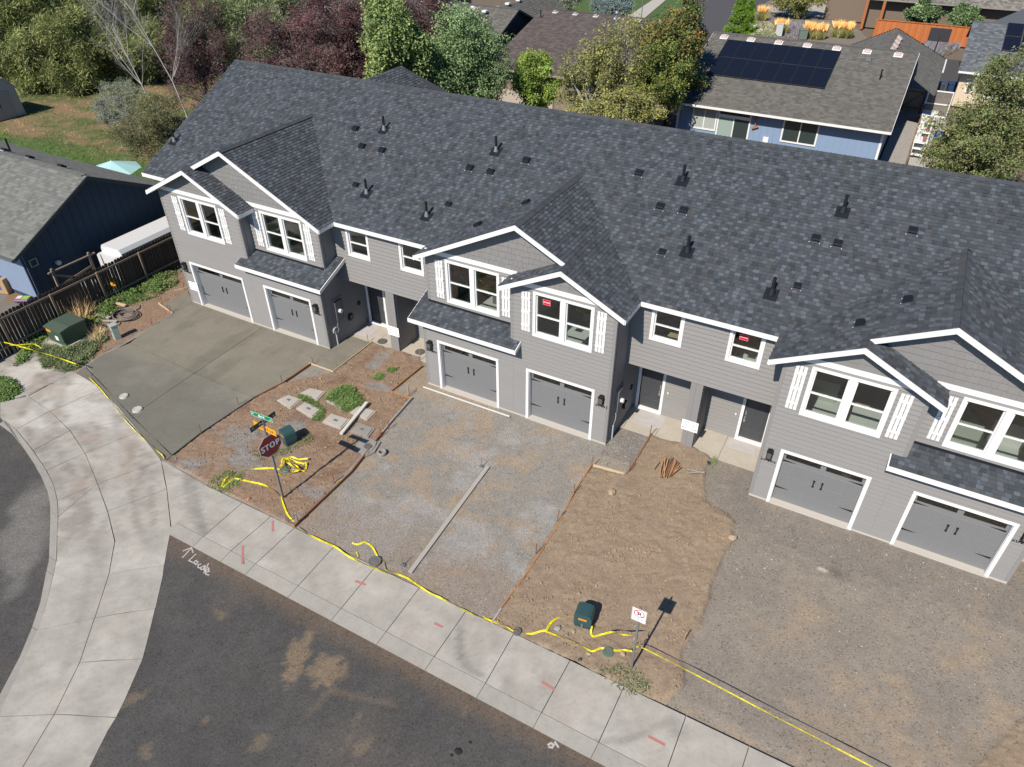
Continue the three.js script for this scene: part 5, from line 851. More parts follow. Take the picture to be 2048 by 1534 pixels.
tape([[-25.97, 0.50, 6.65], [-25.49, 0.45, 6.39], [-25.14, 0.30, 5.86], [-24.68, 0.20, 5.82]], 'loose second strand of yellow tape beside the transformer pad', 0.06, 0.6, 4);
tape([...[[-21.93, 0.55, 6.09], [-21.80, 0.42, 6.08], [-21.22, 0.12, 6.16], [-20.15, 0.08, 6.43], [-17.91, 0.08, 7.17], [-16.36, 0.08, 7.57], [-15.19, 0.12, 7.83], [-14.99, 0.10, 7.92]]], 'yellow caution tape along the seam between sidewalk and fresh driveway', 0.05, 0.5, 5);
tape(onG([[-12.29, 7.90], [-12.41, 7.62], [-12.36, 7.27], [-12.04, 6.91], [-11.49, 6.53], [-11.16, 6.43]]), 'yellow tape lying from the weeds to the crumpled tape heap', 0.11, 0.5, 6);
tape(onG([[-12.20, 7.92], [-12.15, 7.48], [-11.64, 7.31], [-11.08, 7.21], [-10.54, 7.27], [-10.23, 7.36]]), 'yellow tape lying in an arc to the foot of the stop sign', 0.1, 0.5, 7);
tape(onG([[-10.26, 7.32], [-9.95, 7.55], [-9.49, 7.83], [-8.94, 7.99], [-8.54, 8.10], [-7.97, 8.12], [-7.37, 8.11], [-6.77, 8.20], [-6.04, 8.19], [-5.45, 8.15], [-5.06, 8.08]]), 'yellow tape running from the stop sign along the sidewalk edge', 0.095, 0.5, 8);
tape(onG([[-7.06, 7.73], [-6.88, 7.69], [-6.75, 7.52], [-6.44, 7.56], [-6.10, 7.76], [-5.81, 7.83], [-5.59, 8.03], [-5.36, 8.02], [-4.86, 7.99], [-4.38, 8.06], [-3.97, 8.12], [-3.34, 8.12], [-2.68, 8.14], [-2.35, 8.12], [-2.06, 8.00]]), 'yellow tape looping round the dark bucket lid and on along the walk', 0.09, 0.6, 9);
tape(onG([[-2.33, 8.06], [-2.01, 8.08], [-1.64, 8.05], [-1.32, 8.08], [-0.92, 7.93], [-0.74, 7.76], [-0.61, 7.66]]), 'yellow tape knotted beside the small dark cap at the sidewalk', 0.09, 0.7, 10);
tape(onG([[-0.60, 7.67], [-0.61, 7.49], [-0.58, 7.30], [-0.46, 7.12], [-0.15, 6.90], [-0.01, 6.88]]), 'yellow tape arching from the sidewalk to the dark teal pedestal', 0.1, 0.5, 11);
tape([[0.43, 0.25, 7.04], [0.46, 0.15, 7.16], [0.55, 0.10, 7.22], [0.76, 0.20, 7.10], [1.01, 0.42, 7.06], [1.31, 0.70, 7.20], [1.62, 0.95, 7.25]], 'yellow tape rising from the dark teal pedestal to the no parking post', 0.09, 0.6, 12);
tape([...onG([[-0.62, 7.70], [-0.34, 7.67], [0.01, 7.64], [0.37, 7.63], [0.70, 7.65], [0.88, 7.45], [1.17, 7.37], [1.45, 7.21]]), ...[[1.63, 0.30, 7.26]]], 'yellow tape lying from the sidewalk knot to the no parking post', 0.085, 0.5, 13);
tape([[1.70, 0.45, 7.20], [1.93, 0.50, 7.18], [3.38, 0.52, 7.27], [5.04, 0.55, 7.41], [6.64, 0.60, 7.54], [7.78, 0.62, 7.63]], 'yellow caution tape stretched from the no parking post to the right', 0.055, 0.15, 14);
tape([[1.71, 1.05, 7.26], [1.72, 0.98, 7.38], [1.78, 0.92, 7.38], [1.71, 0.86, 7.47], [1.78, 0.75, 7.48]], 'yellow tape tied round the no parking post', 0.06, 0.9, 15);
{ const r = rng(31), [cx, cz] = [-10.86, 5.99], o = thing('crumpled_tape', 'crumpled heap of yellow caution tape behind the stop sign post', 'tape', [cx, 0.03, cz]);
  for (let k = 0; k < 3; k++) { const pts = [], a0 = r() * 6; for (let i = 0; i < 9; i++) { const a = a0 + i * 0.75, q = rr(0.16, 0.42, r); pts.push([Math.cos(a) * q * 1.2 + 0.1 * k - 0.1, rr(0.02, 0.12, r) + gy(cx, cz), Math.sin(a) * q * 0.8 - 0.12 * k + 0.2]); } part('tape_fold', ribbon(pts, 0.055, 1.3, 40 + k, 8), tapeMat, o); } }
tape(onG([[-11.20, 6.58], [-10.87, 6.60], [-10.69, 6.47], [-10.64, 6.28], [-10.66, 6.16]]), 'yellow tape end looping round the dull green cover', 0.09, 0.5, 16);
tape(onG([[-9.14, 5.94], [-9.10, 5.79], [-9.04, 5.65]]), 'short torn piece of yellow tape beside the reddish form board', 0.06, 0.3, 17);
tape(onG([[-6.74, 7.94], [-6.62, 8.01], [-6.59, 8.07]]), 'tiny torn yellow tape scrap left of the bucket lid', 0.07, 0.4, 18);

// ---- paint on the ground: ribbons a hair above it
function strokes(name, list, y, w, m, label, cat) { const g = []; for (const s of list) for (let i = 0; i + 1 < s.length; i++) { const [a, b] = [s[i], s[i + 1]]; const dx = b[0] - a[0], dz = b[1] - a[1], l = Math.hypot(dx, dz) || 1, nx = -dz / l * w / 2, nz = dx / l * w / 2, ex = dx / l * w * 0.3, ez = dz / l * w * 0.3; g.push(prism([[a[0] + nx - ex, a[1] + nz - ez], [b[0] + nx + ex, b[1] + nz + ez], [b[0] - nx + ex, b[1] - nz + ez], [a[0] - nx - ex, a[1] - nz - ez]], y + 0.0004 * i, y - 0.003)); } return solo(name, g, m, label, cat); }
const spray = mat([0.42, 0.41, 0.4], 0.9), redSpray = mat([0.42, 0.17, 0.15], 0.9);
strokes('spray_lettering', [[[-11.14, 10.52], [-11.20, 10.14]], [[-11.33, 10.34], [-11.21, 10.13], [-11.02, 10.24]], [[-10.90, 10.24], [-10.89, 10.51], [-10.73, 10.50]], [[-10.72, 10.41], [-10.69, 10.50], [-10.59, 10.51], [-10.61, 10.42], [-10.72, 10.41]], [[-10.48, 10.43], [-10.53, 10.48], [-10.47, 10.55], [-10.39, 10.55]], [[-10.34, 10.44], [-10.39, 10.51], [-10.32, 10.57], [-10.27, 10.52], [-10.33, 10.41], [-10.22, 10.55]], [[-10.30, 10.31], [-10.15, 10.62]], [[-10.36, 10.43], [-10.15, 10.43]], [[-10.14, 10.57], [-10.06, 10.51], [-10.14, 10.45], [-10.17, 10.53], [-10.07, 10.62], [-9.97, 10.60]]], -0.0255, 0.036, spray, 'white sprayed arrow and word Locate on the asphalt', 'paint mark');
strokes('spray_lettering', [[[0.76, 10.28], [0.80, 10.21], [0.88, 10.21], [0.87, 10.29], [0.80, 10.31]], [[0.87, 10.14], [0.99, 10.21]]], -0.0255, 0.05, spray, 'white sprayed scrawl on the asphalt near the lower sidewalk', 'paint mark');
for (const [a, l] of [[[[-9.77, 8.22], [-9.47, 8.52]], 'red paint dash on the walk below the stop sign'], [[[-9.84, 9.39], [-9.37, 9.87]], 'red paint dash on the walk beside the crossing'], [[[-6.08, 8.78], [-5.78, 8.75]], 'red paint dash on the walk below the bucket lid'], [[[-3.34, 8.86], [-3.12, 8.85]], 'faint red paint dash on the walk left of the orange form board'], [[[-0.05, 8.98], [0.28, 9.01]], 'red paint dash on the walk left of the no parking sign'], [[[2.76, 9.00], [3.13, 9.01]], 'red paint dash on the walk nearest the lower edge']]) strokes('paint_dash', [a], 0.0495, 0.07, redSpray, l, 'paint mark');

// ---- hose, boards and odds and ends in the left strip
{ const pts = [], r = rng(8), [hx, hz] = [-24.04, 2.31]; for (let i = 0; i < 110; i++) { const a = i * 0.4, k = 0.42 + 0.17 * Math.sin(i * 0.21) + 0.02 * r(); pts.push([hx + Math.cos(a) * k * 1.05, 0.05 + i * 0.0012 + 0.01 * r(), hz + Math.sin(a) * k * 0.85]); } const h = solo('garden_hose', tube(pts, 0.022, 5), mat([0.16, 0.155, 0.15], 0.6), 'coil of dark grey hose on the dirt by the pale pedestal', 'hose'); }
solo('hose_end', tube([...[[-23.99, 3.27], [-24.27, 2.95], [-24.21, 2.69], [-23.88, 2.75], [-23.68, 3.00], [-23.80, 3.21]].map(([x, z]) => [x, 0.06, z])], 0.02, 5), mat([0.12, 0.115, 0.11], 0.6), 'short dark hose loop left of the coil', 'hose');
solo('hose_end', tube([...[[-24.83, 2.06], [-24.73, 1.72], [-24.45, 1.46], [-24.24, 1.44], [-24.04, 1.73], [-24.17, 2.00]].map(([x, z]) => [x, 0.07, z])], 0.02, 5), mat([0.1, 0.095, 0.09], 0.6), 'dark hose end curling above the coil', 'hose');
plank('plank', [-25.30, 2.90], [-24.41, 2.85], 0.16, 0.06, W.conc, 'broken pale board left of the hose coil', 0.1); plank('plank', [-24.88, 3.29], [-23.93, 2.86], 0.1, 0.04, W.grey, 'thin grey board under the hose coil', 0.08); plank('plank', [-25.60, 1.89], [-24.68, 1.83], 0.12, 0.06, W.formPale, 'pale board above the hose coil at the weeds', 0.1);
{ const [x, z] = [-25.26, 1.65], o = thing('marker_tool', 'orange handled marking wand stuck in the weeds by the fence', 'marking wand', [x, 0, z]); part('shaft', [rod([0, 0, 0], [-0.12, 0.95, 0.02], 0.012, 0.012, 6), rod([0.14, 0, -0.1], [-0.02, 0.9, -0.02], 0.008, 0.008, 6)], M.galv, o); part('handle', [rbx(-0.2, -0.06, 0.9, 1.04, -0.03, 0.05, 0.02), bx(-0.08, 0.08, 0.92, 0.97, -0.03, 0.03)], mat([0.7, 0.28, 0.02], 0.5), o); }
// paper laid by the doors, drain grates at the steps
function paper(q, label) { solo('floor_paper', prism(q, 0.0365, 0.0325), mat([0.5, 0.48, 0.47], 0.95, { map: rep(concTex, 0.8) }), label, 'paper sheet'); }
paper([[-14.20, -2.42], [-13.67, -2.39], [-13.56, -1.55], [-13.80, -1.42], [-14.24, -1.40]], 'grey floor paper before the open door left of the LOT 11 wall'); paper([[-1.84, -2.42], [-0.79, -2.47], [-0.74, -1.73], [-0.98, -1.60], [-1.82, -1.62]], 'grey floor paper before the door right of house 20491'); paper([[1.55, -2.40], [2.46, -2.39], [2.53, -1.91], [1.54, -1.89]], 'pale floor paper before the door beside house 20493');
// rocks and rubbish
const rockGeo = (() => { const r = rng(3), g = new THREE.IcosahedronGeometry(1, 1), p = g.attributes.position, seen = {}; for (let i = 0; i < p.count; i++) { const k = [p.getX(i), p.getY(i), p.getZ(i)].map((v) => v.toFixed(2)).join(), f = seen[k] ??= rr(0.75, 1.2, r); p.setXYZ(i, p.getX(i) * f, p.getY(i) * f * 0.6, p.getZ(i) * f * 0.8); } g.computeVertexNormals(); return g; })();
function rock(x, z, s, m, label, turn = 0) { const o = part(numbered('rock'), rockGeo, m, scene, [x, gy(x, z) + s * 0.25, z]); o.scale.setScalar(s * 0.68); o.rotation.y = turn; tag(o, label, 'rock'); }
const rockTan = mat([0.36, 0.27, 0.18], 0.95), rockGrey = mat([0.3, 0.29, 0.27], 0.95), rockRed = mat([0.5, 0.2, 0.09], 0.9);
rock(-0.37, 7.46, 0.14, rockGrey, 'grey rock below the tape left of the dark teal pedestal', 1); rock(0.04, 7.34, 0.1, rockTan, 'tan stone in front of the dark teal pedestal by the no parking sign', 2); rock(2.86, 2.15, 0.2, rockTan, 'tan rock at the edge between sand and gravel before house 20493', 0.5); rock(1.56, 7.92, 0.07, rockRed, 'small orange stone in the weeds at the no parking sign', 1); rock(-11.09, 7.90, 0.1, rockRed, 'small orange stone at the sidewalk below the yellow tape', 2); rock(1.43, 7.33, 0.12, rockTan, 'pale tan stone left of the no parking post', 2.4); rock(0.66, 7.75, 0.09, rockTan, 'small tan stone left of the green cover', 0.2); rock(-1.04, 2.13, 0.22, rockTan, 'tan clod of earth in the middle of the sandy lot', 1.8); rock(-23.29, 4.51, 0.16, rockTan, 'brown rock in the weeds below the transformer', 1.1); rock(0.53, 8.00, 0.08, mat([0.05, 0.05, 0.05], 0.8), 'small black lump at the sidewalk edge left of the green cover', 1); rock(1.27, -0.78, 0.12, mat([0.03, 0.032, 0.035], 0.7), 'black lump beside a weed at the edge of the right porch', 2);
for (const [p, s] of [[[[-0.99, 11.41]], 0.1], [[[-0.86, 11.10]], 0.045], [[[-1.08, 11.56]], 0.04], [[[-1.62, 11.45]], 0.03], [[[-4.25, 10.62]], 0.025], [[[-3.36, 11.09]], 0.02]].entries ? [[[[-0.99, 11.41]], 0.1], [[[-0.86, 11.10]], 0.045], [[[-1.08, 11.56]], 0.04]] : []) { const o = part(numbered('tar_lump'), rockGeo, mat([0.015, 0.014, 0.013], 0.9), scene, [p[0][0], -0.025, p[0][1]]); o.scale.set(s, s * 0.4, s); tag(o, s > 0.08 ? 'largest black tar lump on the asphalt near the bottom' : s > 0.042 ? 'small black tar lump above the largest one on the asphalt' : 'smallest black tar lump left of the largest one', 'tar lump'); }

// ================================================================ plants: helpers
function sprig(n, len, wid, seed, droop = 0.2) {   // a few small leaves turned every way, unit size
  const r = rng(seed), P = []; const c = V(0, 0, 0);
  for (let i = 0; i < n; i++) {
    const d = V(rr(-1, 1, r), rr(-0.45, 0.7, r), rr(-1, 1, r)).normalize(), s = V(rr(-0.7, 0.7, r), 1 + rr(-0.6, 0.6, r), rr(-0.7, 0.7, r)).cross(d).normalize().multiplyScalar(wid * rr(0.7, 1.2, r)), o = d.clone().multiplyScalar(rr(0.15, 0.65, r)), L = len * rr(0.7, 1.2, r);
    const a = o.clone(), b = o.clone().addScaledVector(d, L * 0.5).add(s), e = o.clone().addScaledVector(d, L).add(c.set(0, -droop * L, 0)), f = o.clone().addScaledVector(d, L * 0.5).sub(s);
    for (const p of [a, b, e, a, e, f]) P.push(p.x, p.y, p.z);
  }
  return tri(P);
}
const leafM = (tr = 0.25) => new THREE.MeshPhysicalMaterial({ color: lin(1, 1, 1), roughness: 0.85, transmission: tr, thickness: 0, side: THREE.DoubleSide, specularIntensity: 0.3 });
const LEAF = leafM(0.22), NEEDLE = leafM(0.1), DRY = leafM(0.15);
const SPRIG = { broad: sprig(7, 0.75, 0.24, 1), fine: sprig(10, 0.6, 0.11, 2), needle: sprig(12, 0.95, 0.05, 3, 0), feather: sprig(9, 1.0, 0.09, 4, 0.1) };
const bark = { brown: mat([0.11, 0.075, 0.05], 0.95), grey: mat([0.3, 0.28, 0.25], 0.9), white: mat([0.5, 0.48, 0.44], 0.85), dark: mat([0.05, 0.04, 0.035], 0.95), purple: mat([0.13, 0.1, 0.1], 0.9) };
function instances(name, geo, m, list, parent, kind = 'stuff') {   // list of [x, y, z, size, colour, stretch]
  const I = shadows(new THREE.InstancedMesh(geo, m, list.length)), M4 = new THREE.Matrix4(), q = new THREE.Quaternion(), e = new THREE.Euler(), r = rng(list.length);
  list.forEach((p, i) => { e.set(rr(-0.5, 0.5, r), r() * 6.3, rr(-0.5, 0.5, r)); M4.compose(V(p[0], p[1], p[2]), q.setFromEuler(e), V(p[3], p[3] * (p[5] ?? 1), p[3])); I.setMatrixAt(i, M4); I.setColorAt(i, p[4]); });
  I.name = name; if (kind) I.userData.kind = kind; parent.add(I); return I;
}
const mixCol = (pal, r, k) => { const i = Math.floor(r() * pal.length), c = pal[i], m = rr(0.75, 1.25, r) * k * 2.2; return lin(c[0] * m, c[1] * m, c[2] * m); };
const GREENS = { pine: [[0.13, 0.155, 0.05], [0.095, 0.12, 0.042], [0.165, 0.185, 0.068], [0.065, 0.085, 0.033], [0.15, 0.14, 0.068]], conifer: [[0.135, 0.165, 0.08], [0.1, 0.125, 0.06], [0.17, 0.195, 0.1]], plum: [[0.075, 0.034, 0.04], [0.055, 0.028, 0.034], [0.11, 0.062, 0.064], [0.07, 0.055, 0.048], [0.1, 0.085, 0.07]], maple: [[0.13, 0.17, 0.055], [0.1, 0.135, 0.05], [0.17, 0.2, 0.075], [0.075, 0.11, 0.04]], ash: [[0.1, 0.15, 0.065], [0.075, 0.115, 0.05], [0.14, 0.185, 0.09]], birch: [[0.15, 0.15, 0.045], [0.12, 0.13, 0.045], [0.18, 0.165, 0.06], [0.09, 0.1, 0.04]], rowan: [[0.075, 0.1, 0.03], [0.1, 0.12, 0.035], [0.055, 0.08, 0.03], [0.14, 0.09, 0.03]], shrub: [[0.09, 0.1, 0.045], [0.12, 0.125, 0.06], [0.065, 0.07, 0.035], [0.11, 0.095, 0.06]], arbor: [[0.1, 0.17, 0.02], [0.075, 0.14, 0.02], [0.13, 0.2, 0.03]], weed: [[0.075, 0.13, 0.035], [0.1, 0.16, 0.05], [0.06, 0.1, 0.03], [0.13, 0.15, 0.06]], sage: [[0.13, 0.15, 0.1], [0.1, 0.12, 0.08], [0.16, 0.17, 0.13]], grey: [[0.15, 0.165, 0.14], [0.12, 0.13, 0.11]], crab: [[0.085, 0.11, 0.04], [0.11, 0.13, 0.05], [0.065, 0.085, 0.03], [0.13, 0.12, 0.06]] };
// a crown made of clumps in an ellipsoid (or cone); limbs reach from the trunk to the clumps
function tree(o) {
  const r = rng(o.seed), [x, y, z] = o.at, [rx, ry, rz] = o.r, t = thing(o.name ?? 'tree', o.label, o.category ?? 'tree', [x, o.ground ?? 0, z], 0, o.group);
  const cy = y - (o.ground ?? 0), cl = [], n = o.clumps ?? 40;
  for (let i = 0; i < n; i++) {
    let a = r() * 6.283, u = rr(-1, 1, r), k = Math.pow(r(), 0.42); let px, py, pz;
    if (o.cone) { const h = Math.pow(r(), 1.3), w = (1 - h) * 0.95 + 0.08; py = -1 + 2 * h; px = Math.cos(a) * w * Math.sqrt(k); pz = Math.sin(a) * w * Math.sqrt(k); } else { const s = Math.sqrt(1 - u * u); px = Math.cos(a) * s * k; py = u * k; pz = Math.sin(a) * s * k; }
    const big = rr(0.75, 1.3, r); cl.push([px * rx, cy + py * ry, pz * rz, big]);
  }
  const trunk = [], rt = o.trunk ?? 0.16, top = cy + ry * (o.lead ?? 0.55), seg = 6; let prev = [0, -0.2, 0]; const bend = [rr(-0.3, 0.3, r) * rx * 0.4, rr(-0.3, 0.3, r) * rz * 0.4], spine = [prev];
  for (let i = 1; i <= seg; i++) { const f = i / seg, p = [bend[0] * f * f + rr(-0.05, 0.05, r) * rx, f * top, bend[1] * f * f + rr(-0.05, 0.05, r) * rz]; trunk.push(rod(prev, p, rt * (1 - (i - 1) / seg * 0.85), rt * (1 - f * 0.85), 7)); prev = p; spine.push(p); }
  for (let i = 0; i < Math.min(n, o.limbs ?? 22); i++) { const c = cl[i], f = clamp((c[1] / top) * 0.75 + rr(-0.1, 0.05, r), 0.15, 0.98), k = Math.min(seg - 1, Math.floor(f * seg)), s = spine[k].map((v, j) => lerp(v, spine[k + 1][j], f * seg - k)), md = [(s[0] + c[0]) / 2 + rr(-0.1, 0.1, r) * rx, (s[1] + c[1]) / 2 + rr(0, 0.12, r) * ry, (s[2] + c[2]) / 2 + rr(-0.1, 0.1, r) * rz]; const w = rt * 0.36 * (1 - f * 0.5); trunk.push(rod(s, md, w, w * 0.65, 5), rod(md, [c[0], c[1], c[2]], w * 0.65, w * 0.22, 4));
    if (o.twigs) for (let j = 0; j < o.twigs; j++) { const e = [c[0] + rr(-1, 1, r) * rx * 0.25, c[1] + rr(-0.4, 1, r) * ry * 0.25, c[2] + rr(-1, 1, r) * rz * 0.25], b = md.map((v, q) => lerp(v, c[q], rr(0.2, 1, r))); trunk.push(rod(b, e, w * 0.35, w * 0.12, 3)); } }
  part('trunk', trunk, o.bark ?? bark.brown, t);
  if (o.leaves) { const list = [], per = Math.round(o.leaves / n), cs = o.spread ?? 0.3;
    for (const c of cl) { const tone = rr(0.82, 1.18, r); for (let i = 0; i < per * c[3]; i++) { const g = () => (r() + r() + r() - 1.5) / 1.5; const px = c[0] + g() * rx * cs * c[3] * 1.25, py = c[1] + g() * ry * cs * c[3] * 1.0 - Math.abs(px) * (o.weep ?? 0), pz = c[2] + g() * rz * cs * c[3] * 1.25; if (py < (o.floor ?? 0.1)) continue; list.push([px, py, pz, rr(0.7, 1.35, r) * o.leaf, mixCol(o.pal, r, tone)]); } }
    instances('crown', o.geo ?? SPRIG.broad, o.leafMat ?? LEAF, list, t); }
  if (o.berries) { const list = []; for (let i = 0; i < o.berries; i++) { const c = cl[Math.floor(r() * n)]; list.push([c[0] * 1.02 + rr(-0.2, 0.2, r) * rx, c[1] + rr(-0.15, 0.25, r) * ry, c[2] * 1.02 + rr(-0.2, 0.2, r) * rz, o.leaf * rr(0.5, 0.9, r), lin(0.45, rr(0.08, 0.16, r), 0.03)]); } instances('berries', new THREE.IcosahedronGeometry(0.35, 0), mat([1, 1, 1], 0.6), list, t); }
  return t;
}
// low growth inside a plan outline
function cover(name, label, category, polyXZ, n, size, pal, geo, hgt, seed, m = LEAF, dens) {
  const r = rng(seed), xs = polyXZ.map((p) => p[0]), zs = polyXZ.map((p) => p[1]), list = []; let guard = 0;
  while (list.length < n && guard++ < n * 30) { const x = rr(Math.min(...xs), Math.max(...xs), r), z = rr(Math.min(...zs), Math.max(...zs), r), w = within(polyXZ, x, z); if (w < -0.12 + 0.25 * fbm(x * 4, z * 4, 2, seed)) continue; const f = fbm(x * 1.6, z * 1.6, 3, seed + 3); if (r() > sst(0.3, 0.55, f) + 0.12) continue; list.push([x, gy(x, z) + hgt * f * r() * Math.min(1, w * 2 + 0.5), z, size * rr(0.6, 1.4, r), mixCol(pal, r, lerp(0.75, 1.25, f))]); }
  const I = instances(name, geo, m, list, scene, 'stuff'); I.name = numbered(name); tag(I, label, category); return I;
}
const blade = (() => { const r = rng(6), P = []; for (let i = 0; i < 9; i++) { const a = r() * 6.28, l = rr(0.6, 1.1, r), t = rr(0.15, 0.6, r), w = 0.03; P.push(Math.cos(a) * 0.05 - w, 0, Math.sin(a) * 0.05, Math.cos(a) * 0.05 + w, 0, Math.sin(a) * 0.05, Math.cos(a) * t, l, Math.sin(a) * t); } return tri(P); })();

// ---- weeds
cover('weeds', 'green weeds in a strip along the foot of the dark fence', 'weeds', [[-24.38, 7.25], [-26.82, 5.03], [-26.62, 4.00], [-26.61, 2.53], [-27.75, 0.50], [-26.58, -0.99], [-25.24, -1.72], [-24.46, -0.73], [-24.35, 0.28], [-24.38, 0.81], [-24.82, 1.81], [-24.41, 3.27], [-25.11, 4.10], [-25.57, 4.71], [-25.51, 4.99]], 3000, 0.16, GREENS.weed, SPRIG.fine, 0.45, 1);
cover('weeds', 'low spreading weeds before the transformer pad by the sidewalk', 'weeds', [[-25.21, 5.68], [-24.36, 5.43], [-23.72, 5.08], [-23.84, 4.30], [-23.74, 3.89], [-23.19, 3.94], [-22.88, 4.42], [-22.78, 5.07], [-22.48, 5.63], [-22.55, 6.13], [-23.31, 6.47], [-24.25, 6.28]], 2600, 0.13, [[0.1, 0.13, 0.06], [0.13, 0.15, 0.08], [0.08, 0.1, 0.05]], SPRIG.feather, 0.2, 2);
cover('weeds', 'round bright green weed clump between the concrete lids', 'weeds', [[-12.32, 2.67], [-12.40, 2.19], [-12.18, 1.82], [-11.71, 1.74], [-11.18, 1.95], [-10.98, 2.35], [-11.15, 2.78], [-11.81, 2.90]], 1500, 0.12, GREENS.weed, SPRIG.fine, 0.28, 3);
cover('weeds', 'sparse green weeds left of the round clump at the lids', 'weeds', [[-13.46, 3.12], [-13.24, 2.82], [-12.32, 3.09], [-11.81, 3.41], [-11.74, 3.76], [-11.93, 3.86], [-12.26, 3.38], [-12.93, 3.17]], 500, 0.1, GREENS.weed, SPRIG.fine, 0.1, 4);
cover('weeds', 'thin weeds round the foot of the no parking sign', 'weeds', [[0.99, 8.08], [1.62, 7.63], [2.30, 7.67], [2.34, 7.95], [2.03, 8.27], [1.59, 8.22]], 120, 0.085, [[0.1, 0.12, 0.06], [0.13, 0.13, 0.08]], SPRIG.feather, 0.12, 5, DRY);
cover('weeds', 'small weeds at the kerb beside the bunched yellow tape', 'weeds', [[-12.84, 8.01], [-12.74, 7.35], [-12.07, 7.11], [-11.78, 7.62], [-11.92, 8.13]], 170, 0.085, GREENS.weed, SPRIG.fine, 0.08, 6);
cover('weeds', 'sparse weeds in the gravel round the teal pedestal behind the stop sign', 'weeds', [[-12.73, 6.22], [-11.91, 5.63], [-11.69, 4.36], [-11.20, 4.65], [-11.37, 5.48], [-12.07, 6.43]], 260, 0.085, [[0.1, 0.12, 0.05], [0.12, 0.12, 0.06]], SPRIG.fine, 0.06, 7);
cover('weeds', 'tiny weed patch in the dirt before the left porch, nearer the street', 'weeds', [[-11.61, 0.85], [-11.60, 0.47], [-11.30, 0.38], [-11.22, 0.71]], 160, 0.1, GREENS.weed, SPRIG.fine, 0.06, 8);
cover('weeds', 'tiny weed patch in the dirt before the left porch, nearer the door', 'weeds', [[-11.43, 0.15], [-11.38, -0.11], [-11.11, -0.14], [-11.11, 0.12]], 120, 0.09, GREENS.weed, SPRIG.fine, 0.05, 9);
cover('weeds', 'small weed at the dark lump by the right porch step', 'weeds', [[1.23, -0.75], [1.37, -1.22], [1.54, -1.21], [1.56, -0.66], [1.42, -0.47]], 40, 0.07, GREENS.weed, SPRIG.fine, 0.1, 10);
cover('weeds', 'dark green weeds in the bed left of the sidewalk', 'weeds', [[-24.93, 8.12], [-24.48, 7.79], [-23.56, 7.66], [-22.96, 7.95], [-22.84, 8.41], [-23.52, 8.96]], 900, 0.14, GREENS.weed, SPRIG.fine, 0.3, 11);
cover('dry_weeds', 'tall tan dry weeds by the dark fence', 'dry weeds', [[-25.47, 3.84], [-27.11, 2.30], [-27.38, 1.66], [-26.20, 2.31], [-24.90, 3.76]], 70, 0.75, [[0.3, 0.22, 0.12], [0.25, 0.19, 0.11]], blade, 0.02, 12, DRY);
cover('dry_weeds', 'pale dry grass tuft between transformer and pale pedestal', 'dry weeds', [[-23.48, 4.32], [-24.13, 3.80], [-24.16, 3.58], [-23.63, 3.83], [-23.10, 4.32]], 40, 0.4, [[0.34, 0.27, 0.15]], blade, 0.02, 13, DRY);

// ================================================================ the left neighbour: fence, house, trailer
{
  const X = -25.75, z0 = -3.4, z1 = 10.4, H = 1.78, f = thing('wooden_fence', 'dark weathered wooden fence with gaps beside the transformer', 'fence', [X, 0, 3]), wood = [mat([0.05, 0.038, 0.03], 0.9), mat([0.065, 0.05, 0.038], 0.9), mat([0.042, 0.034, 0.028], 0.9)], r = rng(15);
  for (let z = z0; z < z1; z += 0.158) { const h = H + rr(-0.03, 0.03, r), w = rr(0.128, 0.148, r), dz = z - 3; part('fence_board', slabZY([[dz, -0.05], [dz + w, -0.05], [dz + w, h - 0.04], [dz + w - 0.035, h], [dz + 0.035, h], [dz, h - 0.04]], -0.03, -0.008), wood[Math.floor(r() * 3)], f); }
  for (let z = -2.4; z < z1; z += 2.2) part('fence_post', rbx(0.046, 0.14, -0.1, H - 0.12, z - 3 - 0.045, z - 3 + 0.045, 0.006), mat([0.2, 0.15, 0.105], 0.9), f);
  for (const y of [0.35, H - 0.26]) part('fence_rail', bx(0, 0.042, y, y + 0.085, z0 - 3, z1 - 3), mat([0.23, 0.18, 0.13], 0.9), f);
}
// houses: walls, roof, trim; a generic one-storey house with its ridge along x
const roofTone = { grey: [[0.115, 0.111, 0.1], [0.128, 0.124, 0.112], [0.1, 0.097, 0.088], [0.142, 0.138, 0.125]], slate: [[0.1, 0.112, 0.125], [0.12, 0.134, 0.148], [0.08, 0.09, 0.1], [0.15, 0.165, 0.18]], brown: [[0.09, 0.075, 0.07], [0.105, 0.088, 0.083], [0.08, 0.066, 0.062], [0.115, 0.1, 0.094]], green: [[0.138, 0.143, 0.13], [0.152, 0.158, 0.144], [0.122, 0.127, 0.116], [0.172, 0.178, 0.163]] };
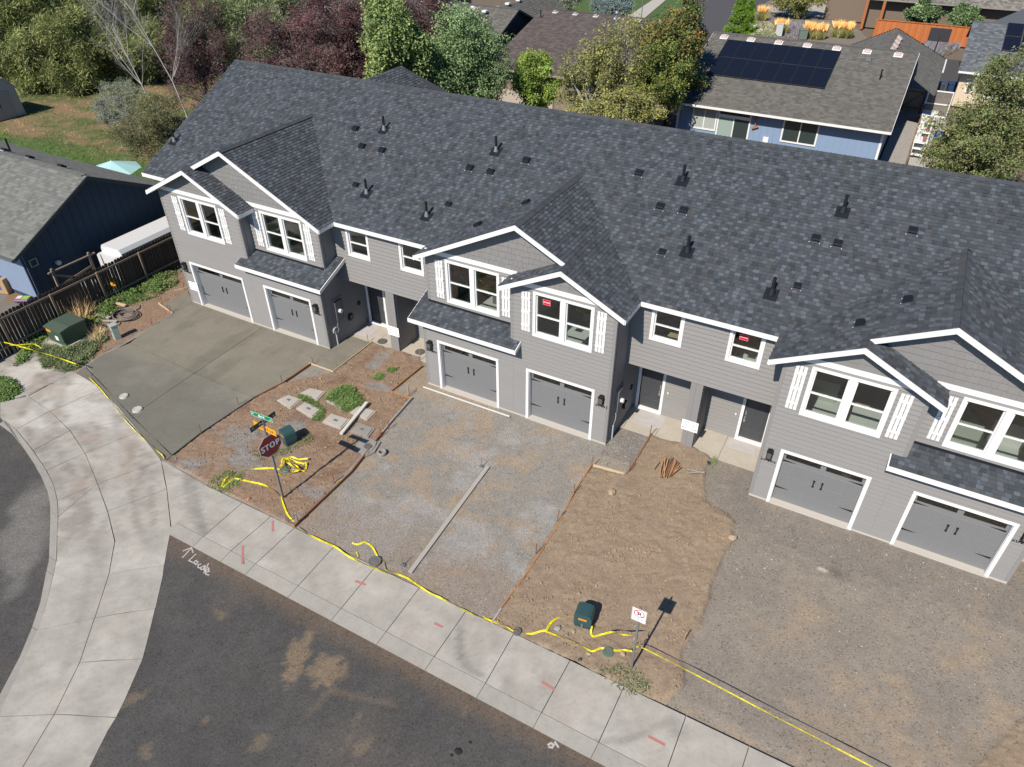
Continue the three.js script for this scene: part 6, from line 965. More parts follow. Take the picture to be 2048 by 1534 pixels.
// shingle courses of a far roof slope: one part per slope
function farShingles(parent, quad, tone, seed, e = 0.2) {   // quad: eave start, eave end, ridge end, ridge start as [x, y, z]
  const [a, b, c, d] = quad.map((p) => V(...p)), r = rng(seed), list = [], n = new THREE.Vector3().crossVectors(b.clone().sub(a), d.clone().sub(a)).normalize(); if (n.y < 0) n.negate();
  const up = d.clone().add(c).sub(a).sub(b).multiplyScalar(0.5), dn0 = b.clone().sub(a).normalize().cross(n).normalize(); if (dn0.y > 0) dn0.negate(); const len = Math.abs(up.dot(dn0)), rows = Math.max(2, Math.round(len / e)); const ex = new THREE.Vector3().crossVectors(n, dn0);
  for (let k = 0; k < rows; k++) { const t = k / rows, t2 = (k + 1) / rows; let L = a.clone().lerp(d, t), R = b.clone().lerp(c, t), L2 = a.clone().lerp(d, t2); if (ex.dot(R.clone().sub(L)) < 0) { const q = L; L = R; R = q; L2 = b.clone().lerp(c, t2); } const w = R.distanceTo(L); let s = 0; while (s < w - 0.02) { const ww = Math.min(w - s, rr(0.16, 0.36, r)); const p = L.clone().addScaledVector(ex, s + ww / 2).addScaledVector(dn0, -len / rows); const col = tone[Math.floor(r() * tone.length)], q = rr(0.93, 1.07, r); list.push([p, ww, col.map((v) => v * q)]); s += ww; } }
  const I = shadows(new THREE.InstancedMesh(WEDGE, mat([1, 1, 1], 0.95), list.length)), m4 = new THREE.Matrix4();
  list.forEach(([p, w, col], i) => { m4.makeBasis(ex.clone().multiplyScalar(w), n.clone().multiplyScalar(0.02), dn0.clone().multiplyScalar(len / rows * 1.03)).setPosition(p); I.setMatrixAt(i, m4); I.setColorAt(i, lin(...col)); });
  I.name = 'shingles'; I.userData.kind = 'stuff'; parent.add(I);
}
function slopeBoard(pts, th) { const a = pts.map((p) => V(...p)), n = new THREE.Vector3().crossVectors(a[1].clone().sub(a[0]), a[3].clone().sub(a[0])).normalize(); if (n.y < 0) n.negate(); const b = a.map((p) => p.clone().addScaledVector(n, -th)); const P = []; const q = (i, j, k, l) => { for (const p of [i, j, k, i, k, l]) P.push(p.x, p.y, p.z); }; q(a[0], a[1], a[2], a[3]); q(b[3], b[2], b[1], b[0]); for (let i = 0; i < 4; i++) { const j = (i + 1) % 4; q(a[i], b[i], b[j], a[j]); } return tri(P); }
function gableHouse(o) {   // x0..x1 roof ends, zf eave front, zr ridge, zb eave back, heights ye, yr
  const h = thing(o.name, o.label, 'house', [(o.x0 + o.x1) / 2, 0, o.zf]), X = (o.x0 + o.x1) / 2, Z = o.zf, a = o.x0 - X, b = o.x1 - X, ov = o.over ?? 0.45, zf = 0, zr = o.zr - Z, zb = o.zb - Z, wf = zf - ov, wb = zb + ov, wa = a + (o.end ?? 0.3), wbx = b - (o.end ?? 0.3);
  const wall = (nm, g) => part(nm, g, o.wall, h);
  wall('front_wall', o.frontHoles ? wallBoxes(wa, wbx, 0, o.ye - 0.02, o.frontHoles.map((q) => [q[0] - X, q[1] - X, q[2], q[3]]), wf - 0.15, wf) : bx(wa, wbx, 0, o.ye - 0.02, wf - 0.15, wf)); wall('back_wall', bx(wa, wbx, 0, o.ye - 0.02, wb, wb + 0.15));
  const k = (o.yr - o.ye) / (zf - zr), k2 = (o.yr - o.ye) / (zr - zb);
  for (const [x, nm] of [[wa, 'gable_end'], [wbx - 0.15, 'gable_end']]) wall(nm, slabZY([[wf - 0.152, 0], [wf - 0.152, o.ye + k * ov - 0.13], [zr, o.yr - 0.16], [wb + 0.152, o.ye + k2 * ov - 0.13], [wb + 0.152, 0]], x, x + 0.15));
  const f = [[a, o.ye, zf], [b, o.ye, zf], [b, o.yr, zr], [a, o.yr, zr]], g = [[b, o.ye, zb], [a, o.ye, zb], [a, o.yr, zr], [b, o.yr, zr]];
  const roofM = mat(o.tone[0], 0.95); const r1 = part('roof', [slopeBoard(f, 0.1), slopeBoard(g, 0.1)], roofM, h);
  farShingles(r1, f, o.tone, o.seed, o.e); farShingles(r1, g, o.tone, o.seed + 1, o.e);
  part('ridge_cap', Array.from({ length: Math.floor((b - a) / 0.3) }, (_, i) => bx(a + i * 0.3, a + i * 0.3 + 0.31, o.yr - 0.01, o.yr + 0.03 + (i % 2) * 0.006, zr - 0.13, zr + 0.13)), roofM, h);
  part('gutter', [bx(a, b, o.ye - 0.13, o.ye + 0.0, zf + 0.004, zf + 0.1), bx(a, b, o.ye - 0.13, o.ye, zb - 0.1, zb - 0.004)], o.trim, h);
  for (const x of [a - 0.025, b]) part('rake_board', slabZY([[zf, o.ye + 0.0], [zr, o.yr - 0.01], [zb, o.ye + 0.0], [zb, o.ye - 0.15], [zr, o.yr - 0.17], [zf, o.ye - 0.15]], x, x + 0.025), o.rake ?? o.trim, h);
  h.userData.base = undefined; delete h.userData.base;
  return { h, X, Z, slopeY: (z) => z > zr ? o.ye + k * (zf - z) : o.ye + k2 * (z - zb), k, wf };
}
function ventBox(h, x, y, z, m, k, s = 0.3) { const v = new THREE.Group(); v.name = 'box_vent'; v.position.set(x, y, z); v.quaternion.setFromUnitVectors(V(0, 1, 0), V(0, 1, k).normalize()); h.add(v); part('vent_flange', bx(-s * 0.8, s * 0.8, 0.02, 0.04, -s * 0.6, s * 0.9), M.white, v); part('vent_hood', slabZY([[-s * 0.55, 0.03], [-s * 0.5, 0.13], [s * 0.4, 0.17], [s * 0.55, 0.11], [s * 0.5, 0.03]], -s * 0.55, s * 0.55), m, v); }
{
  const blue = mat([0.025, 0.05, 0.085], 0.8), n = gableHouse({ name: 'navy_house', label: 'navy blue house with grey green shingle roof behind the wooden fence', x0: -44, x1: -27.9, zf: 3.95, zr: -0.4, zb: -4.9, ye: 2.6, yr: 4.8, wall: blue, trim: mat([0.1, 0.11, 0.11], 0.7), rake: mat([0.06, 0.07, 0.07], 0.8), tone: roofTone.green, seed: 301, e: 0.15, end: 0.5, over: 0.6 });
  const ex = -28.4 - n.X; for (let z = -4.3; z < 3.2; z += 0.41) { const zz = z - n.Z, y = n.slopeY(zz) - 0.2; part('batten', bx(ex, ex + 0.02, 0.1, y, zz - 0.02, zz + 0.02), blue, n.h); }
  for (let y = 0.2; y < 2.4; y += 0.2) part('siding_board', bx(-15 + 0, ex + 0.001, y, y + 0.185, n.wf, n.wf + 0.018), mat([0.2, 0.26, 0.36], 0.8), n.h);
  part('vent_frame', [bx(ex + 0.02, ex + 0.05, 1.75, 1.79, -1.1, -0.75), bx(ex + 0.02, ex + 0.05, 2.06, 2.1, -1.1, -0.75), bx(ex + 0.02, ex + 0.05, 1.79, 2.06, -1.1, -1.06), bx(ex + 0.02, ex + 0.05, 1.79, 2.06, -0.79, -0.75)], mat([0.35, 0.3, 0.22], 0.7), n.h);
  const dial = new THREE.CylinderGeometry(0.11, 0.11, 0.14, 16); dial.rotateZ(Math.PI / 2); dial.translate(ex + 0.09, 1.5, -1.9); part('meter_dial', dial, mat([0.6, 0.6, 0.6], 0.3), n.h);
  for (const [i, [px, pz]] of [[-35.6, -1.25], [-33.2, -1.05], [-30.6, -0.95]].entries()) { const zz = pz - n.Z; ventBox(n.h, px - n.X, n.slopeY(zz), zz, M.black, -0.5, 0.26); }
  part('roof_pipe', rod([-35.0 - n.X, 4.5, -1.2 - n.Z], [-35.0 - n.X, 5.15, -1.2 - n.Z], 0.05, 0.05, 8), M.black, n.h);
  part('downpipe', bx(ex - 0.1, ex - 0.02, 0, 2.5, n.wf + 0.02, n.wf + 0.1), blue, n.h);
}
{ const o = thing('trailer', 'long white enclosed trailer between the navy house and the fence', 'trailer', [-26.75, 0, -1.6]), w = mat([0.62, 0.63, 0.63], 0.4);
  const body = slabXY([[-0.72, 0.45], [0.72, 0.45], [0.72, 1.72], [0.6, 1.9], [-0.6, 1.9], [-0.72, 1.72]], -2.6, 2.0); part('trailer_body', body, w, o); part('nose', slabXY([[-0.72, 0.45], [0.72, 0.45], [0.72, 1.5], [0.55, 1.62], [-0.55, 1.62], [-0.72, 1.5]], 2.0, 2.3), w, o); part('seam', bx(0.721, 0.727, 1.4, 1.42, -2.6, 2.0), M.galv, o);
  for (const z of [-0.9, 0.2]) for (const s of [-1, 1]) { const g = new THREE.CylinderGeometry(0.33, 0.33, 0.2, 18); g.rotateZ(Math.PI / 2); g.translate(s * 0.62, 0.33, z); part('wheel', g, M.black, o); } }
{ const o = thing('wooden_gate_frame', 'weathered wooden post frame behind the fence by the navy house', 'wood frame', [-27.2, 0, 2.2]), w = mat([0.24, 0.19, 0.14], 0.9); for (const [x, z] of [[0, -1], [0, 0.8]]) part('post', rbx(x - 0.045, x + 0.045, 0, 1.9, z - 0.045, z + 0.045, 0.005), w, o); part('top_rail', bx(-0.04, 0.04, 1.72, 1.78, -1.3, 1.0), w, o); part('mid_rail', bar([0, 1.25, -1], [0, 1.0, 0.8], 0.05, 0.09), w, o); part('brace', bar([0, 0.5, -1], [0, 1.6, 0.8], 0.05, 0.09), w, o); }
{ const o = thing('soil_sack', 'white filled sack behind the dark fence beside the wood frame', 'sack', [-26.75, 0.75, 1.9], 0.3); const g = new RoundedBoxGeometry(0.75, 0.28, 0.5, 3, 0.12); part('sack', g, mat([0.6, 0.6, 0.58], 0.7), o); part('stand', [bx(-0.3, 0.3, -0.75, -0.14, -0.2, 0.2)], mat([0.2, 0.16, 0.12], 0.9), o); }
{ const [x, z] = [-31.11, 3.42], o = thing('cardboard_box', 'brown cardboard box with blue print in front of the navy house', 'box', [x, 0, z], 0.3), c = mat([0.4, 0.26, 0.14], 0.85); part('box_body', rbx(-0.45, 0.45, 0, 0.75, -0.35, 0.35, 0.01), c, o); for (const k of [-0.3, 0.02]) part('blue_print', bx(k, k + 0.18, 0.2, 0.752, -0.352, 0.352), mat([0.04, 0.1, 0.32], 0.7), o); part('flap', [bar([-0.45, 0.76, 0.2], [-0.75, 0.86, 0.2], 0.5, 0.008)], c, o); }
{ const [x, z] = [-29.39, 3.64], o = thing('bag_of_soil', 'colourful plastic bag lying on the gravel by the cardboard box', 'bag', [x, 0.1, z], 0.5); const g = new RoundedBoxGeometry(0.7, 0.16, 0.45, 3, 0.075); part('bag', g, mat([0.16, 0.09, 0.17], 0.5), o); part('bag_print', bx(0.0, 0.3, 0.082, 0.086, -0.16, 0.16), mat([0.25, 0.42, 0.06], 0.6), o); part('bag_print', bx(-0.28, -0.05, 0.082, 0.086, -0.16, 0.1), mat([0.6, 0.58, 0.5], 0.6), o); }
struct('gravel_yard', sheet(-40, -25.9, 3.2, 9.5, 0.2, () => true, () => -0.03, (x, z, c) => { const n = fbm(x * 1.4, z * 1.4, 4, 500); mixc(c, [0.23, 0.22, 0.2], [0.3, 0.16, 0.07], sst(0.5, 0.7, n)); if (z > 7) c.lerp(lin(0.13, 0.15, 0.05), 0.5 * sst(0.45, 0.6, n)); }), vmat(grit, 1, 0.95, 0.02));
// sunshade and shed on the lawn
{ const [x, z] = [-34.75, -6.0], o = thing('patio_umbrella', 'pale aqua patio umbrella open behind the navy house', 'umbrella', [x, 0, z]), a = mat([0.36, 0.62, 0.62], 0.8), b = mat([0.4, 0.66, 0.66], 0.8); for (let i = 0; i < 8; i++) { const p = i * Math.PI / 4, q = p + Math.PI / 4, R = 1.45; part('canopy_panel', tri([0, 2.55, 0, Math.cos(q) * R, 2.05, Math.sin(q) * R, Math.cos(p) * R, 2.05, Math.sin(p) * R]), i % 2 ? a : b, o); } part('pole', rod([0, 0, 0], [0, 2.6, 0], 0.025, 0.025, 8), M.white, o); part('base', new THREE.CylinderGeometry(0.28, 0.3, 0.08, 16).translate(0, 0.04, 0), M.galv, o); }
{ const o = thing('storage_shed', 'pale grey garden shed with barn roof at the lawn edge', 'shed', [-57.6, 0, -12.3], 0.0), w = mat([0.36, 0.37, 0.37], 0.7); part('shed_wall', slabZY([[-1.6, 0], [1.6, 0], [1.5, 2.0], [0.85, 2.75], [-0.85, 2.75], [-1.5, 2.0]], -2.2, 1.3), w, o); part('shed_roof', [slopeBoard([[-2.3, 1.98, 1.62], [1.4, 1.98, 1.62], [1.4, 2.82, 0.88], [-2.3, 2.82, 0.88]], 0.06), slopeBoard([[-2.3, 2.82, 0.87], [1.4, 2.82, 0.87], [1.4, 2.95, 0], [-2.3, 2.95, 0]], 0.06), slopeBoard([[-2.3, 2.95, -0.001], [1.4, 2.95, -0.001], [1.4, 2.82, -0.88], [-2.3, 2.82, -0.88]], 0.06), slopeBoard([[-2.3, 2.82, -0.89], [1.4, 2.82, -0.89], [1.4, 1.98, -1.62], [-2.3, 1.98, -1.62]], 0.06)], mat([0.42, 0.43, 0.42], 0.7), o); for (const s of [-1, 1]) part('shed_door', bx(1.301, 1.34, 0.08, 1.9, s > 0 ? 0.01 : -0.95, s > 0 ? 0.95 : -0.01), mat([0.3, 0.31, 0.31], 0.7), o); part('door_handle', bx(1.34, 1.38, 0.9, 1.1, 0.03, 0.07), M.black, o); }
struct('lawn', sheet(-75, -24.8, -30, -3, 0.3, (x, z) => z < -4.5 || x < -27, (x, z) => -0.06 + 0.06 * fbm(x * 0.5, z * 0.5, 3, 600), (x, z, c) => { const n = fbm(x * 0.25, z * 0.5, 4, 610), n2 = fbm(x * 0.9, z * 1.3, 4, 620), n3 = fbm(x * 3, z * 3, 3, 630); mixc(c, [0.27, 0.19, 0.1], [0.12, 0.15, 0.045], sst(0.42, 0.6, n * 0.5 + n2 * 0.5)); const stripe = Math.exp(-(((z + 9.6 + (x + 45) * 0.05) / 1.3) ** 2)); c.lerp(lin(0.07, 0.15, 0.025), 0.85 * stripe); c.lerp(lin(0.33, 0.22, 0.12), 0.6 * sst(0.5, 0.68, fbm(x * 0.35 + 4, z * 0.8, 4, 640)) * (1 - stripe)); c.multiplyScalar(lerp(0.75, 1.2, n3)); }), vmat(sandy, 1.5, 1, 0.02));
{ const r = rng(90), list = []; while (list.length < 9000) { const x = rr(-66, -26, r), z = rr(-24, -4.5, r), g = sst(0.42, 0.6, fbm(x * 0.25, z * 0.5, 4, 610) * 0.5 + fbm(x * 0.9, z * 1.3, 4, 620) * 0.5), st = Math.exp(-(((z + 9.6 + (x + 45) * 0.05) / 1.3) ** 2)); if (r() > 0.25 + g * 0.5 + st) continue; list.push([x, -0.03, z, rr(0.1, 0.22, r), st > 0.4 ? mixCol([[0.07, 0.16, 0.025], [0.09, 0.19, 0.03]], r, 1) : g > 0.4 ? mixCol([[0.12, 0.16, 0.05], [0.16, 0.17, 0.07]], r, 1) : mixCol([[0.33, 0.24, 0.12], [0.27, 0.2, 0.11]], r, 1)]); } const I = instances('grass', blade, DRY, list, scene, 'stuff'); tag(I, 'patchy green and straw coloured grass behind the navy house', 'grass'); }
struct('deck', bx(-36, -31.5, -0.1, 0.12, -7.6, -5.2), mat([0.17, 0.085, 0.05], 0.8));

// ================================================================ trees behind the townhouses (left to right)
const needle = { geo: SPRIG.needle, leafMat: NEEDLE };
tree({ name: 'pine_tree', label: 'big dark pine at the left edge above the garden shed', category: 'pine', at: [-63.87, 3.82, -19], r: [4.6, 5.4, 4.6], clumps: 90, leaves: 9000, leaf: 0.4, pal: GREENS.pine, seed: 1, trunk: 0.28, spread: 0.24, ...needle });
tree({ name: 'pine_tree', label: 'big olive pine just right of the leftmost pine', category: 'pine', at: [-60.01, 3.64, -21], r: [4.2, 5.6, 4.2], clumps: 90, leaves: 9000, leaf: 0.4, pal: GREENS.pine, seed: 2, trunk: 0.28, spread: 0.24, ...needle });
tree({ name: 'pine_tree', label: 'olive pine behind the pale bare trees', category: 'pine', at: [-57.48, 2.75, -24], r: [4.2, 5.6, 3.6], clumps: 80, leaves: 8500, leaf: 0.42, pal: GREENS.pine, seed: 3, trunk: 0.25, spread: 0.25, ...needle });
tree({ name: 'pine_tree', label: 'pine showing between the two bare trees and the plum', category: 'pine', at: [-56.33, 3.54, -28], r: [3.8, 5.6, 3.6], clumps: 70, leaves: 7000, leaf: 0.42, pal: GREENS.pine, seed: 4, trunk: 0.25, spread: 0.25, ...needle });
tree({ name: 'pine_tree', label: 'far row of pines cut by the upper left corner', category: 'pine', at: [-89.22, 4.11, -38], r: [9, 6, 4], clumps: 90, leaves: 7000, leaf: 0.55, pal: GREENS.pine, seed: 5, trunk: 0.3, spread: 0.2, ...needle });
tree({ name: 'pine_tree', label: 'far pine at the top edge behind the bare trees', category: 'pine', at: [-72.64, 5.15, -40], r: [7, 6, 4], clumps: 70, leaves: 6000, leaf: 0.55, pal: GREENS.pine, seed: 6, trunk: 0.3, spread: 0.22, ...needle });
function bareTree(x, z, h, lean, label, seed) {
  const r = rng(seed), t = thing('bare_tree', label, 'bare tree', [x, 0, z], 0, 'pale leafless trees'), g = [];
  const grow = (a, d, len, w, lvl) => { const n = 4; let p = a; const dir = d.clone(); for (let i = 0; i < n; i++) { dir.add(V(rr(-0.13, 0.13, r), rr(0, 0.08, r), rr(-0.13, 0.13, r))).normalize(); const q = p.clone().addScaledVector(dir, len / n); g.push(rod(p.toArray(), q.toArray(), w * (1 - i / n * 0.6), w * (1 - (i + 1) / n * 0.6), lvl < 2 ? 6 : 3)); p = q; if (lvl < 4 && (lvl > 0 || i > 0)) for (let k = 0; k < (lvl === 0 ? 3 : 2); k++) { const a2 = r() * 6.28, b = dir.clone().add(V(Math.cos(a2), rr(-0.1, 0.5, r), Math.sin(a2)).multiplyScalar(rr(0.5, 0.95, r))).normalize(); grow(p, b, len * rr(0.36, 0.52, r), w * rr(0.28, 0.42, r), lvl + 1); } } };
  grow(V(0, 0, 0), V(lean, 1, 0.05).normalize(), h, 0.07, 0); part('trunk', g, mat([0.4, 0.38, 0.35], 0.9), t);
}
bareTree(-39.0, -15.0, 8.6, -0.06, 'pale leafless tree with wide branches behind the left shrub', 21); bareTree(-42.3, -15.0, 7.2, -0.12, 'thinner pale leafless tree leaning left of the wide bare one', 22);
tree({ name: 'shrub', label: 'large olive shrub against the left end of the townhouse roof', category: 'shrub', at: [-36.11, 2.64, -10.5], r: [2.7, 2.3, 2.2], clumps: 60, leaves: 6500, leaf: 0.16, pal: GREENS.shrub, seed: 23, trunk: 0.06, limbs: 40, bark: bark.grey, twigs: 2, geo: SPRIG.fine, spread: 0.3 });
tree({ name: 'shrub', label: 'thin grey green shrub at the foot of the bare trees', category: 'shrub', at: [-45.62, 2.02, -15], r: [2.3, 1.8, 1.6], clumps: 36, leaves: 2400, leaf: 0.15, pal: GREENS.sage, seed: 24, trunk: 0.05, limbs: 30, bark: bark.grey, twigs: 3, geo: SPRIG.fine });
tree({ name: 'shrub', label: 'low silvery shrub on the lawn before the bare trees', category: 'shrub', at: [-43.38, 2.39, -12.5], r: [1.2, 0.9, 1], clumps: 20, leaves: 1100, leaf: 0.13, pal: GREENS.grey, seed: 25, trunk: 0.04, limbs: 16, bark: bark.grey, geo: SPRIG.fine });
tree({ name: 'plum_tree', label: 'dark purple plum tree beside the left ridge end', category: 'plum tree', at: [-39.75, 5.44, -17.5], r: [2.7, 3.9, 2.6], clumps: 70, leaves: 4300, leaf: 0.19, pal: GREENS.plum, seed: 31, trunk: 0.16, limbs: 50, twigs: 4, bark: bark.purple, geo: SPRIG.fine, spread: 0.28 });
tree({ name: 'conifer_tree', label: 'pale green conifer between the purple plum trees', category: 'conifer', at: [-38.57, 6.33, -22], r: [3.4, 3.9, 3.0], clumps: 80, leaves: 8000, leaf: 0.3, pal: GREENS.conifer, seed: 32, trunk: 0.22, ...needle, spread: 0.26 });
tree({ name: 'plum_tree', label: 'purple plum tree behind the ridge left of the rear gable', category: 'plum tree', at: [-30.51, 6.35, -17], r: [3.1, 2.7, 2.6], clumps: 70, leaves: 4300, leaf: 0.19, pal: GREENS.plum, seed: 33, trunk: 0.16, limbs: 50, twigs: 4, bark: bark.purple, geo: SPRIG.fine, spread: 0.28 });
tree({ name: 'plum_tree', label: 'reddish plum tree left of the tall maple', category: 'plum tree', at: [-27.09, 7.20, -18], r: [2.9, 3.1, 2.6], clumps: 60, leaves: 6000, leaf: 0.19, pal: [...GREENS.plum, [0.11, 0.045, 0.045]], seed: 34, trunk: 0.16, limbs: 50, twigs: 4, bark: bark.purple, geo: SPRIG.fine, spread: 0.28 });
tree({ name: 'plum_tree', label: 'far purple plum tree at the top behind the maple', category: 'plum tree', at: [-38.65, 7.51, -27], r: [3.4, 2.8, 2.8], clumps: 50, leaves: 4500, leaf: 0.22, pal: GREENS.plum, seed: 35, trunk: 0.16, limbs: 40, twigs: 3, bark: bark.purple, geo: SPRIG.fine });
tree({ name: 'plum_tree', label: 'dark plum tree right of the tall maple', category: 'plum tree', at: [-24.29, 7.03, -22], r: [2.3, 4.0, 2.2], clumps: 55, leaves: 5500, leaf: 0.19, pal: GREENS.plum, seed: 36, trunk: 0.15, limbs: 50, twigs: 4, bark: bark.purple, geo: SPRIG.fine });
tree({ name: 'plum_tree', label: 'brownish plum tree at the top before the far grey roof', category: 'plum tree', at: [-30.74, 8.06, -25], r: [2.8, 2.8, 2.4], clumps: 45, leaves: 3200, leaf: 0.19, pal: [[0.1, 0.07, 0.06], [0.13, 0.1, 0.085], [0.08, 0.05, 0.05]], seed: 37, trunk: 0.13, limbs: 45, twigs: 5, bark: bark.purple, geo: SPRIG.fine });
tree({ name: 'maple_tree', label: 'tall yellow green maple behind the rear gable', category: 'maple', at: [-22.37, 7.76, -16.5], r: [1.75, 3.0, 1.8], clumps: 60, leaves: 3300, leaf: 0.21, pal: GREENS.maple, seed: 41, trunk: 0.12, bark: bark.grey, spread: 0.3 });
tree({ name: 'ash_tree', label: 'rounded green tree before the dark gabled house', category: 'tree', at: [-19.81, 6.33, -20], r: [2.35, 2.9, 2.4], clumps: 80, leaves: 5200, leaf: 0.19, pal: GREENS.ash, seed: 42, trunk: 0.14, cone: false, spread: 0.3 });
tree({ name: 'small_tree', label: 'small green tree before the brown roofed house', category: 'tree', at: [-16.84, 4.96, -23], r: [1.35, 1.75, 1.3], clumps: 36, leaves: 2800, leaf: 0.17, pal: [[0.12, 0.17, 0.03], [0.09, 0.14, 0.03], [0.15, 0.19, 0.05]], seed: 43, trunk: 0.08 });
tree({ name: 'birch_tree', label: 'white branched birch left of the twin birch behind the ridge', category: 'birch', at: [-11.86, 6.31, -19.5], r: [1.7, 2.5, 1.7], clumps: 46, leaves: 1700, leaf: 0.16, pal: GREENS.birch, seed: 44, trunk: 0.11, limbs: 50, twigs: 4, bark: bark.white, spread: 0.3, lead: 0.7 });
tree({ name: 'birch_tree', label: 'taller white stemmed birch left of the red berried tree', category: 'birch', at: [-10.63, 6.63, -21], r: [1.6, 2.9, 1.6], clumps: 46, leaves: 1700, leaf: 0.16, pal: GREENS.birch, seed: 45, trunk: 0.11, limbs: 50, twigs: 4, bark: bark.white, spread: 0.3, lead: 0.7 });
tree({ name: 'birch_tree', label: 'low yellowing birch growth behind the ridge by the fence', category: 'birch', at: [-9.01, 5.66, -18], r: [1.7, 1.3, 1.3], clumps: 30, leaves: 1700, leaf: 0.16, pal: GREENS.birch, seed: 46, trunk: 0.07, limbs: 28, twigs: 4, bark: bark.white });
tree({ name: 'rowan_tree', label: 'green tree with orange red berries beside the solar panel house', category: 'rowan', at: [-11.17, 5.89, -32], r: [2.2, 3.3, 2.4], clumps: 60, leaves: 5200, leaf: 0.22, pal: GREENS.rowan, seed: 47, trunk: 0.13, berries: 260, spread: 0.28 });
tree({ name: 'rowan_tree', label: 'lower dark green tree below the berried tree at the blue house', category: 'rowan', at: [-11.38, 4.65, -29], r: [1.9, 2.1, 1.8], clumps: 40, leaves: 3300, leaf: 0.2, pal: [[0.1, 0.12, 0.03], [0.07, 0.1, 0.03], [0.13, 0.14, 0.04]], seed: 48, trunk: 0.1, berries: 30 });
tree({ name: 'crabapple_tree', label: 'large green tree before the cream house at the right edge', category: 'tree', at: [7.71, 5.03, -27], r: [2.9, 2.7, 2.4], clumps: 70, leaves: 3800, leaf: 0.17, pal: GREENS.crab, seed: 49, trunk: 0.13, limbs: 40, twigs: 2, bark: bark.dark, geo: SPRIG.broad, spread: 0.24 });
tree({ name: 'crabapple_tree', label: 'lower spreading green tree beside the concrete path at the right', category: 'tree', at: [7.16, 4.00, -25], r: [2.2, 1.5, 1.7], clumps: 45, leaves: 2600, leaf: 0.16, pal: GREENS.crab, seed: 50, trunk: 0.09, limbs: 30, bark: bark.dark, spread: 0.26 });
tree({ name: 'crabapple_tree', label: 'upper slender green branches in front of the cream wall', category: 'tree', at: [8.07, 6.09, -30], r: [2.2, 2.3, 1.6], clumps: 34, leaves: 900, leaf: 0.17, pal: GREENS.crab, seed: 51, trunk: 0.09, limbs: 30, twigs: 3, bark: bark.dark, spread: 0.26 });

// ================================================================ the neighbourhood behind
const glassDark = mat([0.03, 0.045, 0.045], 0.12), trimW = mat([0.72, 0.72, 0.7], 0.6);
function farWindow(h, x0, x1, y0, y1, z, panes = 2, curtain) { const w = new THREE.Group(); w.name = 'window'; h.add(w); const T = 0.1; part('frame', [bx(x0, x1, y0, y0 + T, z, z + 0.04), bx(x0, x1, y1 - T, y1, z, z + 0.04), bx(x0, x0 + T, y0 + T, y1 - T, z, z + 0.04), bx(x1 - T, x1, y0 + T, y1 - T, z, z + 0.04), ...Array.from({ length: panes - 1 }, (_, i) => { const m = lerp(x0, x1, (i + 1) / panes); return bx(m - 0.035, m + 0.035, y0 + T, y1 - T, z, z + 0.045); })], trimW, w); for (let i = 0; i < panes; i++) part('pane', bx(lerp(x0 + T, x1 - T, i / panes) + 0.02, lerp(x0 + T, x1 - T, (i + 1) / panes) - 0.02, y0 + T, y1 - T, z - 0.02, z + 0.012), curtain?.[i] ?? glassDark, w); }
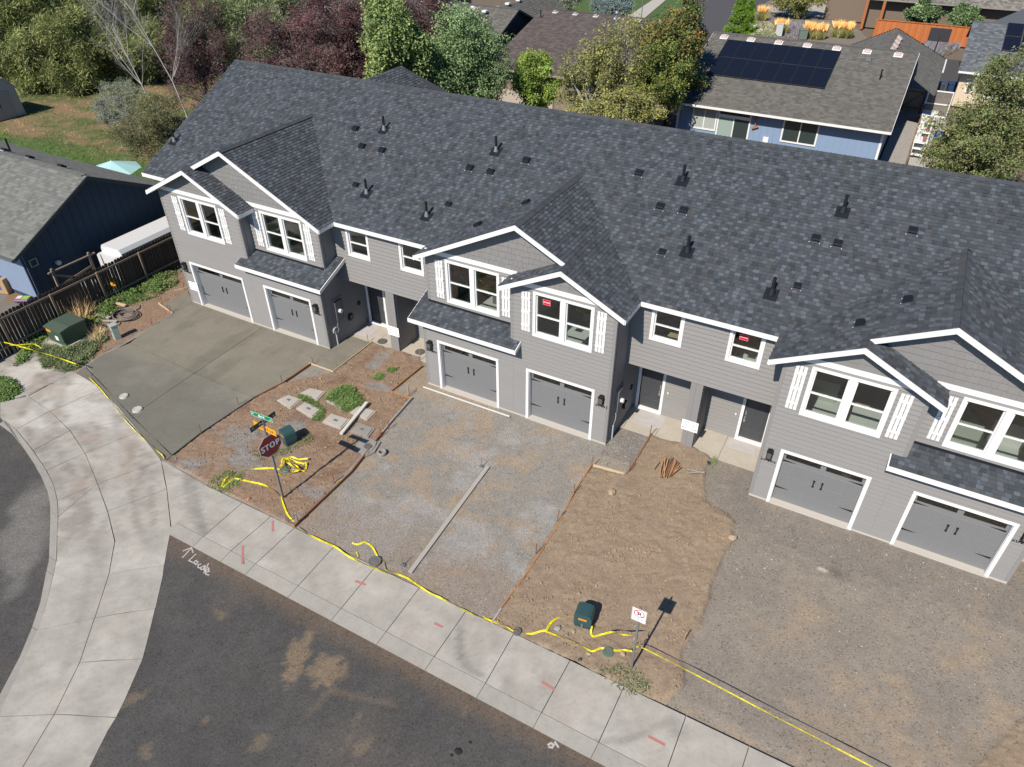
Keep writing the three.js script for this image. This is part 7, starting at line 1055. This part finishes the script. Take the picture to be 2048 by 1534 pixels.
{ // blue house with the solar panels
  const blue = mat([0.2, 0.285, 0.42], 0.8), n = gableHouse({ name: 'blue_house', label: 'light blue house with grey roof carrying solar panels', x0: -10.85, x1: 2.93, zf: -31.3, zr: -39.8, zb: -48.3, ye: 2.7, yr: 5.5, wall: blue, trim: trimW, tone: roofTone.grey, seed: 311, e: 0.2, end: 0.35, over: 0.75 });
  const X = n.X, zw = n.wf;
  for (let x = -6.3; x < 6.3; x += 0.42) part('batten', bx(x, x + 0.03, 0.05, 2.6, zw + 0.001, zw + 0.022), blue, n.h);
  for (const x of [-6.55, 6.4]) part('corner_board', bx(x, x + 0.14, 0, 2.6, zw + 0.002, zw + 0.03), trimW, n.h);
  const cur = mat([0.33, 0.37, 0.35], 0.7); farWindow(n.h, -5.49, -3.79, 0.95, 2.45, zw + 0.025, 2, [cur, cur]); farWindow(n.h, -3.74, -1.54, 0.05, 2.05, zw + 0.025, 2, [mat([0.25, 0.33, 0.31], 0.8), glassDark]); farWindow(n.h, -3.74, -1.54, 2.05, 2.48, zw + 0.027, 1); farWindow(n.h, 0.51, 2.76, 0.95, 2.5, zw + 0.025, 2);
  part('wall_vent', [bx(-0.55, -0.2, 0.75, 1.1, zw + 0.03, zw + 0.09)], trimW, n.h);
  part('wind_chime', [rod([-1.2, 2.2, zw + 0.14], [-1.2, 2.32, zw + 0.14], 0.13, 0.09, 10), rod([-1.2, 1.6, zw + 0.14], [-1.2, 2.2, zw + 0.14], 0.04, 0.05, 6), bar([-1.4, 1.55, zw + 0.14], [-1.0, 1.72, zw + 0.14], 0.05, 0.12)], mat([0.35, 0.16, 0.07], 0.6), n.h);
  const tz = (p) => { const c = p; return c; };
  // two rows of eight panels lying on the slope
  const panelM = mat([0.009, 0.012, 0.022], 0.2), frameM = mat([0.03, 0.03, 0.035], 0.5), q = new THREE.Quaternion().setFromUnitVectors(V(0, 1, 0), V(0, 1, n.k).normalize());
  const zA = -38.87 - n.Z, xA = -9.55 - X, pw = 1.113, ph = 2.24, cs = 1 / Math.hypot(1, n.k);
  for (let rw = 0; rw < 2; rw++) for (let c = 0; c < 7; c++) { const s = new THREE.Group(); s.name = 'solar_panel'; const z = zA + (rw + 0.5) * (ph + 0.03) * cs; s.position.set(xA + (c + 0.5) * pw, n.slopeY(z) + 0.11, z); s.quaternion.copy(q); n.h.add(s); part('panel_frame', rbx(-pw / 2 + 0.012, pw / 2 - 0.012, -0.03, 0.012, -ph / 2, ph / 2, 0.006), frameM, s); part('cell_sheet', bx(-pw / 2 + 0.032, pw / 2 - 0.032, 0.0125, 0.016, -ph / 2 + 0.02, ph / 2 - 0.02), panelM, s); }
  const pink = mat([0.5, 0.4, 0.37], 0.7); for (let i = 0; i < 7; i++) { const z = -39.25 - n.Z; ventBox(n.h, -9.9 + i * 1.94 - X, n.slopeY(z) + 0.02, z, pink, n.k, 0.34); }
  part('roof_pipe', [rod([1.2 - X, 4.3, -36.4 - n.Z], [1.2 - X, 5.0, -36.4 - n.Z], 0.05, 0.05, 8)], M.black, n.h); part('roof_box', [bx(-0.05 - X, 0.25 - X, n.slopeY(-38.3 - n.Z), n.slopeY(-38.3 - n.Z) + 0.25, -38.45 - n.Z, -38.15 - n.Z)], M.galv, n.h);
  // rear wing with hips and its own ridge vents
  const yr = 5.35, rx = 0.15 - X + 0.6, hw = 3.9, zA2 = -39.85 - n.Z, zB2 = -52.5 - n.Z; const wing = [[[rx + hw, 2.75, zA2 - 1.2], [rx + hw, 2.75, zB2], [rx, yr, zB2 + 4.2], [rx, yr, zA2]], [[rx - hw, 2.75, zB2], [rx - hw, 2.75, zA2 - 1.2], [rx, yr, zA2], [rx, yr, zB2 + 4.2]], [[rx + hw, 2.75, zB2], [rx - hw, 2.75, zB2], [rx - 0.01, yr, zB2 + 4.2], [rx + 0.01, yr, zB2 + 4.2]]];
  const wr = part('rear_roof', wing.map((w) => slopeBoard(w, 0.1)), mat(roofTone.grey[0], 0.95), n.h); wing.forEach((w, i) => farShingles(wr, w, roofTone.grey, 320 + i, 0.22)); part('rear_wall', bx(rx - hw + 0.4, rx + hw - 0.4, 0, 2.7, zB2 + 0.4, zA2 - 9), blue, n.h); part('gutter', bx(rx + hw, rx + hw + 0.12, 2.62, 2.75, zB2, zA2 - 8.5), trimW, n.h);
  for (let i = 0; i < 5; i++) { const v = new THREE.Group(); v.name = 'box_vent'; v.position.set(rx + 0.42, yr - 0.26, zA2 - 0.7 - i * 1.35); v.rotation.z = -0.6; n.h.add(v); part('vent_hood', rbx(-0.2, 0.2, 0, 0.16, -0.28, 0.28, 0.03), pink, v); }
}
{ // brown roofed house
  const n = gableHouse({ name: 'brown_roofed_house', label: 'house with large plain brown shingle roof behind the birches', x0: -26.6, x1: -15.6, zf: -33.45, zr: -43.2, zb: -53, ye: 2.7, yr: 5.3, wall: mat([0.2, 0.165, 0.13], 0.85), trim: mat([0.36, 0.3, 0.25], 0.7), rake: mat([0.17, 0.13, 0.11], 0.8), tone: roofTone.brown, seed: 331, e: 0.2, over: 0.7 });
  const grey = mat([0.26, 0.26, 0.24], 0.6); for (let i = 0; i < 6; i++) { const z = -42.75 - n.Z; ventBox(n.h, -25.2 + i * 1.85 - n.X, n.slopeY(z) + 0.02, z, grey, n.k, 0.26); }
  part('roof_pipe', [rod([-19.35 - n.X, 4.9, -41.9 - n.Z], [-19.35 - n.X, 5.75, -41.9 - n.Z], 0.09, 0.09, 10), rod([-19.35 - n.X, 5.75, -41.9 - n.Z], [-19.35 - n.X, 5.9, -41.9 - n.Z], 0.2, 0.14, 10)], M.galv, n.h); part('roof_pipe', rod([-26.0 - n.X, 4.6, -41.6 - n.Z], [-26.0 - n.X, 5.5, -41.6 - n.Z], 0.05, 0.05, 8), M.black, n.h);
  farWindow(n.h, -24.2 - n.X, -22.8 - n.X, 0.8, 2.2, n.wf + 0.002, 2); part('low_wall', bx(-26.4 - n.X, -21 - n.X, 0, 1.0, n.wf + 0.01, n.wf + 0.14), mat([0.4, 0.36, 0.3], 0.9), n.h);
}
{ // dark gabled house between the trees
  const n = gableHouse({ name: 'grey_roofed_house', label: 'far house with grey roof behind the dark gable', x0: -41, x1: -28.0, zf: -35.5, zr: -41.5, zb: -48, ye: 2.8, yr: 5.4, wall: mat([0.07, 0.065, 0.06], 0.85), trim: mat([0.1, 0.1, 0.09], 0.7), tone: roofTone.grey, seed: 341, e: 0.22 });
  for (let i = 0; i < 3; i++) { const z = -41 - n.Z; ventBox(n.h, -37.5 + i * 2.6 - n.X, n.slopeY(z), z, M.white, n.k, 0.3); }
  // cross wing with a gable facing the camera
  const gx = -30.6 - n.X, gz = -38.2 - n.Z, hw = 3.1, yl = 2.8, yp = 5.15; const sl = [[[gx + hw, yl, gz], [gx + hw, yl, gz - 14], [gx, yp, gz - 14], [gx, yp, gz]], [[gx - hw, yl, gz - 14], [gx - hw, yl, gz], [gx, yp, gz], [gx, yp, gz - 14]]];
  const wr = part('wing_roof', sl.map((w) => slopeBoard(w, 0.1)), mat(roofTone.grey[0], 0.95), n.h); sl.forEach((w, i) => farShingles(wr, w, roofTone.grey, 345 + i, 0.22));
  const dk = mat([0.055, 0.045, 0.035], 0.9); part('gable_wall', slabXY([[gx - hw + 0.4, 0], [gx + hw - 0.4, 0], [gx + hw - 0.4, yl + 0.1], [gx, yp - 0.16], [gx - hw + 0.4, yl + 0.1]], gz - 0.7, gz - 0.5), dk, n.h); for (let x = -2.4; x < 2.5; x += 0.35) part('batten', bx(gx + x, gx + x + 0.04, 0.1, yp - 0.3 - Math.abs(x) * 0.77, gz - 0.499, gz - 0.475), dk, n.h);
  for (const s of [-1, 1]) part('rake_board', slabXY([[gx + s * hw, yl], [gx, yp], [gx, yp - 0.18], [gx + s * hw, yl - 0.18]], gz, gz + 0.04), mat([0.06, 0.08, 0.07], 0.7), n.h);
  for (let i = 0; i < 5; i++) part('ridge_vent', rbx(gx - 0.2, gx + 0.2, yp, yp + 0.16, gz - 2.2 - i * 2, gz - 1.8 - i * 2, 0.03), M.white, n.h);
}
{ const n = gableHouse({ name: 'grey_roofed_house', label: 'far house with grey roof cut by the top edge above the plum trees', x0: -55, x1: -43, zf: -47, zr: -53, zb: -59, ye: 2.8, yr: 5.2, wall: mat([0.14, 0.13, 0.12], 0.85), trim: trimW, tone: roofTone.grey, seed: 351, e: 0.26 }); for (let i = 0; i < 3; i++) { const z = -52.4 - n.Z; ventBox(n.h, -52 + i * 3 - n.X, n.slopeY(z), z, M.white, n.k, 0.32); } }
{ // cream house with slate roof
  const cream = mat([0.6, 0.49, 0.36], 0.85), n = gableHouse({ name: 'cream_house', label: 'cream stucco house with blue grey roof at the right edge', x0: 5.75, x1: 19, zf: -49.2, zr: -56.2, zb: -63.2, ye: 2.7, yr: 5.0, wall: cream, trim: trimW, rake: mat([0.12, 0.12, 0.12], 0.7), tone: roofTone.slate, seed: 361, e: 0.22, over: 0.7 });
  farWindow(n.h, 7.9 - n.X, 9.2 - n.X, 0.9, 2.2, n.wf + 0.002, 2); farWindow(n.h, 6.6 - n.X, 7.2 - n.X, 1.1, 1.9, n.wf + 0.002, 1); farWindow(n.h, 10.4 - n.X, 12 - n.X, 0.9, 2.2, n.wf + 0.002, 2);
  const panelM = mat([0.009, 0.012, 0.022], 0.2), q = new THREE.Quaternion().setFromUnitVectors(V(0, 1, 0), V(0, 1, n.k).normalize()); for (let rw = 0; rw < 2; rw++) for (let c = 0; c < 5; c++) { const z = -55.2 - n.Z + rw * 2.0; const s = new THREE.Group(); s.name = 'solar_panel'; s.position.set(8.75 + c * 1.2 - n.X, n.slopeY(z) + 0.12, z); s.quaternion.copy(q); n.h.add(s); part('panel_frame', rbx(-0.58, 0.58, -0.03, 0.015, -0.98, 0.98, 0.006), mat([0.05, 0.05, 0.055], 0.4), s); part('cell_sheet', bx(-0.55, 0.55, 0.0155, 0.02, -0.95, 0.95), panelM, s); }
  const sl = [[[6.2 - n.X, 2.7, -63 - n.Z], [6.2 - n.X, 2.7, -66 - n.Z], [9.6 - n.X, 4.8, -66 - n.Z], [9.6 - n.X, 4.8, -57 - n.Z]]]; part('wing_roof', sl.map((w) => slopeBoard(w, 0.1)), mat(roofTone.slate[0], 0.95), n.h);
}
{ // far brown house and its orange fence
  const n = gableHouse({ name: 'brown_house', label: 'brown board house with grey roof behind the orange fence', x0: -4.6, x1: 22, zf: -77.2, zr: -84.5, zb: -92, ye: 3.0, yr: 5.4, wall: mat([0.16, 0.125, 0.09], 0.85), trim: mat([0.24, 0.23, 0.2], 0.7), tone: [[0.16, 0.15, 0.13], [0.2, 0.19, 0.165], [0.125, 0.118, 0.1], [0.24, 0.225, 0.2]], seed: 371, e: 0.3, over: 1.0 });
  for (let x = -2.5; x < 22; x += 0.42) part('batten', bx(x - n.X, x + 0.04 - n.X, 0.05, 2.85, n.wf + 0.001, n.wf + 0.03), mat([0.18, 0.14, 0.1], 0.85), n.h);
  for (const [x, z] of [[-4.3, -77.0], [-2.6, -77.0]]) part('porch_post', rbx(x - 0.14 - n.X, x + 0.14 - n.X, 0, 2.85, z - 0.14 - n.Z, z + 0.14 - n.Z, 0.01), mat([0.36, 0.12, 0.035], 0.7), n.h); part('porch_wall', bx(-9 - n.X, -4.7 - n.X, 0, 3.4, -81 - n.Z, -80.8 - n.Z), mat([0.17, 0.13, 0.095], 0.85), n.h);
  const f = thing('board_fence', 'orange stained board fence before the brown house', 'fence', [2, 0, -72.6]), m = [[0.44, 0.135, 0.035], [0.4, 0.12, 0.03], [0.47, 0.15, 0.04]].map((c) => mat(c, 0.75)); for (let i = 0; i < 46; i++) part('fence_board', bx(-4.6 + i * 0.2, -4.6 + i * 0.2 + 0.19, 0, 1.78, -0.02, 0.015 + (i % 2) * 0.006), m[i % 3], f); part('fence_cap', bx(-4.7, 4.7, 1.781, 1.84, -0.08, 0.1), m[0], f); for (let i = 0; i < 5; i++) part('fence_post', bx(-4.6 + i * 2.3, -4.5 + i * 2.3, 0, 1.78, 0.03, 0.1), m[1], f);
  for (const [px, s, l] of [[1845, 41, 'round green bush between brown house and orange fence, left'], [1915, 42, 'round green bush with white flowers behind the orange fence, right'], [2035, 43, 'green bush at the top right corner by the brown house']]) tree({ name: 'bush', label: l, category: 'bush', at: [1.38, 2.32, -74.6].map((v, i) => i ? v : v + (px - 1845) * 0.0555), r: [1.45, 1.25, 1.0], clumps: 30, leaves: 1700, leaf: 0.3, pal: GREENS.ash, seed: s, trunk: 0.08 });
}
// road, walks and gardens far behind
struct('far_road', prism([[-27.66, -93.81], [-24.70, -73.42], [-23.29, -62.00], [-14.86, -55.41], [-16.20, -65.76], [-17.86, -98.95]], -0.03, -0.3), mat([0.1, 0.1, 0.105], 0.9, { map: rep(grit, 1.5) }));
struct('far_driveway', prism([[2.2, -66.5], [6.2, -66.5], [6.2, -53.2], [2.2, -53.2]], -0.025, -0.3), mat([0.085, 0.085, 0.09], 0.9, { map: rep(grit, 1.5) }));
struct('far_sidewalk', prism([[-30.42, -92.37], [-31.65, -91.72], [-29.60, -71.52], [-28.98, -63.25], [-27.32, -63.54], [-27.55, -71.91]], 0.0, -0.3), conc([0.5, 0.47, 0.42], 2));
struct('far_lawn', prism([[-50.22, -84.40], [-27.91, -94.63], [-24.70, -73.42], [-24.23, -61.50], [-28.42, -57.92], [-36.77, -59.12]], -0.05, -0.3), mat([0.085, 0.15, 0.035], 1, { map: rep(sandy, 2) }));
struct('garden_bed', prism([[-16.43, -64.29], [-19.12, -87.42], [-16.99, -90.58], [-9.71, -83.06], [-4.30, -76.33], [-1.19, -67.32], [-7.75, -61.47]], -0.045, -0.3), mat([0.25, 0.22, 0.18], 1, { map: rep(grit, 1.2) }));
struct('far_walk', prism([[-16.61, -84.85], [-15.73, -89.21], [-6.72, -93.95], [-6.57, -84.71], [-11.68, -81.33], [-15.53, -82.82]], -0.02, -0.3), conc([0.45, 0.42, 0.37], 2));
struct('side_gravel', prism([[2.7, -53.2], [5.9, -53.2], [5.9, -20], [2.7, -20]], -0.04, -0.3), mat([0.4, 0.38, 0.35], 1, { map: rep(GRAV_T, 6), bumpMap: rep(GRAV_T, 6), bumpScale: 0.03 }));
struct('side_path', prism([[4.35, -46.2], [6.0, -46.2], [6.0, -14], [4.35, -14]], -0.02, -0.3), conc([0.46, 0.435, 0.39], 1.6));
struct('back_yard', prism([[-24, -13.9], [2.65, -13.9], [2.65, -31], [-24, -31]], -0.045, -0.3), mat([0.2, 0.165, 0.12], 1, { map: rep(sandy, 1.4) }));
// garden things
tree({ name: 'arborvitae', label: 'bright green pointed arborvitae above the solar panel house', category: 'conifer', at: [-15.69, 1.46, -68], r: [1.5, 2.2, 1.4], clumps: 110, leaves: 6500, leaf: 0.2, pal: GREENS.arbor, seed: 81, trunk: 0.1, cone: true, geo: SPRIG.fine, spread: 0.13 });
tree({ name: 'arborvitae', label: 'narrower bright green arborvitae right of the larger one', category: 'conifer', at: [-14.74, 1.29, -68.4], r: [0.95, 2.0, 1.0], clumps: 80, leaves: 4000, leaf: 0.2, pal: GREENS.arbor, seed: 82, trunk: 0.08, cone: true, geo: SPRIG.fine, spread: 0.13 });
tree({ name: 'garden_tree', label: 'small shady tree on the pavement at the top right', category: 'tree', at: [-12.10, 2.26, -80], r: [3.0, 1.7, 2.2], clumps: 36, leaves: 2600, leaf: 0.28, pal: GREENS.birch, seed: 83, trunk: 0.22, bark: bark.dark, lead: 0.2 });
tree({ name: 'spruce_tree', label: 'blue grey spruce above the brown roofed house', category: 'spruce', at: [-27.81, 2.84, -62], r: [2.0, 2.0, 1.8], clumps: 46, leaves: 3200, leaf: 0.32, pal: [[0.12, 0.155, 0.15], [0.095, 0.125, 0.12], [0.15, 0.18, 0.175]], seed: 84, trunk: 0.12, ...needle });
for (const [px, py, s, l] of [[1078, 12, 85, 'sage green shrub at the top behind the brown roof, left'], [1130, 6, 86, 'sage green shrub at the top behind the brown roof, right'], [895, 8, 87, 'yellow green shrub at the top before the far grey roof']]) tree({ name: 'shrub', label: l, category: 'shrub', at: [...[[-33.50, 3.09], [-31.03, 3.41], [-45.40, 2.18]][s - 85], -56 - (s - 85)], r: [2.2, 1.3, 1.5], clumps: 34, leaves: 2200, leaf: 0.24, pal: s === 87 ? GREENS.birch : GREENS.sage, seed: s, trunk: 0.08, geo: SPRIG.fine });
const tuft = (() => { const r = rng(4), P = []; for (let i = 0; i < 14; i++) { const a = r() * 6.28, t = rr(0.1, 0.45, r), w = 0.025, l = rr(0.8, 1.1, r); P.push(-w, 0, 0, w, 0, 0, Math.cos(a) * t, l, Math.sin(a) * t); } return tri(P); })();
function grassClump(x, z, label, n, seed, rad) { const t = thing('ornamental_grass', label, 'ornamental grass', [x, -0.04, z]), r = rng(seed), A = [], B = []; for (let i = 0; i < n; i++) { const a = r() * 6.28, k = Math.sqrt(r()) * rad; A.push([Math.cos(a) * k, 0, Math.sin(a) * k * 0.6, rr(0.7, 1.0, r), mixCol([[0.15, 0.15, 0.05], [0.2, 0.18, 0.07], [0.12, 0.13, 0.05]], r, 1), 1.2]); B.push([Math.cos(a) * k * 1.1, rr(0.8, 1.05, r), Math.sin(a) * k * 0.6, rr(0.4, 0.6, r), mixCol([[0.5, 0.33, 0.12], [0.55, 0.38, 0.16]], r, 1), 1.3]); } instances('leaves', tuft, DRY, A, t); instances('plumes', tuft, DRY, B, t); }
grassClump(-11.56, -70.17, 'golden ornamental grass clump left of the pale utility box', 60, 91, 0.7); grassClump(-7.97, -69.86, 'golden ornamental grass clump at the middle of the far bed', 150, 92, 1.2); grassClump(-5.56, -71.69, 'golden ornamental grass clump at the right of the far bed', 120, 93, 1.0); grassClump(-15.17, -76.79, 'tall golden grass plume beside the arborvitae', 60, 94, 0.6);
cover('lavender', 'grey purple lavender in the far bed between golden grasses', 'lavender', [[-10.81, -68.63], [-12.16, -76.77], [-10.49, -76.70], [-8.62, -68.97]], 500, 0.3, [[0.17, 0.16, 0.19], [0.13, 0.13, 0.13]], blade, 0.3, 95, DRY); cover('lavender', 'grey purple lavender behind the basketball hoop', 'lavender', [[2.60, -68.14], [2.36, -74.27], [3.90, -80.10], [5.55, -75.97], [5.61, -69.75], [4.20, -67.37]], 900, 0.45, [[0.17, 0.16, 0.2], [0.13, 0.135, 0.12]], blade, 0.5, 96, DRY); cover('shrub_bed', 'pale green white flecked shrubs left of the golden grass', 'shrubs', [[-13.78, -67.88], [-14.99, -73.70], [-13.73, -74.99], [-11.39, -67.50]], 700, 0.3, [[0.17, 0.18, 0.1], [0.3, 0.29, 0.24], [0.14, 0.15, 0.07]], SPRIG.fine, 0.5, 97);
{ const [x, z] = [-11.48, -69.09], o = thing('utility_box', 'pale upright utility box in the far garden bed', 'utility box', [x, 0, z]); part('box_body', rbx(-0.35, 0.35, 0, 1.15, -0.2, 0.2, 0.03), mat([0.42, 0.46, 0.45], 0.6), o); part('box_lid', rbx(-0.37, 0.37, 1.15, 1.22, -0.22, 0.22, 0.02), mat([0.42, 0.46, 0.45], 0.6), o); }
{ const [x, z] = [-8.99, -68.78], o = thing('utility_box', 'dull green utility box between lavender and golden grass', 'utility box', [x, 0, z], 0.3); part('box_body', rbx(-0.4, 0.4, 0, 0.9, -0.4, 0.4, 0.03), mat([0.12, 0.16, 0.13], 0.6), o); part('box_lid', rbx(-0.43, 0.43, 0.9, 1.0, -0.43, 0.43, 0.03), mat([0.14, 0.18, 0.15], 0.6), o); }
{ const o = thing('basketball_hoop', 'portable basketball hoop with dark backboard on the driveway', 'basketball hoop', [3.55, 0, -58.7]); part('pole', bar([0, 0.1, 0], [0.15, 3.2, -0.4], 0.12, 0.12), M.black, o); part('backboard', rbx(-0.72, 0.92, 2.75, 3.8, -0.42, -0.36, 0.02), mat([0.035, 0.035, 0.04], 0.5), o); const t = new THREE.TorusGeometry(0.23, 0.018, 6, 20); t.rotateX(Math.PI / 2); t.translate(0.1, 3.0, -0.68); part('rim', t, mat([0.4, 0.1, 0.03], 0.5), o); part('base', rbx(-0.5, 0.5, 0, 0.22, -0.6, 0.35, 0.06), mat([0.4, 0.4, 0.39], 0.6), o); }
function bin(x, z, body, lidc, label, turn = 0) { const o = thing('wheeled_bin', label, 'bin', [x, 0, z], turn); const g = new THREE.CylinderGeometry(0.46, 0.36, 1.0, 4); g.rotateY(Math.PI / 4); g.translate(0, 0.55, 0); part('bin_body', g, mat(body, 0.6), o); part('bin_lid', rbx(-0.36, 0.36, 1.05, 1.13, -0.38, 0.36, 0.03), mat(lidc, 0.5), o); for (const s of [-1, 1]) { const w = new THREE.CylinderGeometry(0.11, 0.11, 0.06, 12); w.rotateZ(Math.PI / 2); w.translate(s * 0.28, 0.11, 0.3); part('wheel', w, M.black, o); } }
bin(4.9, -52, [0.06, 0.065, 0.07], [0.03, 0.07, 0.16], 'grey wheeled bin with blue lid beside the cream house'); bin(5.75, -52.4, [0.02, 0.05, 0.12], [0.02, 0.05, 0.14], 'blue wheeled bin nearest the cream house wall', 0.2); bin(3.35, -50.6, [0.03, 0.032, 0.035], [0.02, 0.04, 0.12], 'dark bin in the shade of the blue house corner', 0.4); bin(2.95, -49.8, [0.02, 0.04, 0.12], [0.02, 0.045, 0.14], 'dark blue bin nearer the blue house corner', 0.1);
{ const o = thing('side_gate', 'brown wooden gate between the two houses, left of the white framed one', 'gate', [3.35, 0, -46.6]), w = mat([0.3, 0.2, 0.12], 0.85), d = mat([0.14, 0.11, 0.08], 0.85); for (let i = 0; i < 7; i++) part('gate_board', bx(-0.6 + i * 0.17, -0.6 + i * 0.17 + 0.155, 0.05, 1.7, 0, 0.025), w, o); part('gate_rail', [bx(-0.6, 0.6, 0.3, 0.4, 0.026, 0.06)], d, o); part('gate_rail', bx(-0.6, 0.6, 1.45, 1.55, 0.026, 0.06), d, o); part('gate_brace', bar([-0.55, 0.42, 0.04], [0.55, 1.45, 0.04], 0.03, 0.08), d, o); part('gate_post', bx(0.62, 0.76, 0, 1.9, -0.05, 0.07), d, o); }
{ const o = thing('side_gate', 'grey wooden gate in a white metal frame beside the cream house', 'gate', [5.05, 0, -46.2]), w = mat([0.17, 0.15, 0.13], 0.9); for (let i = 0; i < 11; i++) part('gate_board', bx(-0.78 + i * 0.143, -0.78 + i * 0.143 + 0.133, 0.08, 1.78, 0, 0.02), w, o); part('gate_frame', [bx(-0.85, 0.85, 1.78, 1.86, -0.01, 0.07), bx(-0.85, 0.85, 0.0, 0.08, -0.01, 0.07), bx(-0.85, -0.78, 0.08, 1.78, -0.01, 0.07), bx(0.79, 0.85, 0.08, 1.78, -0.01, 0.07), bx(-0.78, 0.79, 0.88, 0.96, 0.021, 0.07)], trimW, o); }
{ const o = thing('low_fence', 'low wooden divider between gravel strip and concrete path', 'fence', [4.25, 0, -33]), w = mat([0.2, 0.13, 0.08], 0.9); for (let i = 0; i < 6; i++) part('fence_panel', bx(-0.03, 0.03, 0, 0.85, -12.5 + i * 4.2, -8.4 + i * 4.2), w, o); for (let i = 0; i < 7; i++) part('fence_post', bx(-0.06, 0.06, 0, 0.98, -12.56 + i * 4.2, -12.44 + i * 4.2), w, o); }
for (const [i, [x, z, w, l]] of [[4.75, -43.4, 0.5, 'white folding table top stacked on the concrete path by the gate'], [4.72, -41.2, 0.42, 'white plastic shelf on the path below the white table top'], [4.7, -38.9, 0.42, 'white plastic shelf in the middle of the row on the path'], [4.68, -36.6, 0.42, 'white plastic shelf at the lower end of the row on the path']].entries()) { const o = thing('garden_shelf', l, 'shelf', [x, 0, z]); for (const y of i ? [0.15, 0.55, 0.95] : [0.9]) part('shelf_board', rbx(-w, w, y, y + 0.05, -0.75, 0.75, 0.02), M.white, o); for (const [a, b] of [[-1, -1], [1, -1], [-1, 1], [1, 1]]) part('leg', bx(a * (w - 0.06) - 0.03, a * (w - 0.06) + 0.03, 0, i ? 1.05 : 0.9, b * 0.68 - 0.03, b * 0.68 + 0.03), M.white, o); if (i) for (let k = 0; k < 4; k++) part('flower_pot', rod([(k % 2 ? 0.18 : -0.18), 1.0, -0.5 + k * 0.3], [(k % 2 ? 0.18 : -0.18), 1.2, -0.5 + k * 0.3], 0.09, 0.12, 10), k % 2 ? mat([0.3, 0.14, 0.08], 0.8) : M.white, o); }
for (const [x, z, c, l] of [[5.7, -39.4, [0.02, 0.09, 0.32], 'blue barrel on the path by the cream house'], [5.8, -37.4, [0.1, 0.11, 0.11], 'grey barrel on the path below the blue barrel']]) { const o = thing('barrel', l, 'barrel', [x, 0, z]); part('barrel_body', new THREE.LatheGeometry([[0, 0], [0.26, 0], [0.31, 0.2], [0.33, 0.45], [0.31, 0.7], [0.27, 0.88], [0, 0.88]].map(([a, b]) => new THREE.Vector2(a, b)), 18), mat(c, 0.5), o); part('barrel_rim', new THREE.TorusGeometry(0.28, 0.02, 6, 18).rotateX(Math.PI / 2).translate(0, 0.88, 0), mat([0.45, 0.5, 0.52], 0.4), o); }
{ const o = thing('wooden_fence', 'dark wooden fence between brown roofed house and blue house', 'fence', [-11.4, 0, -27]), w = [mat([0.09, 0.07, 0.055], 0.9), mat([0.12, 0.09, 0.07], 0.9)]; for (let i = 0; i < 70; i++) part('fence_board', bx(-0.015, 0.015, 0, 1.8 + (i % 3) * 0.015, -6 + i * 0.18, -6 + i * 0.18 + 0.165), w[i % 2], o); part('fence_rail', bx(0.016, 0.06, 1.5, 1.59, -6, 6.6), w[1], o); for (let i = 0; i < 6; i++) part('fence_post', bx(0.016, 0.11, 0, 1.85, -6 + i * 2.4, -5.9 + i * 2.4), w[0], o); }
{ const o = thing('wooden_fence', 'dark wooden fence behind the trees right of the maple', 'fence', [-21.5, 0, -23.5]), w = [mat([0.07, 0.055, 0.045], 0.9), mat([0.1, 0.075, 0.06], 0.9)]; for (let i = 0; i < 90; i++) part('fence_board', bx(-8 + i * 0.18, -8 + i * 0.18 + 0.165, 0, 1.8, -0.015, 0.015), w[i % 2], o); part('fence_rail', bx(-8, 8.2, 1.5, 1.59, -0.06, -0.016), w[1], o); }
{ const o = thing('red_planter', 'red orange plastic tub beside the blue house corner', 'tub', [-10.9, 0, -27.5]); part('tub', new THREE.LatheGeometry([[0, 0], [0.28, 0], [0.4, 0.5], [0.38, 0.5], [0.26, 0.06], [0, 0.06]].map(([a, b]) => new THREE.Vector2(a, b)), 16), mat([0.5, 0.08, 0.03], 0.6), o); }
{ const o = thing('lamp_post', 'thin grey lamp post on the far lawn', 'lamp post', [-27.24, -69.76].length ? [[-27.24, -69.76][0], 0, [-27.24, -69.76][1]] : [0, 0, 0]); part('pole', rod([0, 0, 0], [0, 4.5, 0], 0.06, 0.04, 8), M.galv, o); part('lamp_head', rbx(-0.2, 0.2, 4.5, 4.62, -0.12, 0.12, 0.03), M.galv, o); }
{ const [x, z] = [-9.20, -85.08], o = thing('satellite_dish', 'grey satellite dish on the pavement by the far brown house', 'satellite dish', [x, 0, z]); const g = new THREE.SphereGeometry(0.7, 18, 8, 0, 6.29, 0, 0.75); g.rotateX(1.2); g.translate(0, 0.9, -0.3); part('dish', g, mat([0.45, 0.46, 0.47], 0.5, { side: THREE.DoubleSide }), o); part('mast', rod([0, 0, 0], [0, 1.0, 0], 0.04, 0.04, 8), M.galv, o); }
rock(-5.67, -78.63, 0.7, rockTan, 'large tan boulder in the far garden beside the orange porch post', 0.4);

renderer.render(scene, camera);
